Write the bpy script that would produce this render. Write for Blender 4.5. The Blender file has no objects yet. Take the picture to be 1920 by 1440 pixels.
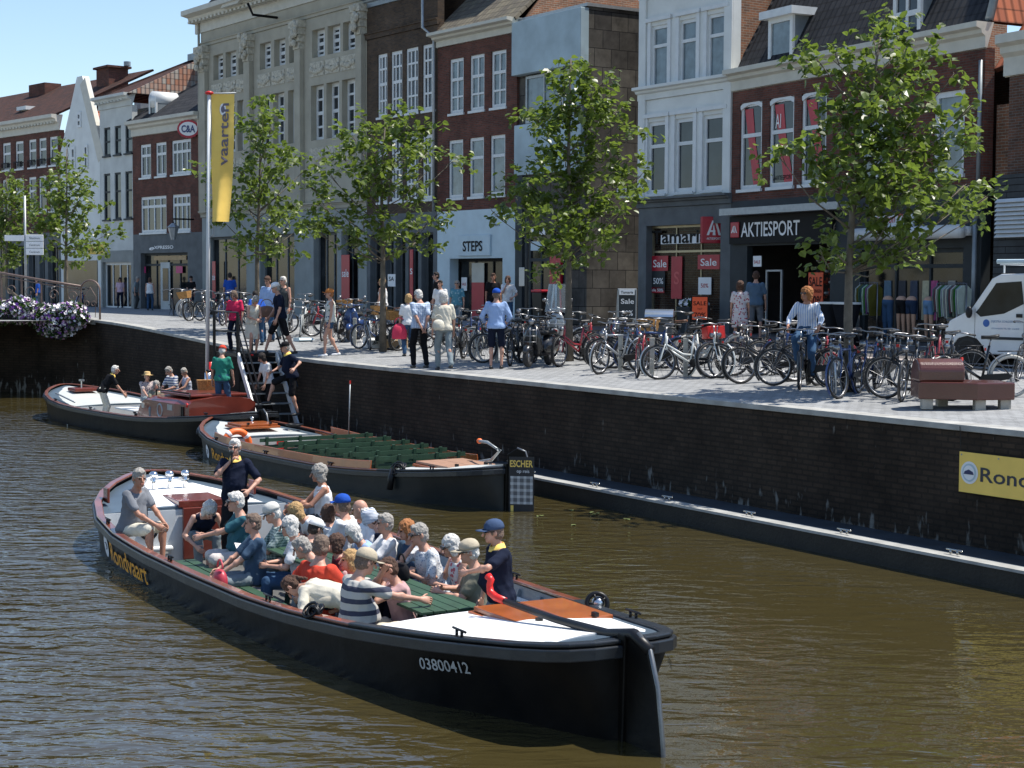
import bpy, math, random
from mathutils import Vector, Matrix, noise
from math import sin, cos, pi, radians, atan2, sqrt, degrees
V = Vector
SC = bpy.context.scene
COL = SC.collection
random.seed(7)

# ------------------------------------------------------------- camera, sky, sun
CAMZ = 3.88; FPX = 3100.0; PITCH = 3.49; ROLL = 0.3
cd = bpy.data.cameras.new('camera'); cam = bpy.data.objects.new('camera', cd); COL.objects.link(cam)
RM = Matrix.Rotation(radians(90-PITCH), 3, 'X') @ Matrix.Rotation(radians(ROLL), 3, 'Z')
cam.location = (0, 0, CAMZ); cam.rotation_euler = RM.to_euler()
cd.sensor_width = 36; cd.lens = 36*FPX/1920; cd.clip_start = .5; cd.clip_end = 3000
SC.camera = cam
SUNV = V((2.35, .35, 5.0)).normalized()
EL = math.asin(SUNV.z); AZ = atan2(SUNV.x, SUNV.y)
w = bpy.data.worlds.new('World'); SC.world = w; w.use_nodes = True
nt = w.node_tree; sky = nt.nodes.new('ShaderNodeTexSky'); sky.sky_type = 'NISHITA'
sky.sun_disc = False; sky.sun_elevation = EL; sky.sun_rotation = AZ
sky.altitude = 0; sky.air_density = 1.0; sky.dust_density = .3; sky.ozone_density = 2.6
bg = nt.nodes['Background']; bg.inputs[1].default_value = .135
nt.links.new(sky.outputs[0], bg.inputs[0])
sl = bpy.data.lights.new('sun', 'SUN'); sl.energy = 5.0; sl.angle = radians(.5); sl.color = (1, .95, .87)
so = bpy.data.objects.new('sun', sl); COL.objects.link(so)
so.rotation_euler = SUNV.to_track_quat('Z', 'Y').to_euler()
SC.view_settings.view_transform = 'Standard'; SC.view_settings.look = 'None'
SC.view_settings.exposure = 0.46; SC.view_settings.gamma = 1
SC.cycles.max_bounces = 6; SC.cycles.transparent_max_bounces = 8

# ------------------------------------------------------------- pixel -> place helpers
CAM = V((0, 0, CAMZ))
def ray(px, py): return RM @ V((px-960, 720-py, -FPX))
def atz(px, py, z):
    r = ray(px, py); return CAM + r*((z-CAMZ)/r.z)
def atd(px, py, d):
    r = ray(px, py); return CAM + r*(d/r.y)
def to_px(p):
    q = RM.transposed() @ (V(p)-CAM); return (960+FPX*q.x/-q.z, 720-FPX*q.y/-q.z)
QT = V((-.524, .852)).normalized(); QN = V((QT.y, -QT.x)); Q0 = V((6.74, 21.9))
def q(t, n): return Q0 + QT*t + QN*n
def qtn(x, y):
    d = V((x, y))-Q0; return d.dot(QT), d.dot(QN)
def sm(x): x = min(1, max(0, x)); return x*x*(3-2*x)
def gz(x, y):
    t, n = qtn(x, y); a = sm((t-21)/20); c = min(1, max(0, n/13))
    return 1.95 + (1-a)*.45*c + a*(.62-.12*c)
def ground(px, py):
    r = ray(px, py); r = r/r.y; d = 15.0
    while d < 200:
        p = CAM + r*d
        if p.z < gz(p.x, p.y): break
        d += .05
    p.z = gz(p.x, p.y); return p

# ------------------------------------------------------------- mesh builder
class MB:
    def __init__(s): s.v = []; s.f = []; s.m = []; s.c = 0; s.T = None
    def add(s, vs, fs, mi=None):
        b = len(s.v)
        if s.T is not None: vs = [s.T @ V(v) for v in vs]
        s.v += [tuple(v) for v in vs]; s.f += [tuple(i+b for i in f) for f in fs]
        s.m += [s.c if mi is None else mi]*len(fs)
    def box(s, x0, x1, y0, y1, z0, z1, mi=None):
        s.add([(x0,y0,z0),(x1,y0,z0),(x1,y1,z0),(x0,y1,z0),(x0,y0,z1),(x1,y0,z1),(x1,y1,z1),(x0,y1,z1)],
              [(0,3,2,1),(4,5,6,7),(0,1,5,4),(1,2,6,5),(2,3,7,6),(3,0,4,7)], mi)
    def bar(s, p0, p1, w, h, up=(0,0,1), mi=None):
        p0 = V(p0); p1 = V(p1); d = (p1-p0).normalized(); up = V(up)
        if abs(d.dot(up)) > .99: up = V((1,0,0))
        x = d.cross(up).normalized()*w/2; y = x.cross(d).normalized()*h/2
        s.add([p0-x-y,p0+x-y,p0+x+y,p0-x+y,p1-x-y,p1+x-y,p1+x+y,p1-x+y],
              [(0,3,2,1),(4,5,6,7),(0,1,5,4),(1,2,6,5),(2,3,7,6),(3,0,4,7)], mi)
    def rings(s, rs, cap=True, mi=None, close=False, wrap=True):
        n = len(rs[0]); vs = [p for r in rs for p in r]; fs = []
        for i in range(len(rs)-1 + (1 if close else 0)):
            j = (i+1) % len(rs)
            for k in range(n if wrap else n-1):
                l = (k+1) % n; fs.append((i*n+k, i*n+l, j*n+l, j*n+k))
        if cap and not close:
            fs.append(tuple(range(n-1, -1, -1))); fs.append(tuple((len(rs)-1)*n+k for k in range(n)))
        s.add(vs, fs, mi)
    def cyl(s, p0, p1, r0, r1=None, n=8, cap=True, mi=None):
        p0 = V(p0); p1 = V(p1); r1 = r0 if r1 is None else r1
        s.rings([circ(p0, p1-p0, r0, n), circ(p1, p1-p0, r1, n)], cap, mi)
    def tube(s, pts, r, n=6, close=False, mi=None):
        pts = [V(p) for p in pts]; rs = []; L = len(pts); ref = None
        for i, p in enumerate(pts):
            a = pts[i-1] if (i > 0 or close) else p; b = pts[(i+1) % L] if (i < L-1 or close) else p
            d = (b-a).normalized()
            if ref is None: ref = V((0,0,1)) if abs(d.z) < .9 else V((1,0,0))
            x = (ref-d*ref.dot(d)).normalized(); ref = x; y = d.cross(x)
            rr = r[i] if isinstance(r, (list, tuple)) else r
            rs.append([p + (x*cos(2*pi*k/n)+y*sin(2*pi*k/n))*rr for k in range(n)])
        s.rings(rs, not close, mi, close)
    def cap(s, p0, p1, r0, r1, n=10, mi=None):
        p0 = V(p0); p1 = V(p1); d = p1-p0; L = d.length
        if L < 1e-5: d = V((0,0,1))
        d = d.normalized(); rs = []
        for a in (-80,-55,-25): rs.append(circ(p0+d*r0*sin(radians(a)), d, r0*cos(radians(a)), n))
        for a in (25,55,80): rs.append(circ(p1+d*r1*sin(radians(a)), d, r1*cos(radians(a)), n))
        s.rings(rs, True, mi)
    def ell(s, c, rx, ry, rz, seg=12, rg=8, M=None, mi=None):
        c = V(c); rs = []
        for i in range(1, rg):
            a = -pi/2 + pi*i/rg; row = []
            for k in range(seg):
                p = V((rx*cos(a)*cos(2*pi*k/seg), ry*cos(a)*sin(2*pi*k/seg), rz*sin(a)))
                row.append(c + (M @ p if M is not None else p))
            rs.append(row)
        s.rings(rs, True, mi)
    def torus(s, c, R, r, ax, n=24, m=6, mi=None, a0=0, a1=2*pi):
        full = abs(a1-a0-2*pi) < 1e-6
        x, y = frame(V(ax)); c = V(c)
        k = n if full else n+1
        s.tube([c + (x*cos(a0+(a1-a0)*i/n)+y*sin(a0+(a1-a0)*i/n))*R for i in range(k)], r, m, full, mi)
    def ext(s, poly, d, mi=None):
        poly = [V(p) for p in poly]; d = V(d); s.rings([poly, [p+d for p in poly]], True, mi)
    def quad(s, a, b, c, d, mi=None): s.add([a,b,c,d], [(0,1,2,3)], mi)
    def build(s, name, mats, par=None, smooth=False, bev=0, loc=None, rot=None):
        me = bpy.data.meshes.new(name); me.from_pydata(s.v, [], s.f)
        if not isinstance(mats, (list, tuple)): mats = [mats]
        for m in mats: me.materials.append(m)
        me.polygons.foreach_set('material_index', s.m)
        if smooth: me.polygons.foreach_set('use_smooth', [True]*len(s.f))
        me.update(); o = bpy.data.objects.new(name, me); COL.objects.link(o)
        if par: o.parent = par
        if loc is not None: o.location = loc
        if rot is not None: o.rotation_euler = rot
        if bev:
            b = o.modifiers.new('bevel', 'BEVEL'); b.width = bev; b.segments = 2; b.limit_method = 'ANGLE'
        if smooth == 'auto': pass
        return o
def frame(d):
    d = d.normalized(); ref = V((0,0,1)) if abs(d.z) < .9 else V((1,0,0))
    x = (ref-d*ref.dot(d)).normalized(); return x, d.cross(x)
def circ(c, d, r, n):
    x, y = frame(d); return [c + (x*cos(2*pi*k/n)+y*sin(2*pi*k/n))*r for k in range(n)]
def tag(o, label=None, cat=None, group=None, kind=None):
    if label: o['label'] = label
    if cat: o['category'] = cat
    if group: o['group'] = group
    if kind: o['kind'] = kind
    return o
def empty(name, loc, rz=0, label=None, cat=None, group=None):
    o = bpy.data.objects.new(name, None); COL.objects.link(o); o.location = loc; o.rotation_euler = (0,0,rz)
    o.empty_display_size = .2
    return tag(o, label, cat, group)
CH = {}
def kids(o): return [c for c in bpy.data.objects if c.parent == o]
def tree_of(o): return (o, [tree_of(c) for c in kids(o)])
def copy_tree(tr, par=None):
    c = tr[0].copy(); COL.objects.link(c); c.parent = par
    for ch in tr[1]: copy_tree(ch, c)
    return c

# ------------------------------------------------------------- materials
MATS = {}
def mat(name, col, rough=.6, metal=0, var=.12, scale=6, bump=0, bscale=40, coat=0, spec=.5, col2=None, emit=0):
    if name in MATS: return MATS[name]
    m = bpy.data.materials.new(name); MATS[name] = m; m.use_nodes = True
    n = m.node_tree.nodes; L = m.node_tree.links; b = n['Principled BSDF']
    b.inputs['Roughness'].default_value = rough; b.inputs['Metallic'].default_value = metal
    b.inputs['Specular IOR Level'].default_value = spec; b.inputs['Coat Weight'].default_value = coat
    tc = n.new('ShaderNodeTexCoord'); nz = n.new('ShaderNodeTexNoise')
    nz.inputs['Scale'].default_value = scale; nz.inputs['Detail'].default_value = 5
    L.new(tc.outputs['Object'], nz.inputs['Vector'])
    rp = n.new('ShaderNodeValToRGB'); rp.color_ramp.elements[0].position = .3; rp.color_ramp.elements[1].position = .7
    c2 = col2 or tuple(min(1, c*(1+var)) for c in col); c1 = tuple(c*(1-var) for c in col) if not col2 else col
    rp.color_ramp.elements[0].color = (*c1, 1); rp.color_ramp.elements[1].color = (*c2, 1)
    L.new(nz.outputs['Fac'], rp.inputs[0]); L.new(rp.outputs[0], b.inputs['Base Color'])
    if bump:
        n2 = n.new('ShaderNodeTexNoise'); n2.inputs['Scale'].default_value = bscale; n2.inputs['Detail'].default_value = 3
        L.new(tc.outputs['Object'], n2.inputs['Vector'])
        bp = n.new('ShaderNodeBump'); bp.inputs['Strength'].default_value = bump; bp.inputs['Distance'].default_value = .02
        L.new(n2.outputs['Fac'], bp.inputs['Height']); L.new(bp.outputs[0], b.inputs['Normal'])
    return m
def nodes(name):
    m = bpy.data.materials.new(name); MATS[name] = m; m.use_nodes = True
    n = m.node_tree.nodes; L = m.node_tree.links
    return m, n, L, n['Principled BSDF'], n.new('ShaderNodeTexCoord')
def xz(n, L, src, sx=1, sz=1, ang=0):
    s = n.new('ShaderNodeSeparateXYZ'); c = n.new('ShaderNodeCombineXYZ'); L.new(src, s.inputs[0])
    a = n.new('ShaderNodeMath'); a.operation = 'ADD'; L.new(s.outputs[0], a.inputs[0]); L.new(s.outputs[1], a.inputs[1])
    L.new(a.outputs[0], c.inputs[0]); L.new(s.outputs[2], c.inputs[1]); return c.outputs[0]
def brickmat(name, c1, c2, mortar, bw=.22, rh=.065, ms=.008, stain=0, xy=False, rough=.85, off=.5, bstr=.4, big=.35):
    m, n, L, b, tc = nodes(name); b.inputs['Roughness'].default_value = rough; b.inputs['Specular IOR Level'].default_value = .15
    v = tc.outputs['Object'] if xy else xz(n, L, tc.outputs['Object'])
    bt = n.new('ShaderNodeTexBrick'); L.new(v, bt.inputs['Vector']); bt.offset = off
    bt.inputs['Scale'].default_value = 1; bt.inputs['Brick Width'].default_value = bw; bt.inputs['Row Height'].default_value = rh
    bt.inputs['Mortar Size'].default_value = ms; bt.inputs['Color1'].default_value = (*c1, 1)
    bt.inputs['Color2'].default_value = (*c2, 1); bt.inputs['Mortar'].default_value = (*mortar, 1); bt.inputs['Bias'].default_value = 0
    nz = n.new('ShaderNodeTexNoise'); nz.inputs['Scale'].default_value = .9; nz.inputs['Detail'].default_value = 8
    nz.inputs['Roughness'].default_value = .7; L.new(tc.outputs['Object'], nz.inputs['Vector'])
    mp = n.new('ShaderNodeMapRange'); mp.inputs[1].default_value = .3; mp.inputs[2].default_value = .7
    mp.inputs[3].default_value = 1-big; mp.inputs[4].default_value = 1+big; L.new(nz.outputs['Fac'], mp.inputs[0])
    mx = n.new('ShaderNodeVectorMath'); mx.operation = 'SCALE'; L.new(bt.outputs['Color'], mx.inputs[0]); L.new(mp.outputs[0], mx.inputs['Scale'])
    out = mx.outputs[0]
    if stain:
        n2 = n.new('ShaderNodeTexNoise'); n2.inputs['Scale'].default_value = 2.2; n2.inputs['Detail'].default_value = 9
        mpp = n.new('ShaderNodeMapping'); mpp.inputs['Scale'].default_value = (3.2, 3.2, 1.1); L.new(tc.outputs['Object'], mpp.inputs[0]); L.new(mpp.outputs[0], n2.inputs['Vector'])
        sp = n.new('ShaderNodeSeparateXYZ'); L.new(tc.outputs['Object'], sp.inputs[0])
        hz = n.new('ShaderNodeMapRange'); hz.inputs[1].default_value = .25; hz.inputs[2].default_value = .85; hz.inputs[3].default_value = .13; hz.inputs[4].default_value = -.03
        L.new(sp.outputs[2], hz.inputs[0])
        ad = n.new('ShaderNodeMath'); ad.operation = 'ADD'; L.new(n2.outputs['Fac'], ad.inputs[0]); L.new(hz.outputs[0], ad.inputs[1])
        r2 = n.new('ShaderNodeMapRange'); r2.inputs[1].default_value = .66; r2.inputs[2].default_value = .76; L.new(ad.outputs[0], r2.inputs[0])
        m2 = n.new('ShaderNodeMix'); m2.data_type = 'RGBA'; L.new(r2.outputs[0], m2.inputs[0]); L.new(out, m2.inputs[6]); m2.inputs[7].default_value = (stain, stain*.97, stain*.88, 1)
        out = m2.outputs[2]
    L.new(out, b.inputs['Base Color'])
    bp = n.new('ShaderNodeBump'); bp.inputs['Strength'].default_value = bstr; bp.inputs['Distance'].default_value = .01
    inv = n.new('ShaderNodeMath'); inv.operation = 'SUBTRACT'; inv.inputs[0].default_value = 1; L.new(bt.outputs['Fac'], inv.inputs[1])
    L.new(inv.outputs[0], bp.inputs['Height']); L.new(bp.outputs[0], b.inputs['Normal'])
    return m
def tilemat(name, c1, c2, tw=.24, th=.3, rough=.6):
    # pantiles: rows along local x, courses up the slope (local z)
    m, n, L, b, tc = nodes(name); b.inputs['Roughness'].default_value = .8; b.inputs['Specular IOR Level'].default_value = .2
    s = n.new('ShaderNodeSeparateXYZ'); L.new(tc.outputs['UV'], s.inputs[0])
    def fr(o, k):
        d = n.new('ShaderNodeMath'); d.operation = 'DIVIDE'; L.new(o, d.inputs[0]); d.inputs[1].default_value = k
        f = n.new('ShaderNodeMath'); f.operation = 'FRACT'; L.new(d.outputs[0], f.inputs[0]); return d.outputs[0], f.outputs[0]
    du, fu = fr(s.outputs[0], tw); dv, fv = fr(s.outputs[1], th)
    si = n.new('ShaderNodeMath'); si.operation = 'SINE'; mu = n.new('ShaderNodeMath'); mu.operation = 'MULTIPLY'; mu.inputs[1].default_value = 2*pi
    L.new(du, mu.inputs[0]); L.new(mu.outputs[0], si.inputs[0])
    h = n.new('ShaderNodeMath'); h.operation = 'MULTIPLY_ADD'; L.new(si.outputs[0], h.inputs[0]); h.inputs[1].default_value = .5
    iv = n.new('ShaderNodeMath'); iv.operation = 'SUBTRACT'; iv.inputs[0].default_value = 1.2; L.new(fv, iv.inputs[1]); L.new(iv.outputs[0], h.inputs[2])
    bp = n.new('ShaderNodeBump'); bp.inputs['Strength'].default_value = 1; bp.inputs['Distance'].default_value = .05; L.new(h.outputs[0], bp.inputs['Height'])
    L.new(bp.outputs[0], b.inputs['Normal'])
    fl = n.new('ShaderNodeMath'); fl.operation = 'FLOOR'; L.new(du, fl.inputs[0]); fl2 = n.new('ShaderNodeMath'); fl2.operation = 'FLOOR'; L.new(dv, fl2.inputs[0])
    cb = n.new('ShaderNodeCombineXYZ'); L.new(fl.outputs[0], cb.inputs[0]); L.new(fl2.outputs[0], cb.inputs[1])
    wn = n.new('ShaderNodeTexWhiteNoise'); wn.noise_dimensions = '2D'; L.new(cb.outputs[0], wn.inputs['Vector'])
    mx = n.new('ShaderNodeMix'); mx.data_type = 'RGBA'; L.new(wn.outputs['Value'], mx.inputs[0]); mx.inputs[6].default_value = (*c1, 1); mx.inputs[7].default_value = (*c2, 1)
    # dark joint under each course
    jr = n.new('ShaderNodeMapRange'); jr.inputs[1].default_value = 0; jr.inputs[2].default_value = .16; jr.inputs[3].default_value = .25; jr.inputs[4].default_value = 1; L.new(fv, jr.inputs[0])
    sc = n.new('ShaderNodeVectorMath'); sc.operation = 'SCALE'; L.new(mx.outputs[2], sc.inputs[0]); L.new(jr.outputs[0], sc.inputs['Scale'])
    L.new(sc.outputs[0], b.inputs['Base Color']); return m
def pattern(name, kind, a, b_, scale=1, rough=.85):
    """cloth patterns: 'stripe' across the height, 'vstripe', 'check', 'floral'"""
    if name in MATS: return MATS[name]
    m, n, L, b, tc = nodes(name); b.inputs['Roughness'].default_value = rough
    o = tc.outputs['Object']; mx = n.new('ShaderNodeMix'); mx.data_type = 'RGBA'
    mx.inputs[6].default_value = (*a, 1); mx.inputs[7].default_value = (*b_, 1)
    if kind in ('stripe', 'vstripe', 'check'):
        s = n.new('ShaderNodeSeparateXYZ'); L.new(o, s.inputs[0]); outs = []
        for ax in ({'stripe': [2], 'vstripe': [0], 'check': [0, 2]}[kind]):
            mu = n.new('ShaderNodeMath'); mu.operation = 'MULTIPLY'; mu.inputs[1].default_value = scale*2*pi; L.new(s.outputs[ax], mu.inputs[0])
            si = n.new('ShaderNodeMath'); si.operation = 'SINE'; L.new(mu.outputs[0], si.inputs[0])
            g = n.new('ShaderNodeMath'); g.operation = 'GREATER_THAN'; g.inputs[1].default_value = .25; L.new(si.outputs[0], g.inputs[0]); outs.append(g.outputs[0])
        if len(outs) == 2:
            av = n.new('ShaderNodeMath'); av.operation = 'MULTIPLY_ADD'; L.new(outs[0], av.inputs[0]); av.inputs[1].default_value = .5
            hf = n.new('ShaderNodeMath'); hf.operation = 'MULTIPLY'; hf.inputs[1].default_value = .5; L.new(outs[1], hf.inputs[0]); L.new(hf.outputs[0], av.inputs[2]); fac = av.outputs[0]
        else: fac = outs[0]
    else:
        v = n.new('ShaderNodeTexVoronoi'); v.inputs['Scale'].default_value = scale; L.new(o, v.inputs['Vector'])
        g = n.new('ShaderNodeMath'); g.operation = 'LESS_THAN'; g.inputs[1].default_value = .33; L.new(v.outputs['Distance'], g.inputs[0]); fac = g.outputs[0]
    L.new(fac, mx.inputs[0]); L.new(mx.outputs[2], b.inputs['Base Color'])
    n2 = n.new('ShaderNodeTexNoise'); n2.inputs['Scale'].default_value = 9; L.new(o, n2.inputs['Vector'])
    bp = n.new('ShaderNodeBump'); bp.inputs['Strength'].default_value = .6; bp.inputs['Distance'].default_value = .03
    L.new(n2.outputs['Fac'], bp.inputs['Height']); L.new(bp.outputs[0], b.inputs['Normal'])
    return m
def cloth(name, col): return mat('cloth_'+name, col, .9, 0, .1, 5, .7, 9, spec=.12)
def text_pts(s, h, bold=0, sx=1.0, shear=0, ls=1.0):
    cu = bpy.data.curves.new('t', 'FONT'); cu.body = s; cu.size = 1; cu.shear = shear; cu.offset = bold; cu.space_character = ls
    cu.resolution_u = 3
    o = bpy.data.objects.new('t', cu); COL.objects.link(o)
    dg = bpy.context.evaluated_depsgraph_get(); me = bpy.data.meshes.new_from_object(o.evaluated_get(dg))
    vs = [tuple(v.co) for v in me.vertices]; fs = [tuple(p.vertices) for p in me.polygons]
    bpy.data.objects.remove(o); bpy.data.curves.remove(cu); bpy.data.meshes.remove(me)
    k = h/.72
    w = max(v[0] for v in vs)*k*sx if vs else 0
    return [(v[0]*k*sx, v[1]*k) for v in vs], fs, w
def text_on(name, s, h, m, par, org, xd, yd, width=None, bold=0, shear=0, center=True, ls=1.0, fn=None):
    """flat lettering: org = lower left (or lower centre) of the text, xd/yd = directions"""
    pts, fs, w = text_pts(s, h, bold, 1, shear, ls); k = (width/w) if width else 1; W = w*k
    xd = V(xd).normalized(); yd = V(yd).normalized(); org = V(org); nn = xd.cross(yd)
    b = MB(); off = -W/2 if center else 0
    if fn: b.add([fn(p[0]*k+off, p[1]) for p in pts], fs)
    else:
        b.add([org + xd*(p[0]*k+off) + yd*p[1] for p in pts], fs)
    return b.build(name, m, par)
# ============================================================= MATERIALS OF THE PLACE
M_glass = mat('window_glass', (.03,.038,.046), .06, 0, .5, .8, spec=.5)
M_curt = mat('curtained_glass', (.13,.17,.19), .12, 0, .35, 3, spec=.7)
M_shopg = mat('shop_glass', (.016,.018,.019), .07, 0, .8, 1.6, spec=.28)
M_whitep = mat('white_paint', (.62,.64,.64), .45, 0, .06, 4)
M_bluew = mat('pale_blue_paint', (.46,.57,.62), .5, 0, .08, 2)
M_panel = mat('weathered_panel', (.33,.42,.46), .55, 0, .22, .9, .1, 8)
M_stone = mat('facade_stone', (.37,.345,.275), .9, 0, .13, 1.3, .3, 25)
M_stone2 = mat('carved_stone', (.46,.43,.35), .9, 0, .3, 9, 1.0, 14)
M_bstone = mat('blue_stone', (.11,.12,.125), .8, 0, .2, 2, .2, 15)
M_darkg = mat('dark_grey_paint', (.032,.038,.042), .6, 0, .2, 2, spec=.25)
M_black = mat('black_paint', (.008,.008,.009), .4, 0, .2, 3, spec=.3)
M_cream = mat('cream_wood', (.52,.5,.43), .6, 0, .08, 3)
M_whitepl = mat('white_plaster', (.64,.66,.64), .7, 0, .08, 1.5, .15, 20)
M_greypl = mat('grey_white_plaster', (.5,.52,.5), .8, 0, .12, 1.2, .2, 15)
M_redb = brickmat('red_brown_brick', (.15,.052,.036), (.085,.034,.026), (.095,.08,.07))
M_darkb = brickmat('dark_brown_brick', (.10,.065,.042), (.06,.043,.033), (.075,.065,.055))
M_brownb = brickmat('brown_brick', (.15,.07,.045), (.09,.05,.036), (.14,.125,.11))
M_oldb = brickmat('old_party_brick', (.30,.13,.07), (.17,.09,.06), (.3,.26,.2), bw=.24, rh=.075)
M_slab = brickmat('dark_stone_slabs', (.06,.055,.05), (.11,.10,.085), (.015,.015,.015), bw=.7, rh=.62, ms=.012, bstr=.8, big=.6)
M_siding = brickmat('grey_board_cladding', (.06,.065,.068), (.055,.06,.062), (.02,.02,.02), bw=4, rh=.16, ms=.012)
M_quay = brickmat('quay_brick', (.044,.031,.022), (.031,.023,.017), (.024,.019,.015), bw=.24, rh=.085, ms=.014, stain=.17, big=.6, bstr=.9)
M_cope = mat('coping_stone', (.34,.335,.31), .8, 0, .25, 3, .3, 20)
M_pave = brickmat('clay_pavers', (.32,.325,.325), (.245,.25,.25), (.13,.13,.13), bw=.26, rh=.13, ms=.010, xy=True, big=.14, bstr=.08)
M_walk = brickmat('dark_footway_slabs', (.17,.15,.14), (.13,.12,.115), (.06,.06,.06), bw=.3, rh=.3, ms=.012, xy=True, big=.2, off=0)
M_kerb = mat('pink_kerb_stone', (.42,.36,.33), .8, 0, .12, 3)
M_slate = brickmat('slate_roof', (.05,.058,.07), (.08,.09,.105), (.02,.02,.025), bw=.3, rh=.2, ms=.015)
T_dark = tilemat('black_pantiles', (.018,.02,.024), (.035,.036,.04))
T_red = tilemat('orange_pantiles', (.36,.115,.055), (.24,.075,.04), .26, .34)
T_brown = tilemat('brown_pantiles', (.075,.035,.025), (.04,.024,.02))
T_mix = tilemat('mixed_pantiles', (.30,.14,.09), (.3,.29,.26))
T_olive = tilemat('weathered_grey_pantiles', (.17,.15,.11), (.10,.09,.075), .26, .33)
M_lead = mat('lead_sheet', (.22,.25,.27), .45, .3, .2, 3)
M_steel = mat('brushed_steel', (.6,.62,.64), .28, 1, .08, 8)
M_galv = mat('galvanised_metal', (.35,.37,.38), .5, .6, .12, 8)
M_sred = mat('sign_red', (.42,.012,.03), .4, 0, .08, 3)
M_swhite = mat('sign_white', (.8,.8,.8), .5, 0, .03, 3)
M_sdark = mat('sign_black', (.006,.006,.007), .55, 0, .1, 3, spec=.15)
M_orange = mat('sale_orange', (.75,.09,.02), .5, 0, .06, 3)
M_yellow = mat('banner_yellow', (.88,.60,.13), .7, 0, .05, 3, .3, 5)
M_navy = mat('logo_navy', (.02,.03,.10), .5, 0, .05, 3)

# ============================================================= GROUND, QUAY, WATER
def strip(name, ts, ns, m, dz=0, kind='structure', zf=None):
    b = MB(); vs = []; fs = []
    for t in ts:
        for n in ns:
            p = q(t, n); z = (zf(t, n) if zf else gz(p.x, p.y)) + dz; vs.append((p.x, p.y, z))
    k = len(ns)
    for i in range(len(ts)-1):
        for j in range(k-1): fs.append((i*k+j, i*k+j+1, (i+1)*k+j+1, (i+1)*k+j))
    b.add(vs, fs); o = b.build(name, m)
    # local frame along the quay so the bond runs parallel with the water
    a = atan2(QT.y, QT.x); R = Matrix.Rotation(a, 4, 'Z'); o.data.transform(R.inverted()); o.matrix_world = R
    return tag(o, kind=kind)
TE = 39.6
def rng(a, b, n): return [a+(b-a)*i/n for i in range(n+1)]
strip('pavement', rng(-22, TE, 60), [.32]+rng(1, 40, 39), M_pave)
strip('street', rng(TE, 160, 60), rng(-14, 60, 60), M_pave, -.002)
strip('footway', rng(-18, 32, 30), [8.6, 9.6, 11, 13, 16, 20], M_walk, .012)
strip('kerb', rng(-18, 30, 30), [8.35, 8.6], M_kerb, .05)
# far ground behind the houses
b = MB(); b.add([(*q(-300,39.5),2.2),(*q(-300,900),2.2),(*q(900,900),2.2),(*q(900,39.5),2.2)], [(0,3,2,1)]); b.add([(*q(159,-500),2.2),(*q(159,39.5),2.2),(*q(900,39.5),2.2),(*q(900,-500),2.2)], [(0,1,2,3)])
tag(b.build('ground', M_pave), kind='structure')
# coping
b = MB(); ts = rng(-22, TE, 70); rs = []
for t in ts:
    p0, p1 = q(t, -.04), q(t, .34); z = gz(*q(t, .1))
    rs.append([(p0.x,p0.y,z-.075),(p0.x,p0.y,z+.012),(p1.x,p1.y,z+.012),(p1.x,p1.y,z-.075)])
b.rings(rs)
tag(b.build('coping', M_cope, bev=.01), 'pale stone coping strip running along the top edge of the quay wall', 'coping')
# quay wall
wallpts = [(t, 0) for t in (-22, TE)]
def wallseg(b, a, c, za, zc, th=.5):
    a = V(a); c = V(c); d = (c-a).normalized(); nn = V((d.y, -d.x))*th
    b.add([(a.x,a.y,-1.2),(c.x,c.y,-1.2),(c.x,c.y,zc),(a.x,a.y,za),(a.x+nn.x,a.y+nn.y,-1.2),(c.x+nn.x,c.y+nn.y,-1.2),(c.x+nn.x,c.y+nn.y,zc),(a.x+nn.x,a.y+nn.y,za)],
          [(0,3,2,1),(4,5,6,7),(0,1,5,4),(1,2,6,5),(2,3,7,6),(3,0,4,7)])
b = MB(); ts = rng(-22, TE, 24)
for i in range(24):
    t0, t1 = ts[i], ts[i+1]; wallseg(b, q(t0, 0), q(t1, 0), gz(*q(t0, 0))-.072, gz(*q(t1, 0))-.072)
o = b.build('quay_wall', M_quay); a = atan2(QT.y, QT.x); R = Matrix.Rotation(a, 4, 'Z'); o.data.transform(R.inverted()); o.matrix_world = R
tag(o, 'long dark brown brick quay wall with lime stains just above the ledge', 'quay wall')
# left return of the wall, rising towards the bridge
C0 = q(TE, 0); C1 = V((-17.3, 57.4)); C2 = V((-26, 60.5))
b = MB(); z0 = gz(*C0)
wallseg(b, C0, C1, z0-.02, 3.0); wallseg(b, C1, C2, 3.0, 3.6)
o = b.build('bridge_abutment', M_quay); tag(o, 'dark brick wall at the left below the hanging flowers', 'abutment')
b = MB()
for (a_, c_, za, zc) in ((C0, C1, z0, 3.02), (C1, C2, 3.02, 3.62)):
    d = (c_-a_).normalized(); nn = V((d.y, -d.x))
    A = a_ - nn*.06; B = c_ - nn*.06; A2 = a_+nn*.4; B2 = c_+nn*.4
    b.rings([[(A.x,A.y,za-.15),(A.x,A.y,za+.01),(A2.x,A2.y,za+.01),(A2.x,A2.y,za-.15)], [(B.x,B.y,zc-.15),(B.x,B.y,zc+.01),(B2.x,B2.y,zc+.01),(B2.x,B2.y,zc-.15)]])
tag(b.build('abutment_coping', M_cope), 'sloping stone coping under the bridge railing at the left', 'coping')
b = MB()
def e2(p, z): return (p.x, p.y, z)
k1 = C0 + V((2.5, 9)); k2 = C1 + V((0, 10)); k3 = C2 + V((-2, 12))
b.add([e2(C0, z0+.0), e2(C1, 3.0), e2(C2, 3.6), e2(k3, 2.52), e2(k2, 2.5), e2(k1, 2.4)], [(0,5,4,1),(1,4,3,2)])
tag(b.build('ramp', M_pave), kind='structure')
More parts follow.
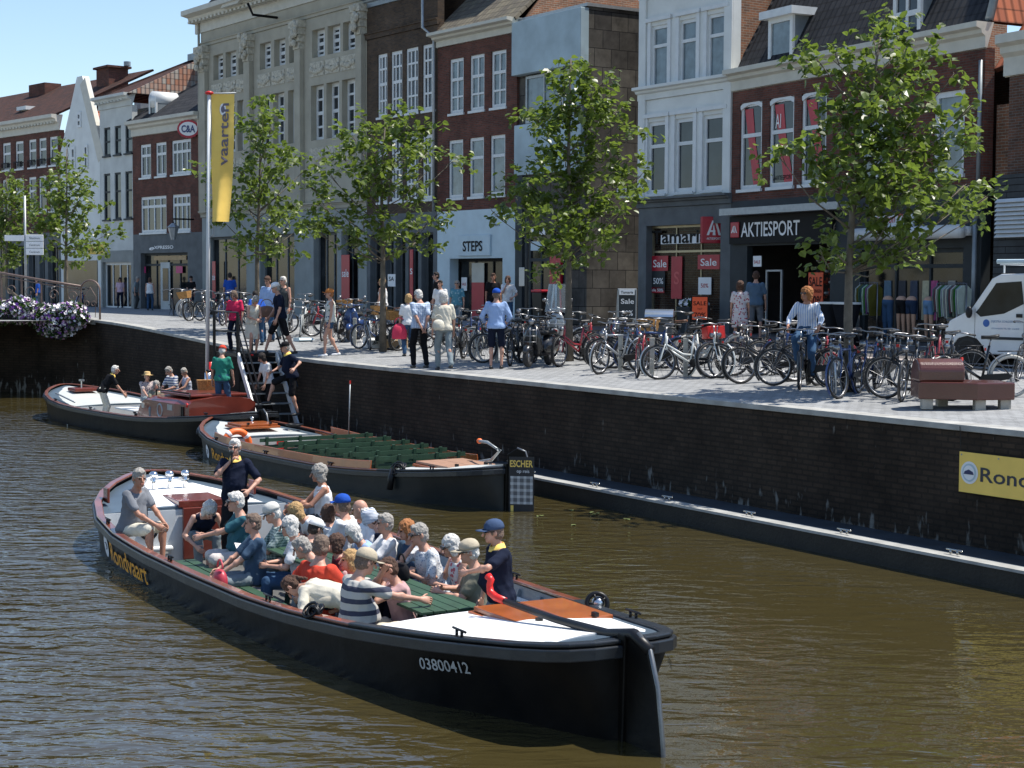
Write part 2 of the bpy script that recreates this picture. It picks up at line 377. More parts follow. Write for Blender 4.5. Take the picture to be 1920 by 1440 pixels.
# the ledge (mooring walkway) at the foot of the wall
M_deckg = mat('ledge_shaded_steel', (.045,.055,.065), .55, .2, .25, 2.5, .2, 30)  # dark colour holds the shade the wall throws on the deck
M_edge = mat('ledge_lit_edge_beam', (.33,.33,.31), .7, 0, .2, 4, .2, 30)  # pale colour holds the sunlit strip along the outer edge
M_fascia = mat('ledge_wet_timber', (.018,.016,.011), .7, 0, .3, 3, .4, 20)
def qbox(b, t0, t1, n0, n1, z0, z1, mi=0, k=12):
    rs = []
    for t in rng(t0, t1, k):
        p0, p1 = q(t, n0), q(t, n1); rs.append([(p0.x,p0.y,z0),(p0.x,p0.y,z1),(p1.x,p1.y,z1),(p1.x,p1.y,z0)])
    b.rings(rs, True, mi)
led = empty('mooring_ledge', (*q(6, -.5), 0), 0, 'long low mooring walkway at the foot of the quay wall, pale outer edge', 'walkway')
inv = V((-led.location.x, -led.location.y, 0))
def ledpart(name, fn, m):
    b = MB(); fn(b); b.v = [(v[0]+inv.x, v[1]+inv.y, v[2]) for v in b.v]; return b.build(name, m, led)
LT0, LT1 = -14, 13.2
ledpart('deck', lambda b: qbox(b, LT0, LT1, -.72, -.01, .12, .30), M_deckg)
ledpart('lit_edge_beam', lambda b: qbox(b, LT0, LT1, -.99, -.722, .275, .315), M_edge)
ledpart('fascia', lambda b: qbox(b, LT0, LT1, -.965, -.70, -.3, .272), M_fascia)
M_cleat = mat('polished_cleat', (.4,.4,.38), .2, 1, .05, 5)
t = -6.0
while t < 13:
    b = MB(); p = q(t, -.84)-V((led.location.x, led.location.y)); d = V((QT.x, QT.y, 0))
    c = V((p.x, p.y, .33)); b.cyl(c-d*.06, c-d*.06+V((0,0,.05)), .02); b.cyl(c+d*.06, c+d*.06+V((0,0,.05)), .02)
    b.cap(c-d*.13+V((0,0,.055)), c+d*.13+V((0,0,.055)), .016, .016, 6); b.build('cleat', M_cleat, led, True); t += 2.1

# water
m, n, L, bs, tc = nodes('canal_water')
bs.inputs['Base Color'].default_value = (.047, .037, .013, 1); bs.inputs['Roughness'].default_value = .03; bs.inputs['IOR'].default_value = 1.95
geo = tc.outputs['Object']
def wnoise(sc, mapscale, det, rot=0, dist=0):
    mp = n.new('ShaderNodeMapping'); mp.inputs['Scale'].default_value = mapscale; mp.inputs['Rotation'].default_value = (0,0,rot)
    L.new(geo, mp.inputs[0]); z = n.new('ShaderNodeTexNoise'); z.inputs['Scale'].default_value = sc; z.inputs['Detail'].default_value = det
    z.inputs['Distortion'].default_value = dist; L.new(mp.outputs[0], z.inputs['Vector']); return z.outputs['Fac']
a1 = wnoise(2.3, (.75, 1.5, 1), 2, .3, .5); a2 = wnoise(9, (.8, 1.3, 1), 2, -.2, .3); a3 = wnoise(.33, (1, 1, 1), 2)
M_water = m
# how ruffled the surface is: more towards the open water at the left
sx = n.new('ShaderNodeSeparateXYZ'); L.new(geo, sx.inputs[0])
mr = n.new('ShaderNodeMapRange'); mr.inputs[1].default_value = 2.5; mr.inputs[2].default_value = -4; mr.inputs[3].default_value = .3; mr.inputs[4].default_value = 1.0
L.new(sx.outputs[0], mr.inputs[0])
mm = n.new('ShaderNodeMath'); mm.operation = 'MULTIPLY_ADD'; L.new(a2, mm.inputs[0]); mm.inputs[1].default_value = .16; L.new(a1, mm.inputs[2])
bp = n.new('ShaderNodeBump'); bp.inputs['Distance'].default_value = .12; L.new(mm.outputs[0], bp.inputs['Height']); 
pr = n.new('ShaderNodeMapRange'); pr.inputs[1].default_value = .35; pr.inputs[2].default_value = .65; pr.inputs[3].default_value = .45; pr.inputs[4].default_value = 1.15; L.new(a3, pr.inputs[0])
ps_ = n.new('ShaderNodeMath'); ps_.operation = 'MULTIPLY'; L.new(pr.outputs[0], ps_.inputs[0]); L.new(mr.outputs[0], ps_.inputs[1]); L.new(ps_.outputs[0], bp.inputs['Strength'])
L.new(bp.outputs[0], bs.inputs['Normal'])
# floating weed
M_leafw = mat('floating_leaf', (.12,.15,.04), .6, 0, .3, 5)

# ============================================================= FACADES
class Fac:
    def __init__(s, name, label, A, vpx, pl, pr, cat='house'):
        d = ray(vpx, 531-.0052*(960-vpx)); s.D = V((-d.x, -d.y)).normalized() # left -> right
        s.A = V(A)
        s.L = s.hit(pl); s.R = s.hit(pr); s.W = (s.R-s.L).length
        s.rz = atan2(s.D.y, s.D.x); s.root = empty(name, (s.L.x, s.L.y, 0), s.rz, label, cat)
        s.N = V((-s.D.y, s.D.x)); s.holes = []
    def hit(s, px, py=450):
        r = ray(px, py); r2 = V((r.x, r.y)); # s.A + D*u = r2*k
        den = r2.x*s.D.y - r2.y*s.D.x; k = (s.A.x*s.D.y - s.A.y*s.D.x)/den; return r2*k
    def uz(s, px, py, y=0):
        A = s.L + s.N*y; r = ray(px, py); den = r.x*s.D.y - r.y*s.D.x; k = (A.x*s.D.y - A.y*s.D.x)/den
        p = CAM + r*k; return (V((p.x, p.y))-A).dot(s.D), p.z
    def u(s, px, py=400, y=0): return s.uz(px, py, y)[0]
    def z(s, px, py, y=0): return s.uz(px, py, y)[1]
    def wall(s, z0, z1, m, u0=0, u1=None, y=0, name='wall', rev=.2, thick=.0):
        u1 = s.W if u1 is None else u1
        H = [h for h in s.holes if h[0] > u0-.01 and h[1] < u1+.01 and h[2] >= z0-.01 and h[3] <= z1+.01]
        us = sorted(set([u0, u1]+[h[0] for h in H]+[h[1] for h in H])); zs = sorted(set([z0, z1]+[h[2] for h in H]+[h[3] for h in H]))
        b = MB()
        for i in range(len(us)-1):
            for j in range(len(zs)-1):
                cu = (us[i]+us[i+1])/2; cz = (zs[j]+zs[j+1])/2
                if any(h[0] < cu < h[1] and h[2] < cz < h[3] for h in H): continue
                b.quad((us[i],y,zs[j]), (us[i+1],y,zs[j]), (us[i+1],y,zs[j+1]), (us[i],y,zs[j+1]))
        for h in H:
            a, c, e, f = h; r = y+rev
            b.quad((a,y,e),(a,y,f),(a,r,f),(a,r,e)); b.quad((c,y,f),(c,y,e),(c,r,e),(c,r,f))
            b.quad((a,y,f),(c,y,f),(c,r,f),(a,r,f)); b.quad((a,y,e),(a,r,e),(c,r,e),(c,y,e))
        # ends
        b.quad((u1,y,z0),(u1,y+.3,z0),(u1,y+.3,z1),(u1,y,z1)); b.quad((u0,y,z0),(u0,y,z1),(u0,y+.3,z1),(u0,y+.3,z0))
        return b.build(name, m, s.root)
    def body(s, z1, m, dep=12, name='side_wall', z0=0, u0=0, u1=None, y0=.3):
        u1 = s.W if u1 is None else u1
        b = MB(); b.box(u0, u1, y0, dep, z0, z1); return b.build(name, m, s.root)
    def window(s, u0, u1, z0, z1, cols=1, rows=(.5,), fm=None, pm=None, fw=.07, y=.1, sill=None, arch=0, lintel=None, name='window', surround=0, meet=1.6, sillm=None, bars=None):
        """frame + pane + bars; rows = heights (0..1 from the bottom) of the horizontal bars"""
        fm = fm or M_whitep; b = MB(); d0, d1 = y-.05, y+.04
        b.box(u0, u0+fw, d0, d1, z0, z1); b.box(u1-fw, u1, d0, d1, z0, z1)
        b.box(u0+fw, u1-fw, d0, d1, z0, z0+fw*1.2); b.box(u0+fw, u1-fw, d0, d1, z1-fw*1.2, z1)
        bw = fw*.35
        for i in range(1, cols):
            c = u0+(u1-u0)*i/cols; b.box(c-bw, c+bw, d0+.01, d1, z0+fw*1.2, z1-fw*1.2)
        for k, r in enumerate(rows):
            c = z0+(z1-z0)*r; w = bw*(meet if k == 0 else 1); b.box(u0+fw, u1-fw, d0+.002*k-.003, d1-.002, c-w, c+w)
        if arch:
            um = (u0+u1)/2; pts = [(u0, d0-.02, z1), (u0, d0-.02, z1-arch)]
            pts = []
            for i in range(9):
                a = i/8; pts.append((u0+(u1-u0)*a, d0-.015, z1-arch*(2*a-1)**2))
            for i in range(8): b.bar(pts[i], pts[i+1], .05, fw*1.3)
        if sill: b.box(u0-.06, u1+.06, y-.1-sill, y+.02, z0-.09, z0-.002)
        if surround:
            g = surround
            b.box(u0-g, u0-.003, -.04, d0, z0-.05, z1+g*.8); b.box(u1+.003, u1+g, -.04, d0, z0-.05, z1+g*.8)
            b.box(u0-g-.05, u1+g+.05, -.09, d0+.004, z1+g*.8+.002, z1+g*.8+.12)
        o = b.build(name, fm, s.root)
        p = MB(); p.box(u0+fw*.5, u1-fw*.5, y, y+.02, z0+fw*.5, z1-fw*.5); p.build('pane', pm or M_glass, o)
        return o
    def wins(s, xs, xr, y1, y0, **kw):
        """row of windows: xs = [(x left, x right) px], heights read at px column xr"""
        za, zb = s.z(xr, y0), s.z(xr, y1); ym = (y0+y1)/2; out = []
        for (a, c) in xs:
            # read the horizontal position at this window's own pixel height
            uu = s.u(a, ym); zc = (za+zb)/2; py = s.pixel(uu, zc)[1]; ua, uc = s.u(a, py), s.u(c, py)
            out.append((ua, uc, za, zb))
            s.holes.append((ua, uc, za, zb)); kw2 = dict(kw); s.window(ua, uc, za, zb, **kw2)
        return out
    def pixel(s, u, z, y=0):
        p = s.L + s.D*u + s.N*y; return to_px((p.x, p.y, z))
    def box(s, name, u0, u1, y0, y1, z0, z1, m, bev=0, par=None):
        b = MB(); b.box(u0, u1, y0, y1, z0, z1); return b.build(name, m, par or s.root, bev=bev)
    def cornice(s, z, h, out=.3, m=None, u0=0, u1=None, dent=0, name='cornice'):
        u1 = s.W if u1 is None else u1; b = MB(); m = m or M_cream
        prof = [(0,-.02),(0,-.0),(-.06,.0),(-.06,h*.45),(-out*.5,h*.55),(-out*.55,h*.7),(-out,h*.78),(-out,h),(.2,h)]
        b.rings([[(u0-.05,p[0],z+p[1]) for p in prof], [(u1+.05,p[0],z+p[1]) for p in prof]])
        if dent:
            k = int((u1-u0)/dent)
            for i in range(k): b.box(u0+i*dent, u0+i*dent+dent*.5, -out*.5-.06, -.02, z+h*.44, z+h*.545)
        return b.build(name, m, s.root)
def roof(s, name, quads, m, par=None):
    """quads of (u,y,z) lists, uv along the eaves and up the slope"""
    me = bpy.data.meshes.new(name); vs = []; fs = []; uvs = []
    for qd in quads:
        b0 = len(vs); P = [V(p) for p in qd]; vs += qd; fs.append(tuple(range(b0, b0+len(qd))))
        e = (P[1]-P[0]).normalized(); nn = (P[1]-P[0]).cross(P[-1]-P[0]).normalized(); up = nn.cross(e)
        uvs += [((p-P[0]).dot(e), (p-P[0]).dot(up)) for p in P]
    me.from_pydata(vs, [], fs); uv = me.uv_layers.new(name='UVMap')
    for l in me.loops: uv.data[l.index].uv = uvs[l.vertex_index]
    me.materials.append(m); me.update(); o = bpy.data.objects.new(name, me); COL.objects.link(o); o.parent = par or s.root
    sd = o.modifiers.new('thickness', 'SOLIDIFY'); sd.thickness = .12; sd.offset = -1
    return o
def lettering(F, s, px0, px1, py, h, m, y=-.1, par=None, bold=.01, shear=0, name='lettering', ls=1.0):
    """lettering on a facade between two px columns, baseline at py (left), cap height h px"""
    u0, z0 = F.uz(px0, py, y); u1 = F.uz(px1, py, y)[0]; hh = F.uz(px0, py-h, y)[1]-z0
    return text_on(name, s, hh, m, par or F.root, (u0, y, z0), (1,0,0), (0,0,1), u1-u0, bold, shear, False, ls)
# --- chain of houses, right to left
def chain(F, px): h = F.hit(px); return (h.x, h.y)
a0 = atd(1415, 520, 48.5)
AK = Fac('sports_shop_house', 'two storey brown brick house with arched windows above the black sports shop front', (a0.x, a0.y), -640, 1370, 1840)
R1 = Fac('corner_house', 'brown brick house cut by the right picture edge with grey boarded ground floor', chain(AK, 1886), -640, 1886, 2080)
WH = Fac('white_house', 'tall white plastered house with tall sash windows above a grey stone shop front', chain(AK, 1370), -1060, 1197, 1369.6)
PA = Fac('panelled_building', 'building with large pale blue facade panels and a dark slab side wall', chain(WH, 1096), -1060, 968, 1096)
ST = Fac('clothes_shop_house', 'red brown brick house with six white sash windows above the white STEPS front', chain(PA, 968), -1300, 820, 967.6)
DB = Fac('dark_brick_building', 'tall dark brown brick building with narrow multi-paned white windows', chain(ST, 820), -1250, 688, 819.6)
SB = Fac('stone_palace', 'big beige stone department store with pilasters, dentil cornice and slate roof', chain(DB, 688), -1230, 379, 687.6, cat='department store')
EX = Fac('coffee_shop_house', 'small brick house with black hipped roof and dormer left of the big stone store', chain(SB, 379), -1600, 250, 378.6)
GW = Fac('grey_white_house', 'grey white plastered house with red and white tiled roof beside the stepped gable', chain(EX, 250), -1500, 189, 249.6)
GA = Fac('gabled_house', 'narrow white house with a steep pointed gable and orange tiled roof', chain(GW, 189), -1500, 114, 188.6)
LB = Fac('long_brick_house', 'long brick house with white cornice and brown roof at the far left', chain(GA, 114), -1800, -40, 113.6)
for f in (R1, AK, WH, PA, ST, DB, SB, EX, GW, GA, LB): print(f.root.name, 'W %.1f' % f.W, 'L', tuple(round(c,1) for c in f.L), 'R', tuple(round(c,1) for c in f.R))
G0 = 2.0   # bottom of every facade, just below the footway

# ---------------- AKTIESPORT house
F = AK
zc0 = F.z(1372, 172); zc1 = F.z(1372, 143)
AKw = F.wins([(1387,1428),(1442,1488),(1502,1549)], 1387, 195, 356, rows=(.62,), pm=M_glass, fw=.1, sill=.08, arch=.14)
F.wins([(1612,1662)], 1750, 175, 330, rows=(.62,), pm=M_curt, fw=.12, sill=.08)
F.wins([(1750,1808)], 1750, 175, 330, rows=(.62,), pm=M_curt, fw=.12, sill=.08)
# entrance, windows of the two shops
zb = F.z(1372, 378); zs = F.z(1400, 455); zr = F.z(1610, 462)
ent = (F.u(1400, 540), F.u(1556, 540), G0, zs-.1); F.holes.append(ent)
shopR = (F.u(1612, 560), F.u(1804, 560), G0+.35, zr-.1); F.holes.append(shopR)
F.wall(zb, zc0, M_redb); F.wall(G0, zb, M_darkg, name='shop_front')
F.body(zc0, M_brownb, dep=9, u0=.02, y0=3.2); 
F.cornice(zc0, zc1-zc0+.15, .35, M_cream)
# red hanging fabric in the three arched windows
for i, (ua, uc, za, zd) in enumerate(AKw):
    b = MB(); w = uc-ua; H = zd-za
    P = [(.12,.93),(.48,.93),(.6,.55),(.92,.03),(.55,.03),(.3,.55)]
    if i == 2: P = [(.1,.93),(.5,.93),(.62,.6),(.9,.1),(.6,.1),(.4,.5)]
    b.ext([(ua+w*x, .085, za+H*z) for x, z in P], (0,.008,0)); b.build('red_window_drape', M_sred, F.root)
b = text_on('window_logo', 'AI', .42, M_swhite, F.root, (AKw[1][0]+.2, .07, AKw[1][3]-.85), (1,0,0), (0,0,1), .26, .0, .0, False)
text_on('window_lettering', 'AKTIESPORT', .13, M_sdark, F.root, (AKw[1][0]+.12, .07, AKw[1][2]+.2), (1,0,0), (0,0,1), .95, .005, 0, False)
# awning box and sign band
ua, ub = F.u(1345, 400), F.u(1600, 400)
za = F.z(1376, 399); zbx = F.z(1376, 392)
F.box('awning_cassette', .1, F.u(1598, 400), -.5, -.002, za-.1, za+.1, M_galv)
sg0, sg1 = F.z(1400, 457, -.12), F.z(1400, 405, -.12)
sg = F.box('sign_band', .1, F.u(1560, 430, -.12), -.12, -.003, sg0, sg1, M_sdark)
lettering(F, 'AKTIESPORT', 1389.5, 1499, 444, 27, M_swhite, -.135, sg, .012)
u0, z0_ = F.uz(1370, 446, -.14); u1, z1_ = F.uz(1386, 416, -.14)
lg = F.box('logo_plate', u0, u1, -.16, -.121, z0_, z1_, M_sred, .03, sg)
def ai_logo(par, u0, z0, w, h, y):
    b = MB(); t = .17*w
    b.ext([(u0,y,z0),(u0+t,y,z0),(u0+.5*w,y,z0+h),(u0+.38*w,y,z0+h)], (0,-.01,0))
    b.ext([(u0+.55*w,y,z0+h),(u0+.68*w,y,z0+h),(u0+w,y,z0),(u0+w-t,y,z0)], (0,-.01,0))
    b.ext([(u0+.42*w,y,z0+.0),(u0+.62*w,y,z0+.0),(u0+.5*w,y,z0+.75*h),(u0+.46*w,y,z0+.6*h)], (0,-.01,0))
    b.ext([(u0+.2*w,y,z0+.22*h),(u0+.6*w,y,z0+.22*h),(u0+.6*w,y,z0+.34*h),(u0+.25*w,y,z0+.34*h)], (0,-.009,0))
    return b.build('logo_mark', M_swhite, par)
ai_logo(lg, u0+.14*(u1-u0), z0_+.3*(z1_-z0_), .7*(u1-u0), .45*(z1_-z0_), -.163)
# box sign sticking out over the neighbour's shop window
S2 = F
cx = F.u(1352, 430); zz0, zz1 = F.z(1352, 456), F.z(1352, 406)
bx = tag(empty('box_sign', (*(F.L + F.D*(-.25) + F.N*(-.7)), 0), 0), 'red square box sign with white logo hanging left of the black sign band', 'sign')
r0 = ray(1340, 430); 
def facing_sign(name, label, px0, px1, py0, py1, depth, th, m, cat='sign', yaw=0, par=None):
    """flat board facing the camera side at a given depth; returns root, width, height; local x right, z up, front at y=0"""
    A = atd(px0, (py0+py1)/2, depth); B = atd(px1, (py0+py1)/2, depth)
    mx, my = (px0+px1)/2, (py0+py1)/2
    z1 = atd(mx, py0, depth).z; z0 = atd(mx, py1, depth).z
    c = (A+B)/2; w = (B-A).length/max(.3, cos(yaw)); r = empty(name, (c.x, c.y, z0), yaw, label, cat)
    b = MB(); b.box(-w/2, w/2, 0, th, 0, z1-z0); bd = b.build('board', m, r, bev=min(.02, th*.3)); return r, w, z1-z0, bd
bpy.data.objects.remove(bx)
r, w_, h_, bd = facing_sign('box_sign', 'red square box sign with white logo hanging left of the black sign band', 1316, 1360, 406, 456, 50.3, .25, M_sred, yaw=.1)
ai_logo(r, -w_*.3, h_*.3, w_*.62, h_*.55, -.003)
text_on('lettering', 'AKTIESPORT', h_*.09, M_swhite, r, (0,-.012,h_*.13), (1,0,0), (0,0,1), w_*.6, .01)
b = MB(); b.bar((w_/2, .1, h_*.8), (w_/2+.7, .3, h_*.8), .05, .05); b.build('bracket', M_sdark, r)
# shop interior (open entrance)
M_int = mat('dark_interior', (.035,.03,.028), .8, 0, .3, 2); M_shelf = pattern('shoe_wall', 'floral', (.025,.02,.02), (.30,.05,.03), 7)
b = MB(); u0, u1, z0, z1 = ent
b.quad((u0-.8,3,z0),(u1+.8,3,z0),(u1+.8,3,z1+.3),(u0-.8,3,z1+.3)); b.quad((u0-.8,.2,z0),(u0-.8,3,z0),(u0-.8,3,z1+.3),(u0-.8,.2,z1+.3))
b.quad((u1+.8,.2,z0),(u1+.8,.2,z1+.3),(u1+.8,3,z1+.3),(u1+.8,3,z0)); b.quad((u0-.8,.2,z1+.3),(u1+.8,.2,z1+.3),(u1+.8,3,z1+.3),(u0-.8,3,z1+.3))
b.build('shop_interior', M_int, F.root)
for k in range(3):
    b = MB()
    for i in range(7): b.box(u0+.9+k*1.15, u0+1.75+k*1.15, 1.8, 2.2, 2.6+i*.32, 2.62+i*.32); 
    b.box(u0+.9+k*1.15, u0+1.75+k*1.15, 2.15, 2.2, 2.45, 4.6)
    sh = b.build('shoe_rack', M_shelf, F.root); b = MB(); rr = random.Random(k)
    for i in range(7):
        for j in range(4): b.ell((u0+1.0+k*1.15+j*.2, 1.88, 2.68+i*.32), .06, .13, .05, 8, 6, mi=rr.choice((0,0,1,2)))
    b.build('shoes', [mat('shoe_red', (.35,.04,.02), .5), mat('shoe_white', (.5,.5,.5), .5), mat('shoe_dark', (.05,.05,.06), .5)], sh, True)
b = MB(); u, z_ = F.u(1452, 560), 0
for uu in (F.u(1452, 560), F.u(1480, 560)): b.box(uu-.025, uu+.025, -.3, -.25, 2.42, 4.3)
b.box(F.u(1452,560), F.u(1480,560), -.3, -.25, 4.25, 4.3); b.build('door_rail', M_galv, F.root)
# orange sale posters inside the window between entrance and tree
def poster(F, px0, px1, py0, py1, lines, m, tm, y=-.03, name='sale_poster', border=None):
    u0, z0 = F.uz(px0, py1, y); u1 = F.uz(px1, py1, y)[0]; z1 = F.uz(px0, py0, y)[1]
    b = MB(); b.box(u0, u1, y, y+.02, z0, z1); p = b.build(name, m, F.root)
    for (s, a, hgt, wd) in lines: text_on('lettering', s, (z1-z0)*hgt, tm, p, ((u0+u1)/2, y-.006, z0+(z1-z0)*a), (1,0,0), (0,0,1), (u1-u0)*wd, .012)
    return p
poster(F, 1515, 1542, 511, 578, [('SALE', .62, .26, .92), ('KORTINGEN', .44, .09, .85), ('70%', .04, .32, .9)], M_orange, M_sdark, -.04)
poster(F, 1412, 1427, 480, 500, [('SALE', .3, .3, .8)], M_swhite, M_sred, -.04)
# right-hand clothes shop: white awning, name board, display windows
u0, u1, z0, z1 = shopR
F.window(u0, u1, z0, z1, cols=3, rows=(.82,), fm=M_darkg, pm=M_shopg, fw=.09, y=.15, name='display_window')
aw0, aw1 = F.u(1606, 440, -.4), F.u(1804, 440, -.4); az = F.z(1700, 437, -.4)
b = MB(); b.cyl((aw0, -.4, az), (aw1, -.4, az), .17, n=14); b.box(aw0, aw1, -.3, -.0, az-.1, az+.12); b.build('white_awning', M_whitep, F.root, True)
nb0, nb1 = F.u(1637, 415, -.05), F.u(1712, 415, -.05); nz0, nz1 = F.z(1637, 430, -.05), F.z(1637, 405, -.05)
nb = F.box('name_board', nb0, nb1, -.06, -.002, nz0, nz1, M_whitep)
text_on('lettering', 'Fashion Club', .23, M_sred, nb, (nb0+.15, -.068, nz0+.15), (1,0,0), (0,0,1), nb1-nb0-.3, .01, .3, False)
# things seen in that window: hanging jeans and tops
for i, (px, c) in enumerate(((1663,(.1,.16,.22)), (1690,(.05,.05,.06)), (1712,(.06,.07,.1)), (1750,(.4,.08,.2)), (1735,(.5,.45,.3)), (1783,(.3,.3,.28)))):
    uu = F.u(px, 540, .1); b = MB(); b.ext([(uu-.16,.12,3.0),(uu+.16,.12,3.0),(uu+.13,.12,4.0),(uu-.13,.12,4.0)], (0,.02,0)); b.build('hung_garment', mat('garment%d' % i, c, .9, 0, .2, 8), F.root)
# roof: steep tiled mansard with two dormers, white hip line, orange tiles at the right
W = F.W; ze = zc1+.18; zt = ze+4.2; yr = 2.0
uh = F.u(1572, 20, 1.0)
roof(F, 'roof', [[(-.0,.15,ze),(W,.15,ze),(W-1.2,yr+.4,zt),(.5,yr+.4,zt)], [(0,.15,ze),(.5,yr+.4,zt),(.5,9,zt),(0,9,ze)][::-1]], T_dark)
roof(F, 'orange_roof', [[(W+.02,.15,ze+.0),(W+.02,9,ze),(W-1.2,9,zt),(W-1.2,yr+.4,zt)], [(W-1.2,yr+.4,zt),(W-1.2,9,zt),(.5,9,zt),(.5,yr+.4,zt)][::-1]], T_red)
b = MB(); b.tube([(W, .1, ze+.05), (W-1.2, yr+.35, zt+.05)], .11, 8); b.build('ridge_tiles', M_lead, F.root, True)
b = MB(); b.tube([(F.u(1568,60,.4)-.0,.5,ze+.5), (F.u(1568,60,.4)-.6,1.5,zt-.6)], .11, 8); 
def dormer(F, px0, px1, py0, py1, y=.35, depth=1.9, barrel=False, fm=M_whitep, pm=M_curt, cols=1, rows=()):
    u0, z0 = F.uz(px0, py1, y); u1 = F.uz(px1, py1, y)[0]; z1 = F.uz(px0, py0, y)[1]
    b = MB(); b.box(u0, u1, y, y+depth, z0, z1); d = b.build('dormer', M_lead, F.root)
    n0 = len(F.holes); w_ = F.window(u0-.02, u1+.02, z0-.02, z1+.02, cols=cols, rows=rows, fm=fm, pm=pm, fw=.13, y=y-.06); w_.parent = d
    b = MB()
    if barrel: b.cyl(((u0+u1)/2, y-.1, z1-.05), ((u0+u1)/2, y+depth+.3, z1-.05), (u1-u0)/2+.05, n=18)
    else: b.box(u0-.22, u1+.22, y-.3, y+depth, z1+.0, z1+.22)
    b.build('dormer_roof', fm, d, smooth=barrel); return d
dormer(F, 1446, 1490, 38, 122); dormer(F, 1680, 1730, -20, 84, barrel=False, cols=2, rows=(.5,), pm=M_glass)
# gap side: gutter pipe
b = MB(); b.cyl((W-.12,-.1,G0), (W-.12,-.1,zb-.3), .06); b.cyl((W-.05,-.1,zc0-.3), (W-.05,-.1,zb), .05); b.build('rain_pipe', M_lead, F.root, True)

# ---------------- corner house at the right edge
F = R1; W = F.W
zt = AK.z(1840, 62)
zq1 = F.z(1889, 143); F.wall(zb, zq1, M_brownb); F.body(zq1, M_brownb, 9, u0=.0)
F.cornice(zq1, .95, .35, M_cream, u0=-.1)
roof(F, 'orange_roof', [[(-.75,.2,zq1+.25),(W,.2,zq1+.95),(W,5,zq1+6.5),(-.55,5,zq1+6.5)], [(-.75,.2,zq1+.25),(-.55,5,zq1+6.5),(-.7,5.2,zq1+.25)]], T_red)
# grey boarded annex in front of the gap
g0 = AK.u(1816, 520, -.25)
gb = MB(); gx0 = g0-AK.W
gb.box(gx0-(.0), 0, -.25, 3, G0, zb+.15); gb.box(.003, W, -.25, .3, G0, zb+.15)
gb.build('boarded_ground_floor', M_siding, F.root)
b = MB(); lu0 = F.u(1868, 400, -.3); z0, z1 = F.z(1868, 445, -.3), F.z(1868, 372, -.3); k = 9
for i in range(k):
    zz = z0+(z1-z0)*i/k; b.add([(lu0,-.36,zz),(W,-.36,zz),(W,-.28,zz+(z1-z0)/k*.8),(lu0,-.28,zz+(z1-z0)/k*.8)], [(0,1,2,3)])
o = b.build('louvre', M_whitep, F.root); sd = o.modifiers.new('t', 'SOLIDIFY'); sd.thickness = .02
F.box('louvre_back', lu0, W, -.27, -.252, z0, z1, M_sdark)
# sun on the lower gap wall, put in as a paler brick panel
pb = MB(); pb.box(AK.W+.003-.0, AK.W+1.1, .4, .6, zb, zb+1.9); pb.build('sunlit_gap_brick', M_oldb, AK.root)
F.holes = []

# ---------------- white house
F = WH; W = F.W
zS = F.z(1197, 376); zL0, zL1 = F.z(1200, 190), F.z(1200, 172); zT = F.z(1200, 2)
F.wins([(1221,1252),(1274,1306),(1326,1360)], 1221, 50, 170, rows=(.68,), pm=M_curt, fw=.09, sill=.06, surround=.16)
F.wins([(1215,1248),(1266,1300),(1318,1356)], 1215, 230, 364, rows=(.66,), pm=M_glass, fw=.1, sill=.08, surround=.16)
F.holes.append((F.u(1211,520), F.u(1350,520), G0+.3, F.z(1211, 424)))
F.wall(zS, zT+6, M_whitepl, rev=.25); F.wall(G0, zS, M_bstone, name='shop_front', rev=.35)
F.body(zT+6, M_oldb, 12, u0=.25, u1=W); 
F.cornice(zL0, zL1-zL0+.1, .3, M_whitepl, name='string_course'); F.cornice(zT, .6, .45, M_whitep); F.cornice(zS-.25, .3, .3, M_bstone, name='shop_cornice')
for uu in (0, W-.35): F.box('quoin_pilaster', uu, uu+.35, -.07, -.002, zS, zT, M_whitepl, .01)
u0, u1, z0, z1 = F.holes[-1]
F.window(u0, u1, z0, z1, cols=3, rows=(.76,), fm=mat('gold_frame', (.35,.3,.2), .35, .6), pm=M_shopg, fw=.06, y=.3, name='shop_window')
# lettering band of the shop
lb0, lz0 = F.uz(1239, 458, .2); lb1 = F.uz(1312, 458, .2)[0]; lz1 = F.uz(1239, 441, .2)[1]
pl = F.box('name_plate', lb0, lb1, .2, .23, lz0, lz1, M_swhite)
text_on('lettering', 'Tamaris', .42, M_sdark, pl, (lb0-.45, .19, lz0+.03), (1,0,0), (0,0,1), lb1-lb0+.75, .02, 0, False)
poster(F, 1222, 1252, 480, 508, [('Sale', .25, .5, .85)], M_sred, M_swhite, .24); poster(F, 1222, 1246, 508, 545, [('50%', .35, .3, .8)], M_darkg, M_swhite, .24)
poster(F, 1258, 1278, 481, 560, [('S', .35, .3, .5)], M_sred, mat('dim_red', (.6,.1,.1), .5), .24)
poster(F, 1308, 1349, 478, 505, [('Sale', .25, .5, .75)], M_sred, M_swhite, .24); poster(F, 1309, 1333, 520, 552, [('50%', .4, .25, .6)], M_swhite, M_sred, .24)
poster(F, 1218, 1245, 538, 549, [('Sale 50%', .25, .5, .9)], M_sred, M_swhite, .24)
M_disp = pattern('shoe_display', 'floral', (.09,.05,.035), (.4,.25,.16), 5)
b = MB()
for k in range(14):
    uu = u0+.15+k*(u1-u0-.3)/13; b.ell((uu, .2, z0+.35+(k % 3)*.22), .07, .05, .05, 8, 6)
b.build('displayed_shoes', [M_disp], F.root, True)
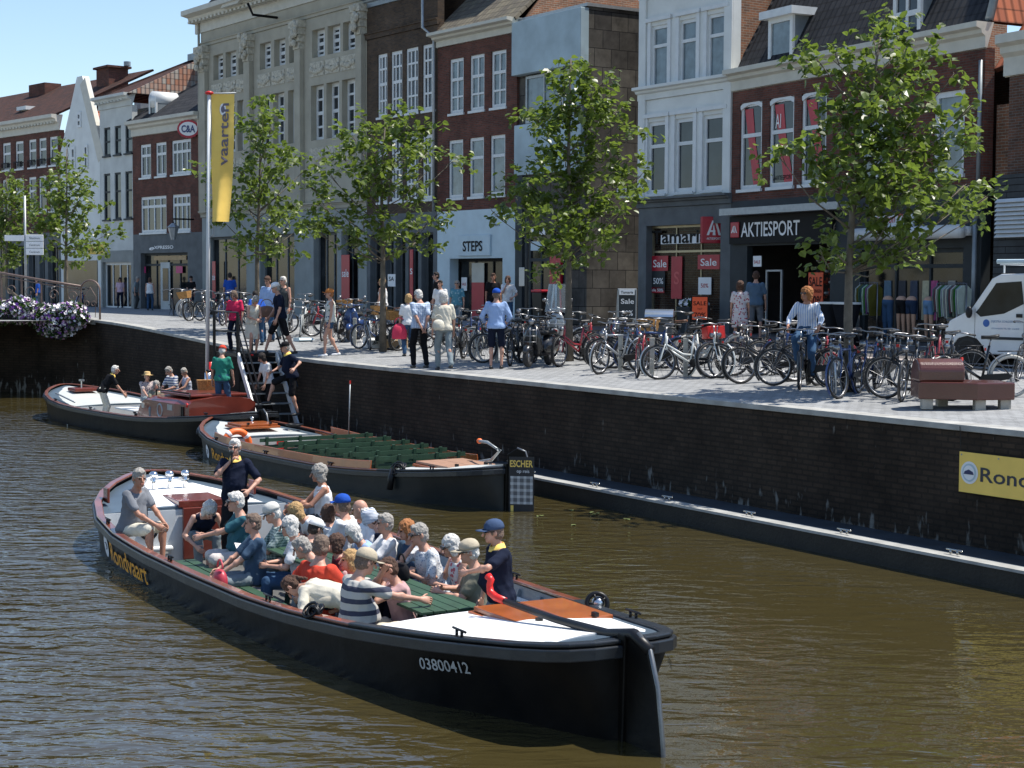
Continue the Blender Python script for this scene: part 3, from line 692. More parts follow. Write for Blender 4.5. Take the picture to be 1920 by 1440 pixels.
# blade sign
r, w_, h_, bd = facing_sign('blade_sign', 'small white illuminated box with black script lettering on the white house corner', 1157, 1200, 353, 372, 55.5, .2, M_swhite)
text_on('lettering', 'Tamaris', h_*.5, M_sdark, r, (0,-.012,h_*.25), (1,0,0), (0,0,1), w_*.7, .01)
b = MB(); b.bar((w_/2,.1,h_*.5),(w_/2+.5,.5,h_*.5),.05,.05); b.build('bracket', M_sdark, r)

# ---------------- panelled building
F = PA; W = F.W
z1p, z0p = F.z(968, 46), F.z(968, 144); zw0 = F.z(1000, 231); zt = F.z(1095, 15)
b = MB(); b.box(-.0, W+.02, -.25, .1, z0p, zt); b.build('upper_panel', M_panel, F.root, bev=.02)
F.body(zt+.05, M_slab, 14, u0=0, y0=.102)
F.box('roof_edge', -.0, W+.05, .0, 14, zt+.052, zt+.16, M_galv)
ua, ub = F.u(985, 180), F.u(1090, 180)
wq = F.window(ua, ub, F.z(985, 232), z0p-.06, cols=3, rows=(), fm=M_galv, pm=M_curt, fw=.08, y=.06)
F.box('lower_panel', F.u(968, 280), F.u(1093, 280), -.1, .1, F.z(968, 330), F.z(968, 236), M_panel, .02)
F.box('ground_pier', .0, .45, -.05, .1, G0, F.z(968, 330)-.02, M_darkg)
poster(F, 995, 1022, 429, 441, [('OLP', .25, .5, .7)], M_swhite, M_navy, -.02, 'poster'); poster(F, 995, 1020, 453, 470, [], M_bluew, M_navy, -.02, 'poster')
dw = F.window(F.u(992, 520), F.u(1060, 520), G0+.1, F.z(992, 428), cols=3, rows=(.7,), fm=M_darkg, pm=M_shopg, fw=.1, y=.05, name='shop_window')
F.box('red_column', F.u(1035, 520), F.u(1055, 520), -.1, .0, G0+.2, F.z(1040, 480), M_sred)
r, w_, h_, bd = facing_sign('info_sign', 'grey square sign with red and blue round symbols beside the dark slab wall', 1105, 1165, 433, 467, 58, .1, M_galv)
b = MB(); b.cyl((-w_*.2,-.01,h_*.62),(-w_*.2,.02,h_*.62), h_*.25, n=18); b.build('red_disc', M_sred, r); b = MB(); b.cyl((w_*.25,-.01,h_*.62),(w_*.25,.02,h_*.62), h_*.25, n=18); b.build('blue_disc', mat('blue_sign', (.02,.1,.4), .4), r)
b = MB(); b.box(-w_*.3, w_*.45, -.01, .01, h_*.12, h_*.22); b.build('red_bar', M_sred, r)
# background block visible above the alley
b = MB(); b.box(-3, 9, 14.2, 22, 2, zt+5); 

# ---------------- STEPS house
F = ST; W = F.W
zc = F.z(820, 90); zg = F.z(824, 397)
F.wins([(843,869),(881,908),(921,949)], 843, 112, 214, rows=(.62,.3), cols=2, pm=M_curt, fw=.1, sill=.06)
F.wins([(841,868),(880,907),(919,947)], 841, 264, 372, rows=(.66,), pm=M_curt, fw=.1, sill=.06)
u0, u1, zt0 = F.u(843, 540), F.u(942, 540), F.z(843, 485); F.holes.append((u0, u1, G0, zt0))
F.wall(zg, zc, M_redb); F.wall(G0, zg, M_bluew, name='shop_front', rev=.5)
F.body(zc, M_redb, 9, y0=1.5)
F.cornice(zc, F.z(820, 75)-zc+.2, .5, M_cream)
zz = F.z(820, 73)+.15
roof(F, 'roof', [[(-.2,-.2,zz),(W+.1,-.2,zz),(W+.1,5.5,zz+5.2),(-.2,5.5,zz+5.2)]], T_olive)
b = MB(); b.ext([(W-.05,-.1,zc),(W-.05,9,zc),(W-.05,9,zz+1),(W-.05,5.5,zz+5.8),(W-.05,5.1,zz+5.8)], (.35,0,0)); b.build('gable_wall', M_oldb, F.root)
F.window(u0, u1, G0, zt0, cols=3, rows=(), fm=M_sdark, pm=M_shopg, fw=.1, y=.45, name='shop_door')
b = MB(); ud0, ud1 = F.u(886, 540, .4), F.u(909, 540, .4); b.box(ud0, ud1, .36, .38, 3.9, F.z(886, 493, .4)); b.build('beige_banner', M_cream, F.root)
b = MB(); b.box(ud0, ud1, .36, .38, 2.3, 3.9); b.build('red_banner', M_sred, F.root)
sp0, sp1 = F.u(858, 460, -.08), F.u(918, 460, -.08); spn = F.box('sign_panel', sp0, sp1, -.08, -.002, F.z(858, 480, -.08), F.z(858, 442, -.08), M_bluew, .01)
lettering(F, 'STEPS', 867, 904, 471, 19, M_sdark, -.095, spn, .02)
lettering(F, 'STEPS', 922, 937, 424, 4, M_sdark, -.02, None, .01)
poster(F, 865, 875, 520, 545, [('SALE', .4, .2, .8)], M_swhite, M_sred, .38)

# ---------------- dark brick building
F = DB; W = F.W
zt = F.z(690, 20); zg = F.z(690, 404)
kw = dict(cols=3, rows=(.52,.26,.76), pm=M_glass, fw=.11, sill=.05)
F.wins([(708,726),(733,754),(761,784),(792,816)], 708, 103, 221, **kw)
F.wins([(708,726),(733,754),(761,784),(792,815)], 792, 253, 374, **kw)
F.wall(zg, zt+6, M_darkb, rev=.25); F.body(zt+6, M_darkb, 10, y0=1.5)
F.cornice(F.z(690, 75), .25, .12, M_darkb, name='string_course'); F.cornice(zt+.1, .4, .3, M_lead)
holes = []
for a, c in ((694,716),(722,738),(742,760),(766,784),(790,812)):
    h = (F.u(a,530), F.u(c,530), G0+.5, F.z(700, 440)); F.holes.append(h)
    F.window(*h, cols=1, rows=(.8,), fm=M_bstone, pm=M_shopg, fw=.06, y=.3, name='shop_window')
F.wall(G0, zg, M_bstone, name='shop_front', rev=.3)
poster(F, 727, 741, 514, 537, [('SA', .45, .35, .7)], M_swhite, M_sdark, -.03); poster(F, 768, 774, 468, 560, [('S', .5, .12, .8)], M_sred, M_swhite, -.03)
b = MB(); b.tube([(W-.1,-.1,zg),(W-.1,-.1,F.z(818,70)),(W-.6,-.3,F.z(818,50)),(W-.6,-.3,zt+2)], .06, 8); b.build('rain_pipe', M_galv, F.root, True)
b = MB(); zch = F.z(845, 2)
for k in range(1): pass
# brick stack behind STEPS roof
b.box(W+.3, W+3.2, 2.5, 6, zt-2, zt+4); b.build('chimney_block', M_darkb, F.root)

# ---------------- stone palace
F = SB; W = F.W
zf0 = F.z(395, 57); zg = F.z(382, 400)
kw = dict(cols=2, rows=(.5,.25,.75), pm=M_glass, fw=.13, y=.32, sill=.05)
bays = [[(400,418),(423,443),(447,467)], [(487,508),(514,535),(542,563)], [(585,609),(614,638),(643,668)]]
for xs in bays: F.wins(xs, 405, 103, 150, **kw)
for xs in bays: F.wins([(a-2, c-2) for a, c in xs], 520, 174, 273, **kw)
for xs in bays: F.wins([(a-4, c) for a, c in xs], 590, 326, 386, cols=2, rows=(), pm=M_curt, fw=.15, y=.2, sill=.05)
for a, c in ((390,462),(488,552),(588,632),(640,672)):
    h = (F.u(a,520), F.u(c,520), G0+.5, F.z(390, 445)); F.holes.append(h); F.window(*h, cols=3, rows=(), fm=M_bstone, pm=M_shopg, fw=.1, y=.3, name='shop_window')
F.wall(zg, zf0, M_stone, rev=.35); F.wall(G0, zg, mat('pale_shop_stone', (.27,.29,.28), .8, 0, .12, 1.4, .2, 20), name='shop_front', rev=.35); F.body(zf0+.5, M_stone, 12, y0=1.5)
F.cornice(zf0, F.z(395,40)-zf0+.6, .8, M_cream, dent=.42, u0=-.5)
F.cornice(F.z(395, 84), .18, .12, M_stone, name='string_course'); F.cornice(zg-.2, .3, .2, M_stone, name='string_course')
zp0, zp1 = zg, F.z(395, 84)
for px in (386, 470, 565, 680):
    ua = F.u(px-5.5, 250); ub = F.u(px+5.5, 250)
    b = MB(); b.box(ua, ub, -.22, -.002, zp0, zp1-1.25); b.build('pilaster', M_stone, F.root, bev=.02)
    b = MB()
    rr = random.Random(px)
    for k in range(4): b.box(ua-.06*k, ub+.06*k, -.26-.05*k, -.002, zp1-1.248+k*.3, zp1-.955+k*.3)
    for k in range(14): b.ell((ua+(ub-ua)*rr.random(), -.34-.1*rr.random(), zp1-1.1+rr.random()), .13, .1, .16, 8, 6)
    b.build('capital', M_stone2, F.root)
# carved relief panels between the window rows
for (y1, y0, xr) in ((158,182,405), (290,318,497)):
    za, zb2 = F.z(xr, y0), F.z(xr, y1)
    for xs in bays:
        for a, c in xs:
            pu0 = F.u(a-3, y1+0*a); pc = F.pixel(F.u(a, 200), (za+zb2)/2)[1]; pu0, pu1 = F.u(a-3, pc), F.u(c-1, pc)
            b = MB(); b.box(pu0, pu1, -.03, -.002, za, zb2); rr = random.Random(a+y0)
            for k in range(7): b.ell((pu0+(pu1-pu0)*(.1+.8*k/6), -.05, za+(zb2-za)*(.25+.2*abs(k-3)/3+.08*rr.random())), .11, .06, .13, 8, 6)
            b.box(pu0+.2*(pu1-pu0), pu0+.8*(pu1-pu0), -.06, -.03, za+.55*(zb2-za), za+.9*(zb2-za))
            b.build('relief_panel', M_stone2, F.root)
# slate roof and pediment
zc = F.z(380, 38); up = F.u(468, 10)
roof(F, 'roof', [[(-.3,-.2,zc),(W,-.2,zc),(W,4.5,zc+7),(4.2,4.5,zc+7)], [(-.3,-.2,zc),(4.2,4.5,zc+7),(4.2,7,zc+7),(-.3,12,zc)][::-1]], M_slate)
b = MB(); pw = F.u(468, 10); zc2 = zc+.05
b.ext([(pw-1.6,-.7,zc2),(pw+.2,-.7,zc2),(pw+5.0,-.7,zc2+3.4),(pw+5.0,-.7,zc2+4.4)], (0,.6,0)); b.build('pediment_cornice', M_cream, F.root)
b = MB(); b.ext([(pw,-.5,zc2),(W,-.5,zc2),(W,-.5,zc2+4),(pw+5,-.5,zc2+3.6)], (0,.3,0)); b.build('pediment_field', M_stone2, F.root)
# floodlight arm
b = MB(); p1 = F.uz(518, 33, -.1); p0 = F.uz(478, 28, -1.2)
b.tube([(p1[0], -.05, p1[1]), (p0[0], -1.3, p0[1]), (p0[0]-.1, -1.5, p0[1]+.5)], .06, 6); b.ell((p0[0]-.1, -1.6, p0[1]+.9), .22, .22, .3); b.build('floodlight', M_sdark, F.root, True)
b = MB(); b.tube([(-.03,-.1,zg),(-.03,-.1,zc)], .06); b.build('rain_pipe', M_stone, F.root, True)
for (a, c, y0, y1) in ((640,655,478,560), (398,404,490,560)):
    poster(F, a, c, y0, y1, [('sale', .5, .18, .85)], M_sred, M_swhite, -.02)
# round red and white oval sign
r, w_, h_, bd = facing_sign('oval_sign', 'oval sign with dark letters C and A on white inside a red rim', 334, 372, 226, 257, F.L.y+.2, .18, M_sred)
bd.data.clear_geometry()
b = MB(); b.rings([[(w_*.55*cos(2*pi*i/40)*(1+.015*cos(pi*i)), y, h_/2+h_*.55*sin(2*pi*i/40)*(1+.03*cos(pi*i))) for i in range(40)] for y in (0,.2)]); tmp = b.build('rim', M_sred, r)
b = MB(); b.rings([[(w_*.45*cos(2*pi*i/40), y, h_/2+h_*.42*sin(2*pi*i/40)) for i in range(40)] for y in (-.02,-.001)]); b.build('face', M_swhite, r)
bpy.data.objects.remove(bd)
text_on('lettering', 'C&A', h_*.42, mat('sign_blue', (.03,.05,.16), .4), r, (0,-.035,h_*.3), (1,0,0), (0,0,1), w_*.68, .03)
b = MB(); b.bar((w_*.5,.1,h_*.5),(w_*.5+.5,.2,h_*.5),.08,.08); b.build('bracket', M_sdark, r)

# ---------------- coffee shop house
F = EX; W = F.W
zc = F.z(253, 256); ze = F.z(253, 236)
F.wins([(263,283),(292,312)], 263, 272, 334, cols=2, rows=(.66,), pm=M_glass, fw=.12, sill=.08)
F.wins([(322,358)], 263, 272, 334, cols=4, rows=(.66,), pm=M_glass, fw=.12, sill=.08)
F.wins([(264,312),(323,357)], 264, 370, 437, cols=4, rows=(.72,), pm=M_glass, fw=.12, sill=.08)
zg = F.z(253, 440); h = (F.u(264,520), F.u(352,520), G0, F.z(264, 475)); F.holes.append(h)
F.wall(zg, zc, M_redb); F.wall(G0, zg, M_bstone, name='shop_front', rev=.35); F.body(zc+.2, M_redb, 9, y0=1.2)
F.cornice(zc, ze-zc+.2, .45, M_cream)
zt = F.z(315, 128, 3)
roof(F, 'roof', [[(-.2,-.2,ze+.2),(W,-.2,ze+.2),(W,4.6,zt+.3),(3.2,4.6,zt)], [(-.2,-.2,ze+.2),(3.2,4.6,zt),(3.2,7,zt),(-.2,9,ze+.2)][::-1]], T_dark)
dormer(F, 283, 296, 186, 220, y=.4, depth=.9, barrel=True, pm=M_glass)
lettering(F, 'XPRESSO', 289, 325, 467, 6, M_swhite, -.03, None, .02); lettering(F, 'e', 278, 289, 469, 8, M_swhite, -.03, None, .02, .3)
F.window(h[0], h[1], h[2], h[3], cols=4, rows=(.82,), fm=M_darkg, pm=M_shopg, fw=.1, y=.3, name='shop_window')
poster(F, 263, 273, 500, 512, [], mat('poster_pink', (.5,.03,.15), .5), M_swhite, .2, 'pink_poster'); poster(F, 330, 342, 499, 512, [], MATS['poster_pink'], M_swhite, .2, 'pink_poster')
dm = F.box('door', F.u(301,520,.2), F.u(318,520,.2), .2, .25, G0, F.z(301,492,.2), M_greypl); F.box('door_glass', F.u(305,520,.17), F.u(315,520,.17), .17, .198, G0+.9, F.z(305,503,.17), M_shopg, 0, dm)
F.box('warm_ceiling', F.u(290,490,.25), F.u(350,490,.25), .22, .26, F.z(300,488,.25), F.z(300,480,.25), mat('shop_beige', (.45,.3,.15), .6))

# ---------------- grey white house
F = GW; W = F.W
zc = F.z(190, 207); ze = F.z(190, 192)
F.wins([(195,207),(215,227),(235,248)], 195, 240, 293, rows=(.5,), pm=M_glass, fw=.08, fm=M_darkg, sill=.1)
F.wins([(195,207),(215,227),(235,248)], 215, 324, 411, rows=(.6,), pm=M_glass, fw=.08, fm=M_darkg, sill=.1)
F.wall(G0+3.5, zc, M_greypl); F.body(zc, M_greypl, 9, y0=1.2)
F.holes.append((F.u(192,530), F.u(246,530), G0+.4, F.z(192,492))); F.wall(G0, G0+3.498, M_greypl, name='shop_front', rev=.3) if F.z(192,492) < G0+3.4 else None
F.holes = [(F.u(192,530), F.u(246,530), G0+.4, min(F.z(192,492), G0+3.4))]; F.wall(G0, G0+3.498, M_greypl, name='shop_front', rev=.3)
F.window(*F.holes[0], cols=4, rows=(), fm=M_whitep, pm=M_shopg, fw=.12, y=.25, name='shop_window')
F.cornice(zc, ze-zc+.2, .5, M_greypl, dent=.4)
zt = F.z(240, 133, 3.2)
roof(F, 'roof', [[(0,-.3,ze+.15),(W+.2,-.3,ze+.15),(W+.2,4,zt),(3.0,4,zt)], [(0,-.3,ze+.15),(3.0,4,zt),(3.0,6,zt),(0,8,ze+.15)][::-1]], T_brown)
roof(F, 'side_roof', [[(W+.22,-.3,ze+.15),(W+.22,6,ze+.15),(W+.21,4,zt+.05)]], T_mix)
F.box('roof_platform', 2.8, W+1.5, 3.8, 7, zt, zt+.35, M_lead)
b = MB(); a_ = F.uz(186, 125, 3); c_ = F.uz(231, 125, 3); b.box(a_[0]-.4, c_[0]-1.9, 3, 4.2, ze, F.z(186, 130, 3)); b.box(a_[0]-.55, c_[0]-1.75, 2.85, 4.35, F.z(186, 130, 3), F.z(186, 126, 3)); ch = b.build('chimney', M_redb, F.root)
b = MB(); b.cyl(((a_[0]+c_[0])/2,4,F.z(186,126,3)), ((a_[0]+c_[0])/2,4,F.z(186,118,3)), .2, n=10); b.build('flue_cap', M_lead, ch)

# ---------------- gabled house
F = GA; W = F.W
zt = F.z(150, 143); zs = F.z(122, 290); um = F.u(149, 150)
for a, c, y1, y0 in ((146,153,211,240),(135,142,276,318),(159,166,272,317)): F.wins([(a,c)], a, y1, y0, rows=(.5,), pm=M_glass, fw=.12, y=-.02)
F.holes = []
b = MB(); b.ext([(0,0,G0),(W,0,G0),(W,0,zs),(um+.9,0,zt-1),(um+.35,0,zt),(um-.35,0,zt),(um-.9,0,zt-1),(0,0,zs)], (0,.4,0)); b.build('gable_wall', M_whitepl, F.root)
b = MB(); b.bar((um+.4,.1,zt-.3),(W+.15,.1,zs-.5),.75,.22,up=(0,-1,0)); b.build('gable_coping', M_cream, F.root)
roof(F, 'roof', [[(W,.4,zs-1),(W,9,zs-1),(um,9,zt-1.8),(um,.4,zt-1.8)], [(0,.4,zs-1),(um,.4,zt-1.8),(um,9,zt-1.8),(0,9,zs-1)]], T_red)
F.body(zs-1, M_whitepl, 9, y0=.4)
F.box('shop_window', .4, W-.4, -.03, -.003, G0+.4, G0+3, M_shopg); F.box('chimney', um+.5, um+1.3, 3, 4, zt-2, zt-.3, M_lead)
r, w_, h_, bd = facing_sign('yellow_shop_sign', 'small yellow shop sign on the gabled house behind the tree', 165, 195, 458, 477, F.R.y-.6, .1, M_yellow)
text_on('lettering', 'OUTLET', h_*.4, M_sdark, r, (0,-.012,h_*.3), (1,0,0), (0,0,1), w_*.7, .01)

# ---------------- long brick house
F = LB; W = F.W
zc = F.z(0, 259); ze = F.z(0, 232)
F.wins([(-24,-10),(5,20),(29,44),(54,68),(73,87),(93,108)], 5, 269, 320, rows=(.6,), pm=M_glass, fw=.12, sill=.08)
F.wins([(-24,-10),(5,20),(29,45),(54,68),(73,87),(93,108)], 29, 335, 400, rows=(.6,), pm=M_glass, fw=.12, sill=.08)
zg = F.z(0, 440)
for a, c in ((-20,10),(16,28),(34,46),(54,66),(74,84),(90,110)):
    h = (F.u(a,500), F.u(c,500), G0+.3, F.z(0, 462)); F.holes.append(h); F.window(*h, cols=2, rows=(), fm=M_bstone, pm=M_shopg, fw=.1, y=.25, name='shop_window')
F.wall(zg, zc, M_redb); F.wall(G0, zg, M_bstone, name='shop_front', rev=.3); F.body(zc, M_redb, 9, y0=1.2)
F.cornice(zc, ze-zc, .5, M_cream, dent=.4)
zt = F.z(140, 155, 3.5)
roof(F, 'roof', [[(-8,-.3,ze),(W,-.3,ze),(W+2.6,4.5,zt+.2),(-8,4.5,zt+.2)]], T_brown)
b = MB(); u0 = F.u(54, 170, 3.5); b.box(u0, u0+2.2, 3.5, 4.6, zt-.5, F.z(54,160,3.5)); b.build('chimney', M_redb, F.root)
dormer(F, 43, 54, 208, 217, y=1.2, depth=1)
for a, c in ((5,20),(29,44),(54,68),(73,87),(93,108)):
    b = MB()
    for k in range(8): uu = F.u(a,310)+(F.u(c,310)-F.u(a,310))*k/7; b.cyl((uu,-.1,F.z(0,319)),(uu,-.1,F.z(0,308)),.02,n=4)
    b.bar((F.u(a,310),-.1,F.z(0,308)),(F.u(c,310),-.1,F.z(0,308)),.05,.05); b.build('window_railing', M_sdark, F.root)
# ============================================================= BOATS
HB = [(-.12,0),(-.1,.3),(-.02,.5),(.12,.62),(.45,.76),(1,.9),(1.6,1.05),(2.8,1.3),(4,1.46),(5.2,1.57),(6.8,1.66),(8.4,1.7),(10,1.7),(11.2,1.6),(12.2,1.38),(12.9,1.12),(13.5,.8),(13.95,.46),(14.18,.22),(14.24,0)]
def hb(x):
    for (a, b), (c, d) in zip(HB, HB[1:]):
        if a <= x <= c: return b+(d-b)*(x-a)/(c-a)
    return 0
def hw_(x, k):
    a = min(1, max(0, (1.9-x)/1.9)); c = min(1, max(0, (x-12)/2.2)); return hb(x)*(1.012-.045*k)*(1-.62*a*k**1.2)*(1-.35*c*k**1.2)
def sheer(x):
    u = x/14.24; return .46+.36*max(0, (0.38-u)/.38)**1.8 + .36*max(0, (u-.6)/.4)**1.7
M_hull = mat('tarred_hull', (.003,.003,.003), .4, 0, .6, 1.8, .3, 5, spec=.16, col2=(.011,.009,.007))
M_hullg = mat('grey_green_hull', (.018,.022,.022), .45, 0, .25, 1.4, .25, 6, spec=.3, col2=(.035,.035,.032))
M_rub = mat('blue_grey_rubbing_strake', (.016,.019,.023), .35, 0, .3, 3, .15, 10)
M_varn = mat('varnished_mahogany', (.19,.055,.026), .3, 0, .3, 2.5, .1, 12, coat=.6)
M_varn2 = mat('orange_varnish', (.36,.095,.022), .3, 0, .18, 3, .1, 10, coat=.5)
M_maroon = mat('maroon_cabin_paint', (.16,.03,.018), .3, 0, .25, 2, .1, 8, coat=.5)
M_white_deck = mat('white_deck', (.8,.8,.78), .5, 0, .04, 2)
M_greydeck = mat('pale_grey_deck', (.5,.52,.5), .5, 0, .08, 2)
M_bluedeck = mat('blue_grey_deck_margin', (.07,.10,.13), .4, 0, .2, 2)
M_inner = mat('grey_inner_planking', (.30,.33,.36), .5, 0, .12, 4)
M_floor = mat('boat_floor', (.09,.09,.085), .8, 0, .25, 3)
M_green = mat('green_bench_paint', (.022,.062,.032), .6, 0, .2, 4)
M_rope = mat('grey_rope', (.3,.28,.24), .9, 0, .3, 30, .6, 60)
M_redtip = mat('red_paint', (.6,.02,.015), .35, 0, .1, 4)
M_lifering = mat('lifering_orange', (.85,.16,.03), .5, 0, .06, 4)
M_gold = mat('gold_lettering', (.95,.40,.02), .5, 0, .1, 6)

def boat(name, label, S, f, sc, hullm, fore, deckm, fx=11.7, ax=2.6, marg=.26, aft=True, inm=None):
    inm = inm or M_inner
    rz = atan2(f[1], f[0]); R = empty(name, (S[0], S[1], 0), rz, label, 'boat'); 
    xs = [p[0] for p in HB]; xs = sorted(set(xs + [i*.5 for i in range(1, 28)]))
    P = lambda x, y, z: (x*sc, y*sc, z*sc if z > 0 else z)
    def sec(x):
        w = hb(x); h = sheer(x)
        return [(w, h), (hw_(x,.12), h-.10), (hw_(x,.35), h*.65), (hw_(x,.65), h*.35), (hw_(x,1), .0), (hw_(x,1)*.95, -.3), (0, -.42)]
    # outer shell, port and starboard in one skin
    b = MB(); rs = []
    for x in xs:
        s = sec(x); xo = x; rs.append([P(xo, y, z) for y, z in s] + [P(xo, -y, z) for y, z in s[-2::-1]])
    b.rings(rs, cap=False, wrap=False)
    hull = b.build('hull', hullm, R, smooth=True)
    # inner skin
    b = MB(); rs = []
    X = [x for x in xs if ax-.4 <= x <= fx+.3]
    for x in X:
        w = hb(x)-.07; h = sheer(x); rs.append([P(x,w,h-.01), P(x,w*.97,h*.4), P(x,hw_(x,1)*.86,-.25), P(x,-hw_(x,1)*.86,-.25), P(x,-w*.97,h*.4), P(x,-w,h-.01)])
    b.rings(rs, cap=False, wrap=False); b.build('inner_planking', inm, R)
    b = MB(); rs = [[P(x,hw_(x,1)*.87,-.235), P(x,-hw_(x,1)*.87,-.235), P(x,-hw_(x,1)*.86,-.26), P(x,hw_(x,1)*.86,-.26)] for x in X]; b.rings(rs); b.build('floor', M_floor, R)
    # gunwale cap and rubbing strake
    for nm, m, off0, off1, z0, z1 in (('gunwale', M_varn, -.085, .025, .0, .035), ('rubbing_strake', M_rub, .0, .055, -.12, -.012)):
        b = MB()
        for s in (1, -1):
            rs = []
            for x in xs:
                w = hb(x); h = sheer(x)
                dx = 0; 
                e = .0
                # outward normal in plan
                a = .15; dw = (hb(min(x+a, 14.24))-hb(max(x-a, -.12)))/(min(x+a,14.24)-max(x-a,-.12)); nl = sqrt(1+dw*dw); nx, ny = -dw/nl, 1/nl
                pts = [(off0, z0), (off1, z0), (off1, z1), (off0, z1)]
                rs.append([P(x+nx*o, max(0, w+ny*o)*s, h+z) for o, z in pts])
            b.rings(rs)
        ob = b.build(nm, [m, M_rub], R, bev=.012)
        if nm == 'gunwale' and aft:
            for pl in ob.data.polygons:
                if pl.center.x < 2.75*sc: pl.material_index = 1
    # ribs and stringers on the inner side
    b = MB(); x = ax+.5
    while x < fx-.2:
        for s in (1, -1):
            w = hb(x)-.08; b.bar(P(x, s*w*.84, -.2), P(x, s*w, sheer(x)-.05), .07, .07, up=(1,0,0))
        x += .62
    b.build('ribs', inm, R)
    for zf in (.78, .45):
        for s in (1, -1):
            b = MB(); pts = [P(x, s*(hb(x)-.12-.03*(1-zf)), sheer(x)*zf-.05) for x in X]; b.tube(pts, .035, 4); b.build('stringer', M_whitep if inm is M_inner else inm, R)
    # decks
    def deck(nm, x0, x1, m, mg, dz, curve=0, th=.04):
        XX = [x for x in xs if x0 < x < x1]; XX = [x0]+XX+[x1]
        rs = []
        for x in XX:
            w = max(.0, hb(x)-mg); z = sheer(x)+dz+.05*(1 if 1 else 0)
            rs.append([P(x, y*w, z-.05*(y*y)) for y in (1,.75,.4,0,-.4,-.75,-1)] + [P(x, -w, z-.05-th), P(x, w, z-.05-th)])
        b = MB(); b.rings(rs); return b.build(nm, m, R)
    deck('foredeck_margin', fx, 14.1, M_bluedeck, .06, -.06)
    fd = deck('foredeck', fx+.06, 13.85, deckm, marg, -.05)
    if aft:
        deck('aftdeck_margin', 0.02, ax, M_bluedeck, .06, .0); deck('aftdeck', .26, ax-.02, deckm, marg*.7, .015)
        b = MB(); w = hb(ax)-.08; b.box(*[v*sc for v in (ax-.05, ax+.03)], -w*sc, w*sc, -.25, (sheer(ax)-.06)*sc); b.build('aft_bulkhead', M_inner, R)
    b = MB(); w = hb(fx)-.08; b.box((fx-.02)*sc, (fx+.04)*sc, -w*sc, w*sc, -.25, (sheer(fx)-.06)*sc); bh = b.build('fore_bulkhead', M_whitep if fore else M_greydeck, R)
    # stem fender roll around the bow
    b = MB(); pts = []
    for x in [12.6, 13.1, 13.5, 13.8, 14.0, 14.18]: pts.append(P(x+.04, hb(x)+.05, sheer(x)-.12))
    pts = pts + [P(14.3, 0, sheer(14.2)-.12)] + [(p[0], -p[1], p[2]) for p in pts[::-1]]
    b.tube(pts, .055*sc, 8); b.build('bow_fender', M_rub, R, True)
    # sternpost + rudder
    b = MB(); b.bar(P(-.1,0,-.4), P(-.14,0,.92), .12*sc, .12*sc); b.build('sternpost', M_hull, R, bev=.01)
    rud = [(-.16,.93),(-.05,.95),(-.32,.95),(-.5,.84),(-.62,.55),(-.7,.1),(-.74,-.35),(-.16,-.35)] if fore else [(-.16,1.1),(-.05,1.1),(-.34,1.22),(-.5,1.16),(-.58,.9),(-.62,.4),(-.66,-.35),(-.16,-.35)]
    ang = 0 if fore else -.85
    rr = empty('rudder', P(-.16,0,0), -ang); rr.parent = R
    b = MB(); b.ext([((x+.16)*sc, -.03, z*sc) for x, z in [rud[0]]+rud[2:]], (0,.06,0)); b.build('blade', M_hull, rr, bev=.01)
    b = MB(); b.tube([((x+.16)*sc, 0, z*sc) for x, z in rud[2:7]], .024*sc, 6); b.build('blade_edge', mat('worn_steel_edge', (.16,.17,.18), .35, .6, .2, 8), rr, True)
    # cleats along the rail
    for x in (1.2, 4.6, 7.6, 10.6):
        for s in (1, -1):
            b = MB(); y = s*(hb(x)-.03); z = sheer(x)+.035
            b.cyl(P(x-.05,y,z), P(x-.05,y,z+.05), .015); b.cyl(P(x+.05,y,z), P(x+.05,y,z+.05), .015); b.cap(P(x-.12,y,z+.06), P(x+.12,y,z+.06), .014, .014, 6); b.build('cleat', M_black, R, True)
    return R, P, rr
def hulltext(R, P, s, x0, zoff, h, width, m, side=1, name='lettering'):
    """letters wrapped on the outer side of the hull; run from x0 towards the stern on the port side"""
    def fn(tx, ty):
        x = x0 - tx; z = sheer(x)-zoff+ty
        w = hb(x); H = sheer(x); k = min(1, max(0, (H-z)/H)); y = hw_(x,k)+.022
        return P(x, y*side, z)
    return text_on(name, s, h, m, R, (0,0,0), (1,0,0), (0,0,1), width, .010, 0, False, 1.0, fn)
def disc_on_hull(R, P, x, z, r, name='round_logo'):
    o = None
    for k, (m, rr, e) in enumerate(((M_swhite, r, .02), (M_navy, r*.6, .026), (M_swhite, r*.48, .03))):
        def pt(a, q_):
            xx = x+q_*cos(a); zz = z+q_*sin(a)*(1 if k == 0 else .55); w = hb(xx); H = sheer(xx); kk = min(1, max(0, (H-zz)/H)); return P(xx, hw_(xx,kk)+e, zz)
        b = MB(); n_ = 24; b.add([pt(2*pi*i/n_, rr) for i in range(n_)], [tuple(range(n_))]); d = b.build(name if k == 0 else 'logo_mark', m, o or R); o = o or d
    return o
S1 = (.92, 14.0); f1 = V((-.475, .88)).normalized()
R1b, P1, rud1 = boat('tour_boat', 'black open tour boat full of passengers steered by a man with a navy cap', S1, f1, 1.0, M_hull, True, M_white_deck)
n1 = V((f1.y, -f1.x)) # starboard
def b1(x, y): return V(S1)+f1*x - n1*y   # local (x fore, y port) -> world xy
hulltext(R1b, P1, 'Rondvaart', 10.3, .40, .27, 1.85, M_gold)
disc_on_hull(R1b, P1, 10.58, sheer(10.6)-.27, .155)
hulltext(R1b, P1, '03800412', 1.72, .30, .11, .62, mat('hull_number_grey', (.4,.42,.42), .5))
text_on('lettering', '03800412', .08, MATS['hull_number_grey'], R1b, (.1,-.60,.52), (.5,-.25,0), (0,0,1), .3, .01, 0, True)
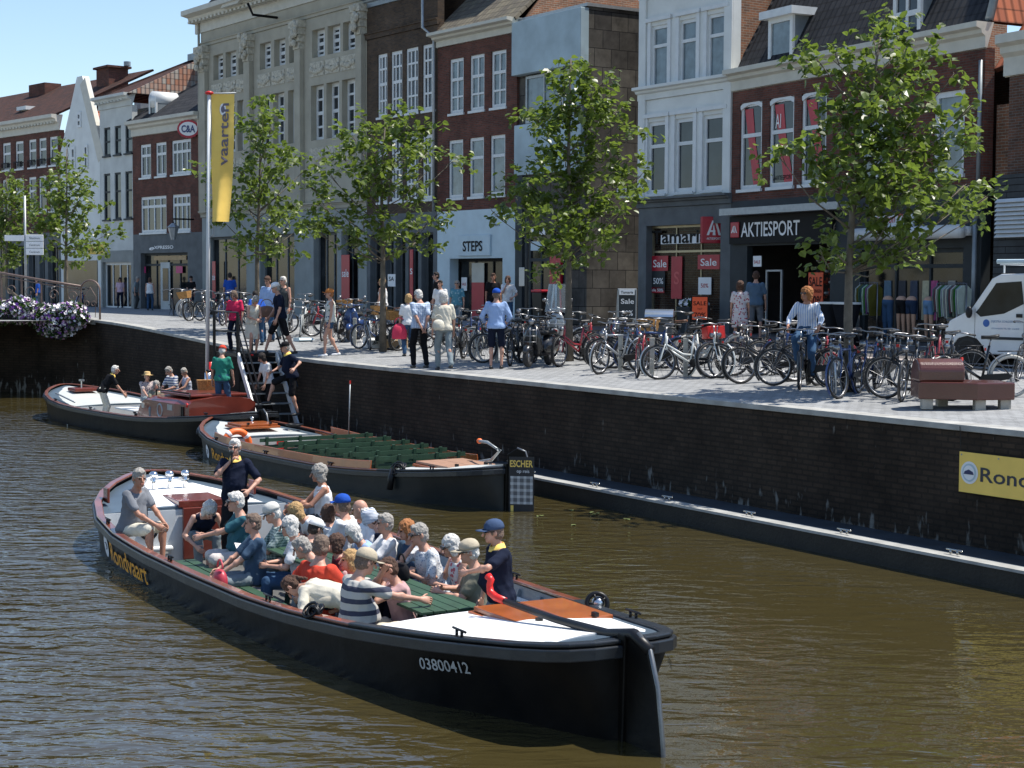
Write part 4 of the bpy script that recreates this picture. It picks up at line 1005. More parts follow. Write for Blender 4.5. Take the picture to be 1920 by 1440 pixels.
# hatch on the aft deck: two orange planks on a raised frame
def hatch(R, x0, x1, y0, y1, z, m, planks=2, frame=True):
    hr = empty('hatch', (0,0,0)); hr.parent = R
    if frame:
        b = MB(); b.box(x0-.04, x1+.04, y0-.04, y1+.04, z, z+.05); b.build('coaming', M_varn2, hr, bev=.01)
    k = (y1-y0)/planks
    for i in range(planks):
        b = MB(); b.box(x0, x1, y0+i*k+.006, y0+(i+1)*k-.006, z+.052, z+.10); b.build('hatch_board', m, hr, bev=.008)
    for i in (.2, .8):
        b = MB(); yy = y0+(y1-y0)*i; b.box(x0-.03, x0+.05, yy-.02, yy+.02, z+.10, z+.14); b.build('clip', M_black, hr)
    return hr
hatch(R1b, 1.45, 2.42, -.86, .16, .615, M_varn2, 2)
b = MB(); b.box(.3, 1.1, -.35, .3, .70, .72)
# maroon locker hatch on the foredeck
hr = empty('locker', (0,0,0)); hr.parent = R1b
b = MB(); b.box(11.66, 12.5, -.42, .3, .56, .66); b.build('lid', M_maroon, hr, bev=.012)
b = MB(); b.box(11.6, 11.66, -.35, .25, -.2, .56); b.build('cupboard_door', M_maroon, hr, bev=.01)
# vent fan, vent, bow winch
b = MB(); b.torus((11.655, .75, .25), .12, .02, (1,0,0), 20, 6); 
for k in range(6): b.bar((11.65,.75,.25), (11.65,.75+.11*cos(k*pi/3),.25+.11*sin(k*pi/3)), .02, .02)
b.build('fan', M_black, R1b, True)
b = MB(); b.cap((11.62,.45,-.02),(11.62,.95,-.02),.05,.05); b.build('bench_roll', M_whitep, R1b, True)
b = MB()
for yy in (-.2, .05, .3):
    b.cyl((12.95,yy,.7),(12.95,yy,.9), .035, .03); b.ell((12.95,yy,.92), .07, .07, .05)
b.cyl((12.95,-.25,.84),(12.95,.35,.84), .025); b.torus((12.95,.45,.84), .1, .015, (0,1,0), 14, 5); b.build('bow_winch', mat('chrome', (.8,.8,.8), .12, 1, .03, 5), R1b, True)
for yy in (-1.05, 1.2):
    b = MB(); b.box(12.2-.03, 12.2+.2, yy-.02, yy+.02, .62, .84); b.build('fairlead', M_maroon, R1b, bev=.01)
# table and benches
tb = empty('table', (0,0,0)); tb.parent = R1b
for i in range(5):
    b = MB(); y0 = -.36+i*.145
    for k in range(9): b.box(3.2+k*.58, 3.77+k*.58, y0, y0+.135, .50, .53)
    b.build('tabletop_slats', M_green, tb, bev=.005)
for x in (3.7, 5.6, 7.5):
    b = MB(); b.bar((x-.25,-.3,-.24),(x+.25,-.0,.5), .06,.05); b.bar((x+.25,-.3,-.24),(x-.25,0,.5),.06,.05); b.bar((x-.25,.3,-.24),(x+.25,.0,.5), .06,.05); b.build('leg', M_green, tb)
for s in (-1, 1):
    bn = empty('bench', (0,0,0)); bn.parent = R1b
    for j in range(3):
        b = MB(); b.box(3.0, 9.4, s*1.0-.22+j*.15, s*1.0-.22+j*.15+.13, .14, .18); b.build('seat_slat', M_green, bn)
    for x in (3.2, 5.1, 7, 9):
        b = MB(); b.box(x-.03, x+.03, s*1.0-.2, s*1.0+.2, -.24, .14); b.build('leg', M_green, bn)
# tiller
tl = empty('tiller', (0,0,0)); tl.parent = R1b
b = MB(); b.tube([(-.5,.0,.84),(-.25,.0,.93),(.15,.01,.86),(1.0,.06,.84),(1.85,.11,.86)], [.05,.055,.046,.036,.032], 8); b.build('tiller_bar', M_black, tl, True)
b = MB(); b.tube([(1.85,.11,.86),(2.02,.12,.87),(2.12,.125,.9),(2.14,.125,.97),(2.12,.12,1.02),(2.17,.125,1.05)], [.036,.038,.038,.032,.036,.04], 10); b.build('grip', M_redtip, tl, True)
# hand winch wheel on the far rail, coiled rope on the near rail
hw = tag(empty('mooring_winch', (*b1(2.35,-1.27), .5), R1b.rotation_euler.z), None)
hw.parent = R1b; hw.location = (2.35, -1.22, .47); hw.rotation_euler = (0,0,0)
b = MB(); b.torus((0,0,.16), .105, .026, (-.88,.475,.25), 22, 8); 
for k in range(5): b.bar((0,0,.16), (.05*cos(k*1.257), .09*cos(k*1.257), .16+.1*sin(k*1.257)), .02, .02)
b.build('wheel', M_black, hw, True); b = MB(); b.cyl((0,0,-.1),(0,0,.12), .05); b.ell((.03,-.03,.16), .07,.07,.07); b.build('drum', M_steel, hw, True)
def ropecoil(R, c, r=.09, m=None, name='rope_coil'):
    b = MB(); rr = random.Random(3)
    for k in range(7): b.torus((c[0]+rr.uniform(-.04,.04), c[1]+rr.uniform(-.04,.04), c[2]+rr.uniform(0,.08)), r*rr.uniform(.5,1), .016, (rr.uniform(-1,1),rr.uniform(-1,1),rr.uniform(.2,1)), 14, 5)
    return b.build(name, m or M_black, R, True)
ropecoil(R1b, (3.55, 1.38, .53)); 

# ---- second boat, empty, moored
S2 = (-.14, 28.2); f2 = V((-.535, .845)).normalized()
R2b, P2, rud2 = boat('moored_boat', 'empty moored tour boat with green slatted benches and grey foredeck', S2, f2, .88, M_hullg, False, M_greydeck, fx=11.2, ax=2.6, inm=M_varn2)
hulltext(R2b, P2, 'Rondvaart', 10.9, .45, .26, 1.75, M_gold); disc_on_hull(R2b, P2, 11.3, sheer(11.3)-.35, .17)
for i in range(6):
    x = (3.5+i*.98)*.88; bn = empty('slatted_bench', (0,0,0)); bn.parent = R2b; wd = hb(3.5+i*.98)*.88-.2
    for j in range(2):
        b = MB(); b.box(x+.04+j*.14, x+.04+j*.14+.12, -wd, wd, .16, .19); b.build('seat_slat', M_green, bn)
    for j in range(3):
        b = MB(); b.bar((x-.03-j*.02,-wd,.36+j*.14), (x-.03-j*.02,wd,.36+j*.14), .025, .075); b.build('back_slat', M_green, bn)
    for y in (-wd+.15, -.4, .4, wd-.15):
        b = MB(); b.bar((x-.02,y,-.2),(x-.09,y,.7), .06,.04); b.build('upright', M_green, bn)
# varnished side boards on the rail
for s in (1, -1):
    b = MB(); rs = []
    for x in rng(3.1, 10.8, 24):
        w = hb(x)-.03; h = sheer(x); rs.append([P2(x, s*w, h+.03), P2(x, s*(w-.03), h+.03), P2(x, s*(w-.05), h+.2), P2(x, s*(w-.02), h+.2)])
    b.rings(rs); b.build('wash_board', M_varn2, R2b, bev=.008)
hatch(R2b, 11.7*.88, 12.6*.88, -.45, .45, .60, M_varn2, 1)
hatch(R2b, 1.2*.88, 2.5*.88, -.5, .5, .56, mat('worn_plank', (.35,.2,.13), .5), 2)
lf = empty('life_ring', (9.83, .75, .32)); lf.parent = R2b
b = MB(); b.torus((0,0,0), .29, .075, (1,.0,0), 32, 10); b.build('ring', M_lifering, lf, True)
for a in (.8, 2.4, 3.9, 5.5):
    b = MB(); b.torus((0,0,0), .29, .08, (1,0,0), 4, 10, a0=a, a1=a+.25); b.build('band', M_swhite, lf, True)
b = MB(); b.box(9.8,9.82,-.4,-.2,.15,.38); b.build('fire_sign', M_redtip, R2b); b = MB(); b.box(9.79,9.82,-.8,-.45,.2,.34); b.build('notice', M_swhite, R2b)
b = MB(); b.box(9.8,9.82,1.05,1.3,.25,.38); b.build('warning_plate', M_redtip, R2b)
b = MB(); b.torus((9.7,-.35,.0), .15, .045, (1,0,.2), 20, 8); b.build('hose_coil', M_lifering, R2b, True)
b = MB(); b.tube([(2.6,-.9,.5),(1.2,-.5,.72),(.6,-.3,.95),(1.1,-.35,1.05),(1.6,-.5,1.02)], [.03]*5, 8); b.build('tiller_bar', M_galv, R2b, True)
b = MB(); b.ell((1.65,-.52,1.02), .07,.05,.05); b.build('grip', M_lifering, R2b, True)
ropecoil(R2b, (2.2*.88, 1.12*.88, .6*.88), .14); 
b = MB(); b.tube([(2.0,1.06,.55),(1.98,1.12,.4),(2.0,1.14,.2)], .06, 6); b.build('hanging_rope', M_black, R2b, True)
b = MB(); c = 11.6*.88
for k in range(5): b.torus((c+.3, -.95, .6+.01*k), .12+.02*k, .012, (0,0,1), 18, 5)
b.build('rope_coil', M_black, R2b, True)
b = MB(); b.cyl((11.4,-.3,.58),(11.4,-.3,.72), .03); b.ell((11.4,-.3,.74),.05,.05,.04); b.build('bollard', M_steel, R2b, True)
# poster on the turned rudder
b = MB(); b.box(-.46,-.03,.035,.045,-.1,.93); ps = b.build('rudder_poster', mat('poster_black', (.02,.02,.022), .5), rud2)
text_on('lettering', 'ESCHER', .115, M_yellow, ps, (-.24,.052,.76), (-1,0,0), (0,0,1), .4, .02)
text_on('lettering', 'op reis', .06, M_swhite, ps, (-.27,.052,.66), (-1,0,0), (0,0,1), .22, .0)
b = MB(); b.quad((-.05,.05,.12),(-.44,.05,.12),(-.44,.05,.6),(-.05,.05,.6)); b.build('printed_picture', pattern('poster_print', 'check', (.12,.12,.12), (.5,.5,.48), 9), ps)
b = MB(); b.quad((-.06,.052,-.02),(-.11,.052,-.02),(-.11,.052,.1),(-.06,.052,.1)); b.build('printed_mark', M_yellow, ps)

# ---- third boat with the cabin
S3 = (-5.9, 38.3); f3 = V((-.575, .818)).normalized()
R3b, P3, rud3 = boat('cabin_boat', 'wooden tour boat with a rounded maroon cabin moored at the left by the wall', S3, f3, .89, M_hull, True, M_greydeck, fx=9.6, ax=1.0)
R3b.location.z = .1
b = MB(); rs = []
for x in rng(1.9, 5.1, 16):
    k = (x-1.9)/3.2; e = sqrt(max(0, 1-max(0,(k-.72)/.28)**2.2)); top = .02+.95*e; w = min(1.0*(.82+.18*sin(pi*min(1,k*.6+.3))), hb(x/.89)*.89-.16)
    z2 = max(.36, .35+(top-.35)*.78)
    rs.append([(x, -w, .3), (x, -w, z2), (x, -w*.86, max(top-.04,.37)), (x, 0, max(top+.05,.38)), (x, w*.86, max(top-.04,.37)), (x, w, z2), (x, w, .3)])
b.rings(rs); cb = b.build('cabin', M_maroon, R3b)
b = MB(); b.torus((3.35,.985,.62), .15, .03, (0,1,0), 20, 8); b.cyl((3.35,.97,.62),(3.35,.99,.62), .14, n=18, mi=1); b.build('porthole', [M_galv, M_shopg], cb, True)
b = MB(); b.box(2.6,2.9,.97,1.0,.66,.8); b.build('name_plate', M_galv, cb)
b = MB()
for i in range(5): b.box(2.1+i*.08,2.14+i*.08,.86,.95,.55,.78)
b.build('louvre', M_black, cb)
b = MB(); b.ell((2.0,.88,.82),.06,.03,.06); b.build('red_lamp', M_redtip, cb, True)
b = MB(); b.box(4.3,4.45,1.0,1.02,.62,.74); b.build('small_plate', M_cream, cb)
b = MB(); b.box(2.1,3.9,-.75,.75,1.0,1.06); b.build('sliding_hatch', M_maroon, cb, bev=.02)
b = MB(); b.tube([(3.9,.85,.95),(3.9,.85,1.1),(2.0,.8,1.1),(2.0,.8,.95)], .02, 6); b.build('hand_rail', M_black, cb, True)
b = MB(); b.tube([(4.4,-.85,.3),(4.4,-.85,1.72)], .05, 8); b.build('red_post', M_redtip, R3b, True)
b = MB(); b.box(5.6,6.9,-.3,.75,.42,.46); b.build('white_table', M_whitep, R3b, bev=.01)
for x, y in ((5.9,.2),(6.6,.2)):
    b = MB(); b.bar((x,y-.3,-.2),(x,y+.2,.42),.05,.05); b.bar((x,y+.3,-.2),(x,y-.2,.42),.05,.05); b.build('trestle', M_black, R3b)
b = MB(); b.box(5.6,8.6,-1.3,-.9,.25,.29); b.build('bench', M_green, R3b)
b = MB(); b.box(10.9,11.5,-.35,.35,.62,.72); b.build('bow_hatch', M_maroon, R3b, bev=.02); b = MB(); b.cyl((11.3,0,.72),(11.3,0,.95),.025); b.box(11.2,11.4,-.05,.05,.9,.95); b.build('bollard', M_steel, R3b)
b = MB(); b.tube([P3(9.7,hb(9.7)-.35,sheer(9.7)+.08),P3(11.9,hb(11.9)-.3,sheer(11.9)+.1)], .025, 6); b.build('boat_hook', M_galv, R3b, True)
# basket and flasks left on the cabin roof
def on3(x, y, z): p = R3b.matrix_basis @ V((x,y,z)); return p
p = on3(3.7,-.4,1.05); k = empty('picnic_basket', p, .3, 'small brown wicker basket standing on the maroon cabin roof', 'basket')
b = MB(); b.rings([[(-.2,-.13,0),(.2,-.13,0),(.2,.13,0),(-.2,.13,0)],[(-.23,-.15,.26),(.23,-.15,.26),(.23,.15,.26),(-.23,.15,.26)]]); b.build('basket_body', mat('wicker', (.4,.2,.06), .8, 0, .35, 30, .8, 50), k); b = MB(); b.torus((0,0,.26),.2,.015,(1,0,0),14,5,a0=0,a1=pi); b.build('handle', MATS['wicker'], k)
p = on3(4.0,-.6,1.05); k = empty('steel_flask', p, 0, 'tall steel vacuum flask standing behind the basket on the cabin roof', 'flask')
b = MB(); b.cyl((0,0,0),(0,0,.42), .1, n=14); b.build('flask_body', M_steel, k, True); b = MB(); b.cyl((0,0,.42),(0,0,.5), .08,.06, n=14); b.build('stopper', M_black, k, True)

# ---- the water sheet, open where the hulls displace it
import bmesh
bmw = bmesh.new(); loops = [[V((-200,-40,0)),V((60,-40,0)),V((60,110,0)),V((-200,110,0))]]
for Rb, sc_ in ((R1b,1.0),(R2b,.88),(R3b,.89)):
    R_ = Rb.matrix_basis; xs_ = [-.0]+rng(.1, 13.9, 40)
    side = [R_ @ V((x*sc_, (hw_(x,1)-.02)*sc_, 0)) for x in xs_] + [R_ @ V((x*sc_, -(hw_(x,1)-.02)*sc_, 0)) for x in xs_[::-1]]
    loops.append([V((p.x,p.y,0)) for p in side])
ed = []
for lp in loops:
    vv = [bmw.verts.new(p) for p in lp]; ed += [bmw.edges.new((vv[i], vv[(i+1) % len(vv)])) for i in range(len(vv))]
bmesh.ops.triangle_fill(bmw, use_beauty=True, use_dissolve=False, edges=ed, normal=(0,0,1))
mew = bpy.data.meshes.new('water'); bmw.to_mesh(mew); bmw.free(); mew.materials.append(M_water)
wo = bpy.data.objects.new('water', mew); COL.objects.link(wo); tag(wo, kind='structure')
# ============================================================= PEOPLE
REM = []     # (object, voxel, smooth steps, extra geometry, materials) baked in one pass
def remesh_obj(name, b, mats, par, vox, it=3, extra=None, hairn=0):
    if name in ('shirt','trousers','shorts','skirt','dress'): hairn = -.015
    o = b.build(name, mats[0], par); o.modifiers.new('r', 'REMESH').mode = 'VOXEL'; m = o.modifiers['r']; m.voxel_size = vox; m.adaptivity = 0
    s = o.modifiers.new('s', 'SMOOTH'); s.iterations = it; s.factor = .5
    REM.append((o, extra, mats, hairn)); return o
def bake_people():
    dg = bpy.context.evaluated_depsgraph_get(); res = []
    for o, ex, mats, hn in REM: res.append(bpy.data.meshes.new_from_object(o.evaluated_get(dg)))
    for (o, ex, mats, hn), me in zip(REM, res):
        if hn:
            n = len(me.vertices); co = [0.0]*(3*n); nr = [0.0]*(3*n); me.vertices.foreach_get('co', co); me.vertices.foreach_get('normal', nr)
            off = noise.noise(V((n*.37, 1.3, 2.1)))*40; N3 = noise.noise
            for i in range(0, 3*n, 3):
                x, y, z = co[i], co[i+1], co[i+2]
                if hn < 0:      # creases in the cloth
                    k = (.26-abs(N3((x*9+z*5+off, y*9+off*.7, z*6+x*3))))*1.5*-hn
                elif hn > .0145: k = N3((x*28, y*28, z*28))*hn + N3((x*60, y*60, z*60))*hn*.6
                else: k = N3((x*55, y*40, z*30))*hn
                co[i] = x+nr[i]*k; co[i+1] = y+nr[i+1]*k; co[i+2] = z+nr[i+2]*k
            me.vertices.foreach_set('co', co); me.update()
        if ex is not None:
            b = MB(); b.v = [tuple(v.co) for v in me.vertices]; b.f = [tuple(p.vertices) for p in me.polygons]; b.m = [0]*len(b.f)
            n = len(b.v); b.v += ex.v; b.f += [tuple(i+n for i in f) for f in ex.f]; b.m += ex.m
            me = bpy.data.meshes.new(o.name); me.from_pydata(b.v, [], b.f)
            for m in mats: me.materials.append(m)
            me.polygons.foreach_set('material_index', b.m)
        else:
            me.materials.clear(); me.materials.append(mats[0])
        me.polygons.foreach_set('use_smooth', [True]*len(me.polygons)); me.update()
        o.modifiers.clear(); o.data = me
def rx(a): return Matrix.Rotation(radians(a), 3, 'X')
def ry(a): return Matrix.Rotation(radians(a), 3, 'Y')
def rzm(a): return Matrix.Rotation(radians(a), 3, 'Z')
def ik(a, t, l1, l2, pole):
    a = V(a); t = V(t); d = t-a; L = d.length; m = min(L, (l1+l2)*.995); dn = d.normalized(); t = a+dn*m
    x = (l1*l1-l2*l2+m*m)/(2*m); h = sqrt(max(0, l1*l1-x*x)); pl = V(pole); pl = (pl-dn*pl.dot(dn)).normalized()
    return a+dn*x+pl*h, t
SKIN = [mat('skin_light', (.50,.27,.19), .55, 0, .12, 12), mat('skin_tanned', (.40,.19,.12), .55, 0, .12, 12), mat('skin_pale', (.58,.34,.25), .55, 0, .1, 12)]
M_eye = mat('eye_dark', (.02,.015,.012), .2); M_lip = mat('lip', (.35,.12,.10), .5); M_glasses = mat('sunglasses_black', (.008,.008,.01), .12, 0, .1, 3, spec=.8)
HAIRM = {'white': mat('hair_white', (.62,.60,.56), .85, 0, .25, 60, .8, 90), 'grey': mat('hair_grey', (.33,.31,.28), .85, 0, .3, 60, .8, 90), 'brown': mat('hair_brown', (.08,.04,.025), .8, 0, .3, 60, .8, 90),
 'dark': mat('hair_dark', (.02,.014,.012), .8, 0, .3, 60, .8, 90), 'blond': mat('hair_blond', (.45,.28,.12), .8, 0, .3, 60, .8, 90), 'red': mat('hair_auburn', (.38,.15,.05), .8, 0, .3, 60, .8, 90), 'greybrown': mat('hair_greybrown', (.17,.12,.09), .85, 0, .3, 60, .8, 90)}
def hand(ex, w, d, side, up, s, curl):
    """palm + five fingers; d = direction of the forearm, up = back of the hand"""
    d = d.normalized(); up = (up-d*up.dot(d)).normalized(); x = d.cross(up).normalized()*side
    rs = []
    for k, (wd, th) in zip((-.02,0,.03,.06,.085), ((.024,.022),(.028,.02),(.038,.017),(.041,.015),(.036,.012))):
        c = w + d*k*s; rs.append([c + x*wd*s*cos(a)+up*th*s*sin(a) for a in [2*pi*i/8 for i in range(8)]])
    ex.rings(rs)
    for i, (off, L) in enumerate(((.030,.068),(.011,.077),(-.010,.072),(-.029,.056))):
        c0 = w + d*.078*s + x*off*s; a1 = radians(curl*(.55+.1*i)); a2 = a1+radians(curl*.9)
        d1 = d*cos(a1)-up*sin(a1); d2 = d*cos(a2)-up*sin(a2); c1 = c0+d1*L*.5*s; c2 = c1+d2*L*.5*s
        ex.cap(c0, c1, .0088*s, .0082*s, 6); ex.cap(c1, c2, .0082*s, .0066*s, 6)
    t0 = w + d*.02*s + x*.03*s; td = (d*.7+x*.6-up*.35).normalized(); t1 = t0+td*.042*s; t2 = t1+(td*.8+d*.4-up*.3*min(1,curl/40)).normalized()*.032*s
    ex.cap(t0, t1, .011*s, .0098*s, 6); ex.cap(t1, t2, .0098*s, .0078*s, 6)
def person(label, loc, face, h=1.72, sit=False, lean=0, side=0, twist=0, yaw=0, pitch=0, hands=None, feet=None, hipz=None,
           top=None, sleeve=.45, bottom='trousers', bmat=None, shoe=None, hair='short', hc='grey', hat=None, hatm=None, glasses=False,
           collar=None, belly=0, skin=0, vox=.013, group=None, curl=35, elbow=None, cat='person', bare=False, slim=1, hrot=None):
    s = h/1.74; F = lambda x, y, z: V((x, y, z))*s
    par = None
    if hipz is None: hipz = .52 if sit else .93
    pel = V((0, 0, hipz*s)); Rt = rzm(twist) @ rx(-lean) @ ry(side)
    Rp = rzm(twist*.4) @ rx(-lean*.45)
    neck = pel + Rt @ F(0, 0, .50)
    Rh = rzm(twist+yaw) @ rx(-pitch); hcn = neck + Rt @ F(0, .02, .036) + Rh @ F(0, .02, .115)
    wide = 1.0*slim
    shl = [neck + Rt @ F(sd*.175*wide, 0, -.065) for sd in (-1, 1)]
    hp = [pel + Rp @ F(sd*.088, 0, -.02) for sd in (-1, 1)]
    hd = hands or ((-.24,.08,.80),(.24,.08,.80)) if not sit else (hands or ((-.12,.42,.62),(.12,.42,.62)))
    ft = feet or (((-.11,0,.09),(.11,.05,.09)) if not sit else ((-.13,.48,.09),(.13,.42,.09)))
    arms = []
    for i, sd in enumerate((-1, 1)):
        t = V(hd[i])*s; pole = V(elbow[i]) if elbow else V((sd*.7, -.6, -.5)); e, wr = ik(shl[i], t, .285*s, .255*s, pole); arms.append((shl[i], e, wr))
    legs = []
    for i, sd in enumerate((-1, 1)):
        t = V(ft[i])*s; k, an = ik(hp[i], t, .43*s, .42*s, V((sd*.12, 1, .25 if sit else 0))); legs.append((hp[i], k, an))
    # ---- body
    b = MB(); ex = MB()
    def loft(b, secs, R1, inf=0, bel=0, fr=None):
        rs = []
        for z, rxx, ryy, yo in secs:
            c = pel + (R1 if z > .1 else R1.lerp(Rp, (.1-z)/.2) if z > -.1 else Rp) @ (V((0, yo, z))*s)
            R_ = R1 if z > .1 else Rp
            rs.append([c + R_ @ (V(((rxx*wide+inf)*cos(2*pi*k/14), (ryy+inf)*sin(2*pi*k/14), 0))*s) for k in range(14)])
        b.rings(rs)
    bl = belly
    TS = [(-.09,.10,.085,-.01),(-.03,.158,.112,-.008),(.06,.160,.112+bl*.5,bl*.5),(.14,.150,.104+bl,bl*.9),(.24,.155,.108+bl*.6,bl*.6),(.33,.168,.112,.004),(.41,.172,.10,-.004),(.455,.130,.074,-.006),(.48,.080,.060,-.004),(.52,.055,.055,.0)]
    loft(b, TS, Rt)
    b.cap(neck+Rt @ F(0,.0,-.03), hcn+Rh @ F(0,-.02,-.06), .062*s, .057*s, 10)
    b.ell(hcn+Rh @ F(0,-.012,.018), .074*s, .092*s, .100*s, 14, 10, Rh)
    b.ell(hcn+Rh @ F(0,.022,-.045), .056*s, .066*s, .072*s, 12, 8, Rh)
    b.ell(hcn+Rh @ F(0,.062,-.085), .030*s, .026*s, .026*s, 10, 6, Rh)
    for (sh, e, wr) in arms:
        b.cap(sh, e, .050*s, .039*s); b.cap(e, wr, .040*s, .027*s); b.ell(e+(wr-e)*.25, .041*s, .041*s, .05*s, 8, 6)
    for (a, k, an) in legs:
        b.cap(a, k, .082*s, .054*s); b.cap(k, an, .054*s, .036*s); cv = k+(an-k)*.3; b.ell(cv+V((0,-.012*s,0)), .053*s, .056*s, .10*s, 10, 6)
    # facial features and hands are welded in after the surface is made
    ex.c = 0
    nb = hcn+Rh @ F(0,.092,.02); nt = hcn+Rh @ F(0,.112,-.022); ex.cap(nb-Rh @ F(0,.012,0), nt, .010*s, .015*s, 7)
    for sd in (-1, 1):
        ex.ell(hcn+Rh @ F(sd*.077,-.008,-.005), .010*s, .020*s, .032*s, 8, 6, Rh @ rzm(sd*20))
        ex.ell(hcn+Rh @ F(sd*.031,.078,.012), .014*s, .010*s, .009*s, 8, 6, Rh, mi=1)
        ex.cap(hcn+Rh @ F(sd*.048,.074,.030), hcn+Rh @ F(sd*.016,.086,.031), .006*s, .006*s, 5, mi=3)
    ex.cap(hcn+Rh @ F(-.020,.083,-.055), hcn+Rh @ F(.020,.083,-.055), .0065*s, .0065*s, 6, mi=2)
    for i, (sh, e, wr) in enumerate(arms):
        sd = (-1, 1)[i]; d = (wr-e).normalized(); up = (V((sd*.8, .1, .35)) if not hrot else V(hrot[i])); hand(ex, wr+d*.012*s, d, -sd, up, s, curl)
    sk = SKIN[skin]; hm = HAIRM[hc]
    body = remesh_obj('person', b, [sk, M_eye, M_lip, hm], None, vox*s, 3, ex)
    body.location = loc; body.rotation_euler = (0, 0, radians(face-90)); tag(body, label, cat, group)
    P = body
    # ---- clothes
    if top is not None:
        c = MB(); hem = -.07
        T2 = [(hem,.174,.130,-.004),(.0,.180,.132,0)] + [(z, a, c2, y) for z, a, c2, y in TS[2:8]] + [(.472,.098,.070,-.005)]
        if sleeve == 0: T2 = T2[:-3] + [(.40,.135,.094,0),(.45,.11,.07,0),(.465,.09,.06,0)]
        loft(c, T2, Rt, .019)
        if sleeve > 0:
            for (sh, e, wr) in arms:
                c.ell(sh+(neck-sh)*.08, .066*s, .068*s, .064*s, 12, 8)
                if sleeve <= .5: c.cap(sh+(neck-sh)*.06, sh+(e-sh)*(sleeve*1.55), .067*s, .064*s, 12)
                else: c.cap(sh+(neck-sh)*.06, e, .072*s, .058*s, 12); c.cap(e, e+(wr-e)*(sleeve*2-1), .056*s, .042*s, 12)
        else:
            for sd, (sh, e, wr) in zip((-1,1), arms): c.cap(sh+(neck-sh)*.28, sh+(neck-sh)*.5+Rt @ F(0,0,-.05), .045*s, .05*s, 10)
        remesh_obj('shirt', c, [top], P, vox*s*1.0, 2)
    if bmat is not None:
        c = MB()
        if bottom in ('skirt', 'dress'):
            zt = .12 if bottom == 'skirt' else .3
            if sit: loft(c, [(-.1,.19,.14,0),(.0,.185,.135,0),(zt,.165,.118,0)], Rt, .018); [c.cap(a, a+(k-a)*1.02, .10*s, .085*s, 12) for a, k, an in legs]
            else: loft(c, [(-.46,.22,.17,.02),(-.2,.20,.155,.01),(-.02,.175,.13,0),(.1,.158,.112,0)]+([(.24,.158,.11,0),(.36,.165,.108,0),(.44,.12,.08,0)] if bottom == 'dress' else []), Rt, .012)
        else:
            loft(c, [(-.10,.11,.095,-.01),(-.04,.166,.118,-.008),(.04,.166,.118+bl*.3,bl*.3),(.09,.160,.110+bl*.4,bl*.45)], Rt, .012)
            for a, k, an in legs:
                if bottom == 'trousers': c.cap(a, k, .099*s, .082*s, 12); c.cap(k, an+(k-an).normalized()*.02*s, .082*s, .064*s, 12)
                elif bottom == 'shorts': c.cap(a, a+(k-a)*.93, .098*s, .086*s, 12)
                elif bottom == 'miniShorts': c.cap(a, a+(k-a)*.35, .095*s, .09*s, 12)
        remesh_obj({'skirt':'skirt','dress':'dress','trousers':'trousers'}.get(bottom,'shorts'), c, [bmat], P, vox*s, 2)
    # belt line and shoes
    sm_ = shoe or mat('shoe_black', (.02,.018,.018), .5, 0, .2, 8)
    for (a, k, an) in legs:
        c = MB(); fy = V((0,1,0)); bse = V((an.x, an.y, max(an.z-.055*s, an.z-.09*s)))
        c.ell(bse+F(0,-.02,-.0), .042*s, .055*s, .042*s, 10, 6); c.ell(bse+F(0,.075,-.012), .045*s, .10*s, .033*s, 12, 6); c.ell(bse+F(0,.13,-.016), .043*s, .055*s, .026*s, 10, 6)
        remesh_obj('shoe', c, [sm_], P, vox*.9*s, 1)
    # ---- hair and headwear
    if hair:
        c = MB()
        if hair != 'bald':
            c.ell(hcn+Rh @ F(0,-.022,.034), .083*s, .094*s, .096*s, 16, 10, Rh); c.ell(hcn+Rh @ F(0,-.04,-.02), .080*s, .074*s, .075*s, 14, 8, Rh)
            if hair in ('bob', 'curly', 'long'):
                g = 1.16 if hair == 'curly' else 1.06
                c.ell(hcn+Rh @ F(0,-.03,.03), .09*g*s, .10*g*s, .10*g*s, 16, 10, Rh)
                for sd in (-1, 1): c.ell(hcn+Rh @ F(sd*.066,-.02,-.04), .034*g*s, .062*s, .08*g*s, 10, 8, Rh)
                c.ell(hcn+Rh @ F(0,-.06,-.06), .075*s, .05*s, .09*s, 10, 8, Rh)
            if hair == 'long': c.ell(hcn+Rh @ F(0,-.075,-.14), .085*s, .045*s, .13*s, 10, 8, Rh)
            if hair == 'short': c.ell(hcn+Rh @ F(0,.03,.085), .06*s, .05*s, .035*s, 10, 6, Rh)
            if hair == 'tail': c.cap(hcn+Rh @ F(0,-.1,.03), hcn+Rh @ F(0,-.14,-.14), .035*s, .015*s, 8)
        else:
            c.ell(hcn+Rh @ F(0,-.05,-.02), .081*s, .062*s, .055*s, 14, 8, Rh)
        remesh_obj('hair', c, [hm], P, .010*s, 1, None, .015 if hair == 'curly' else .012)
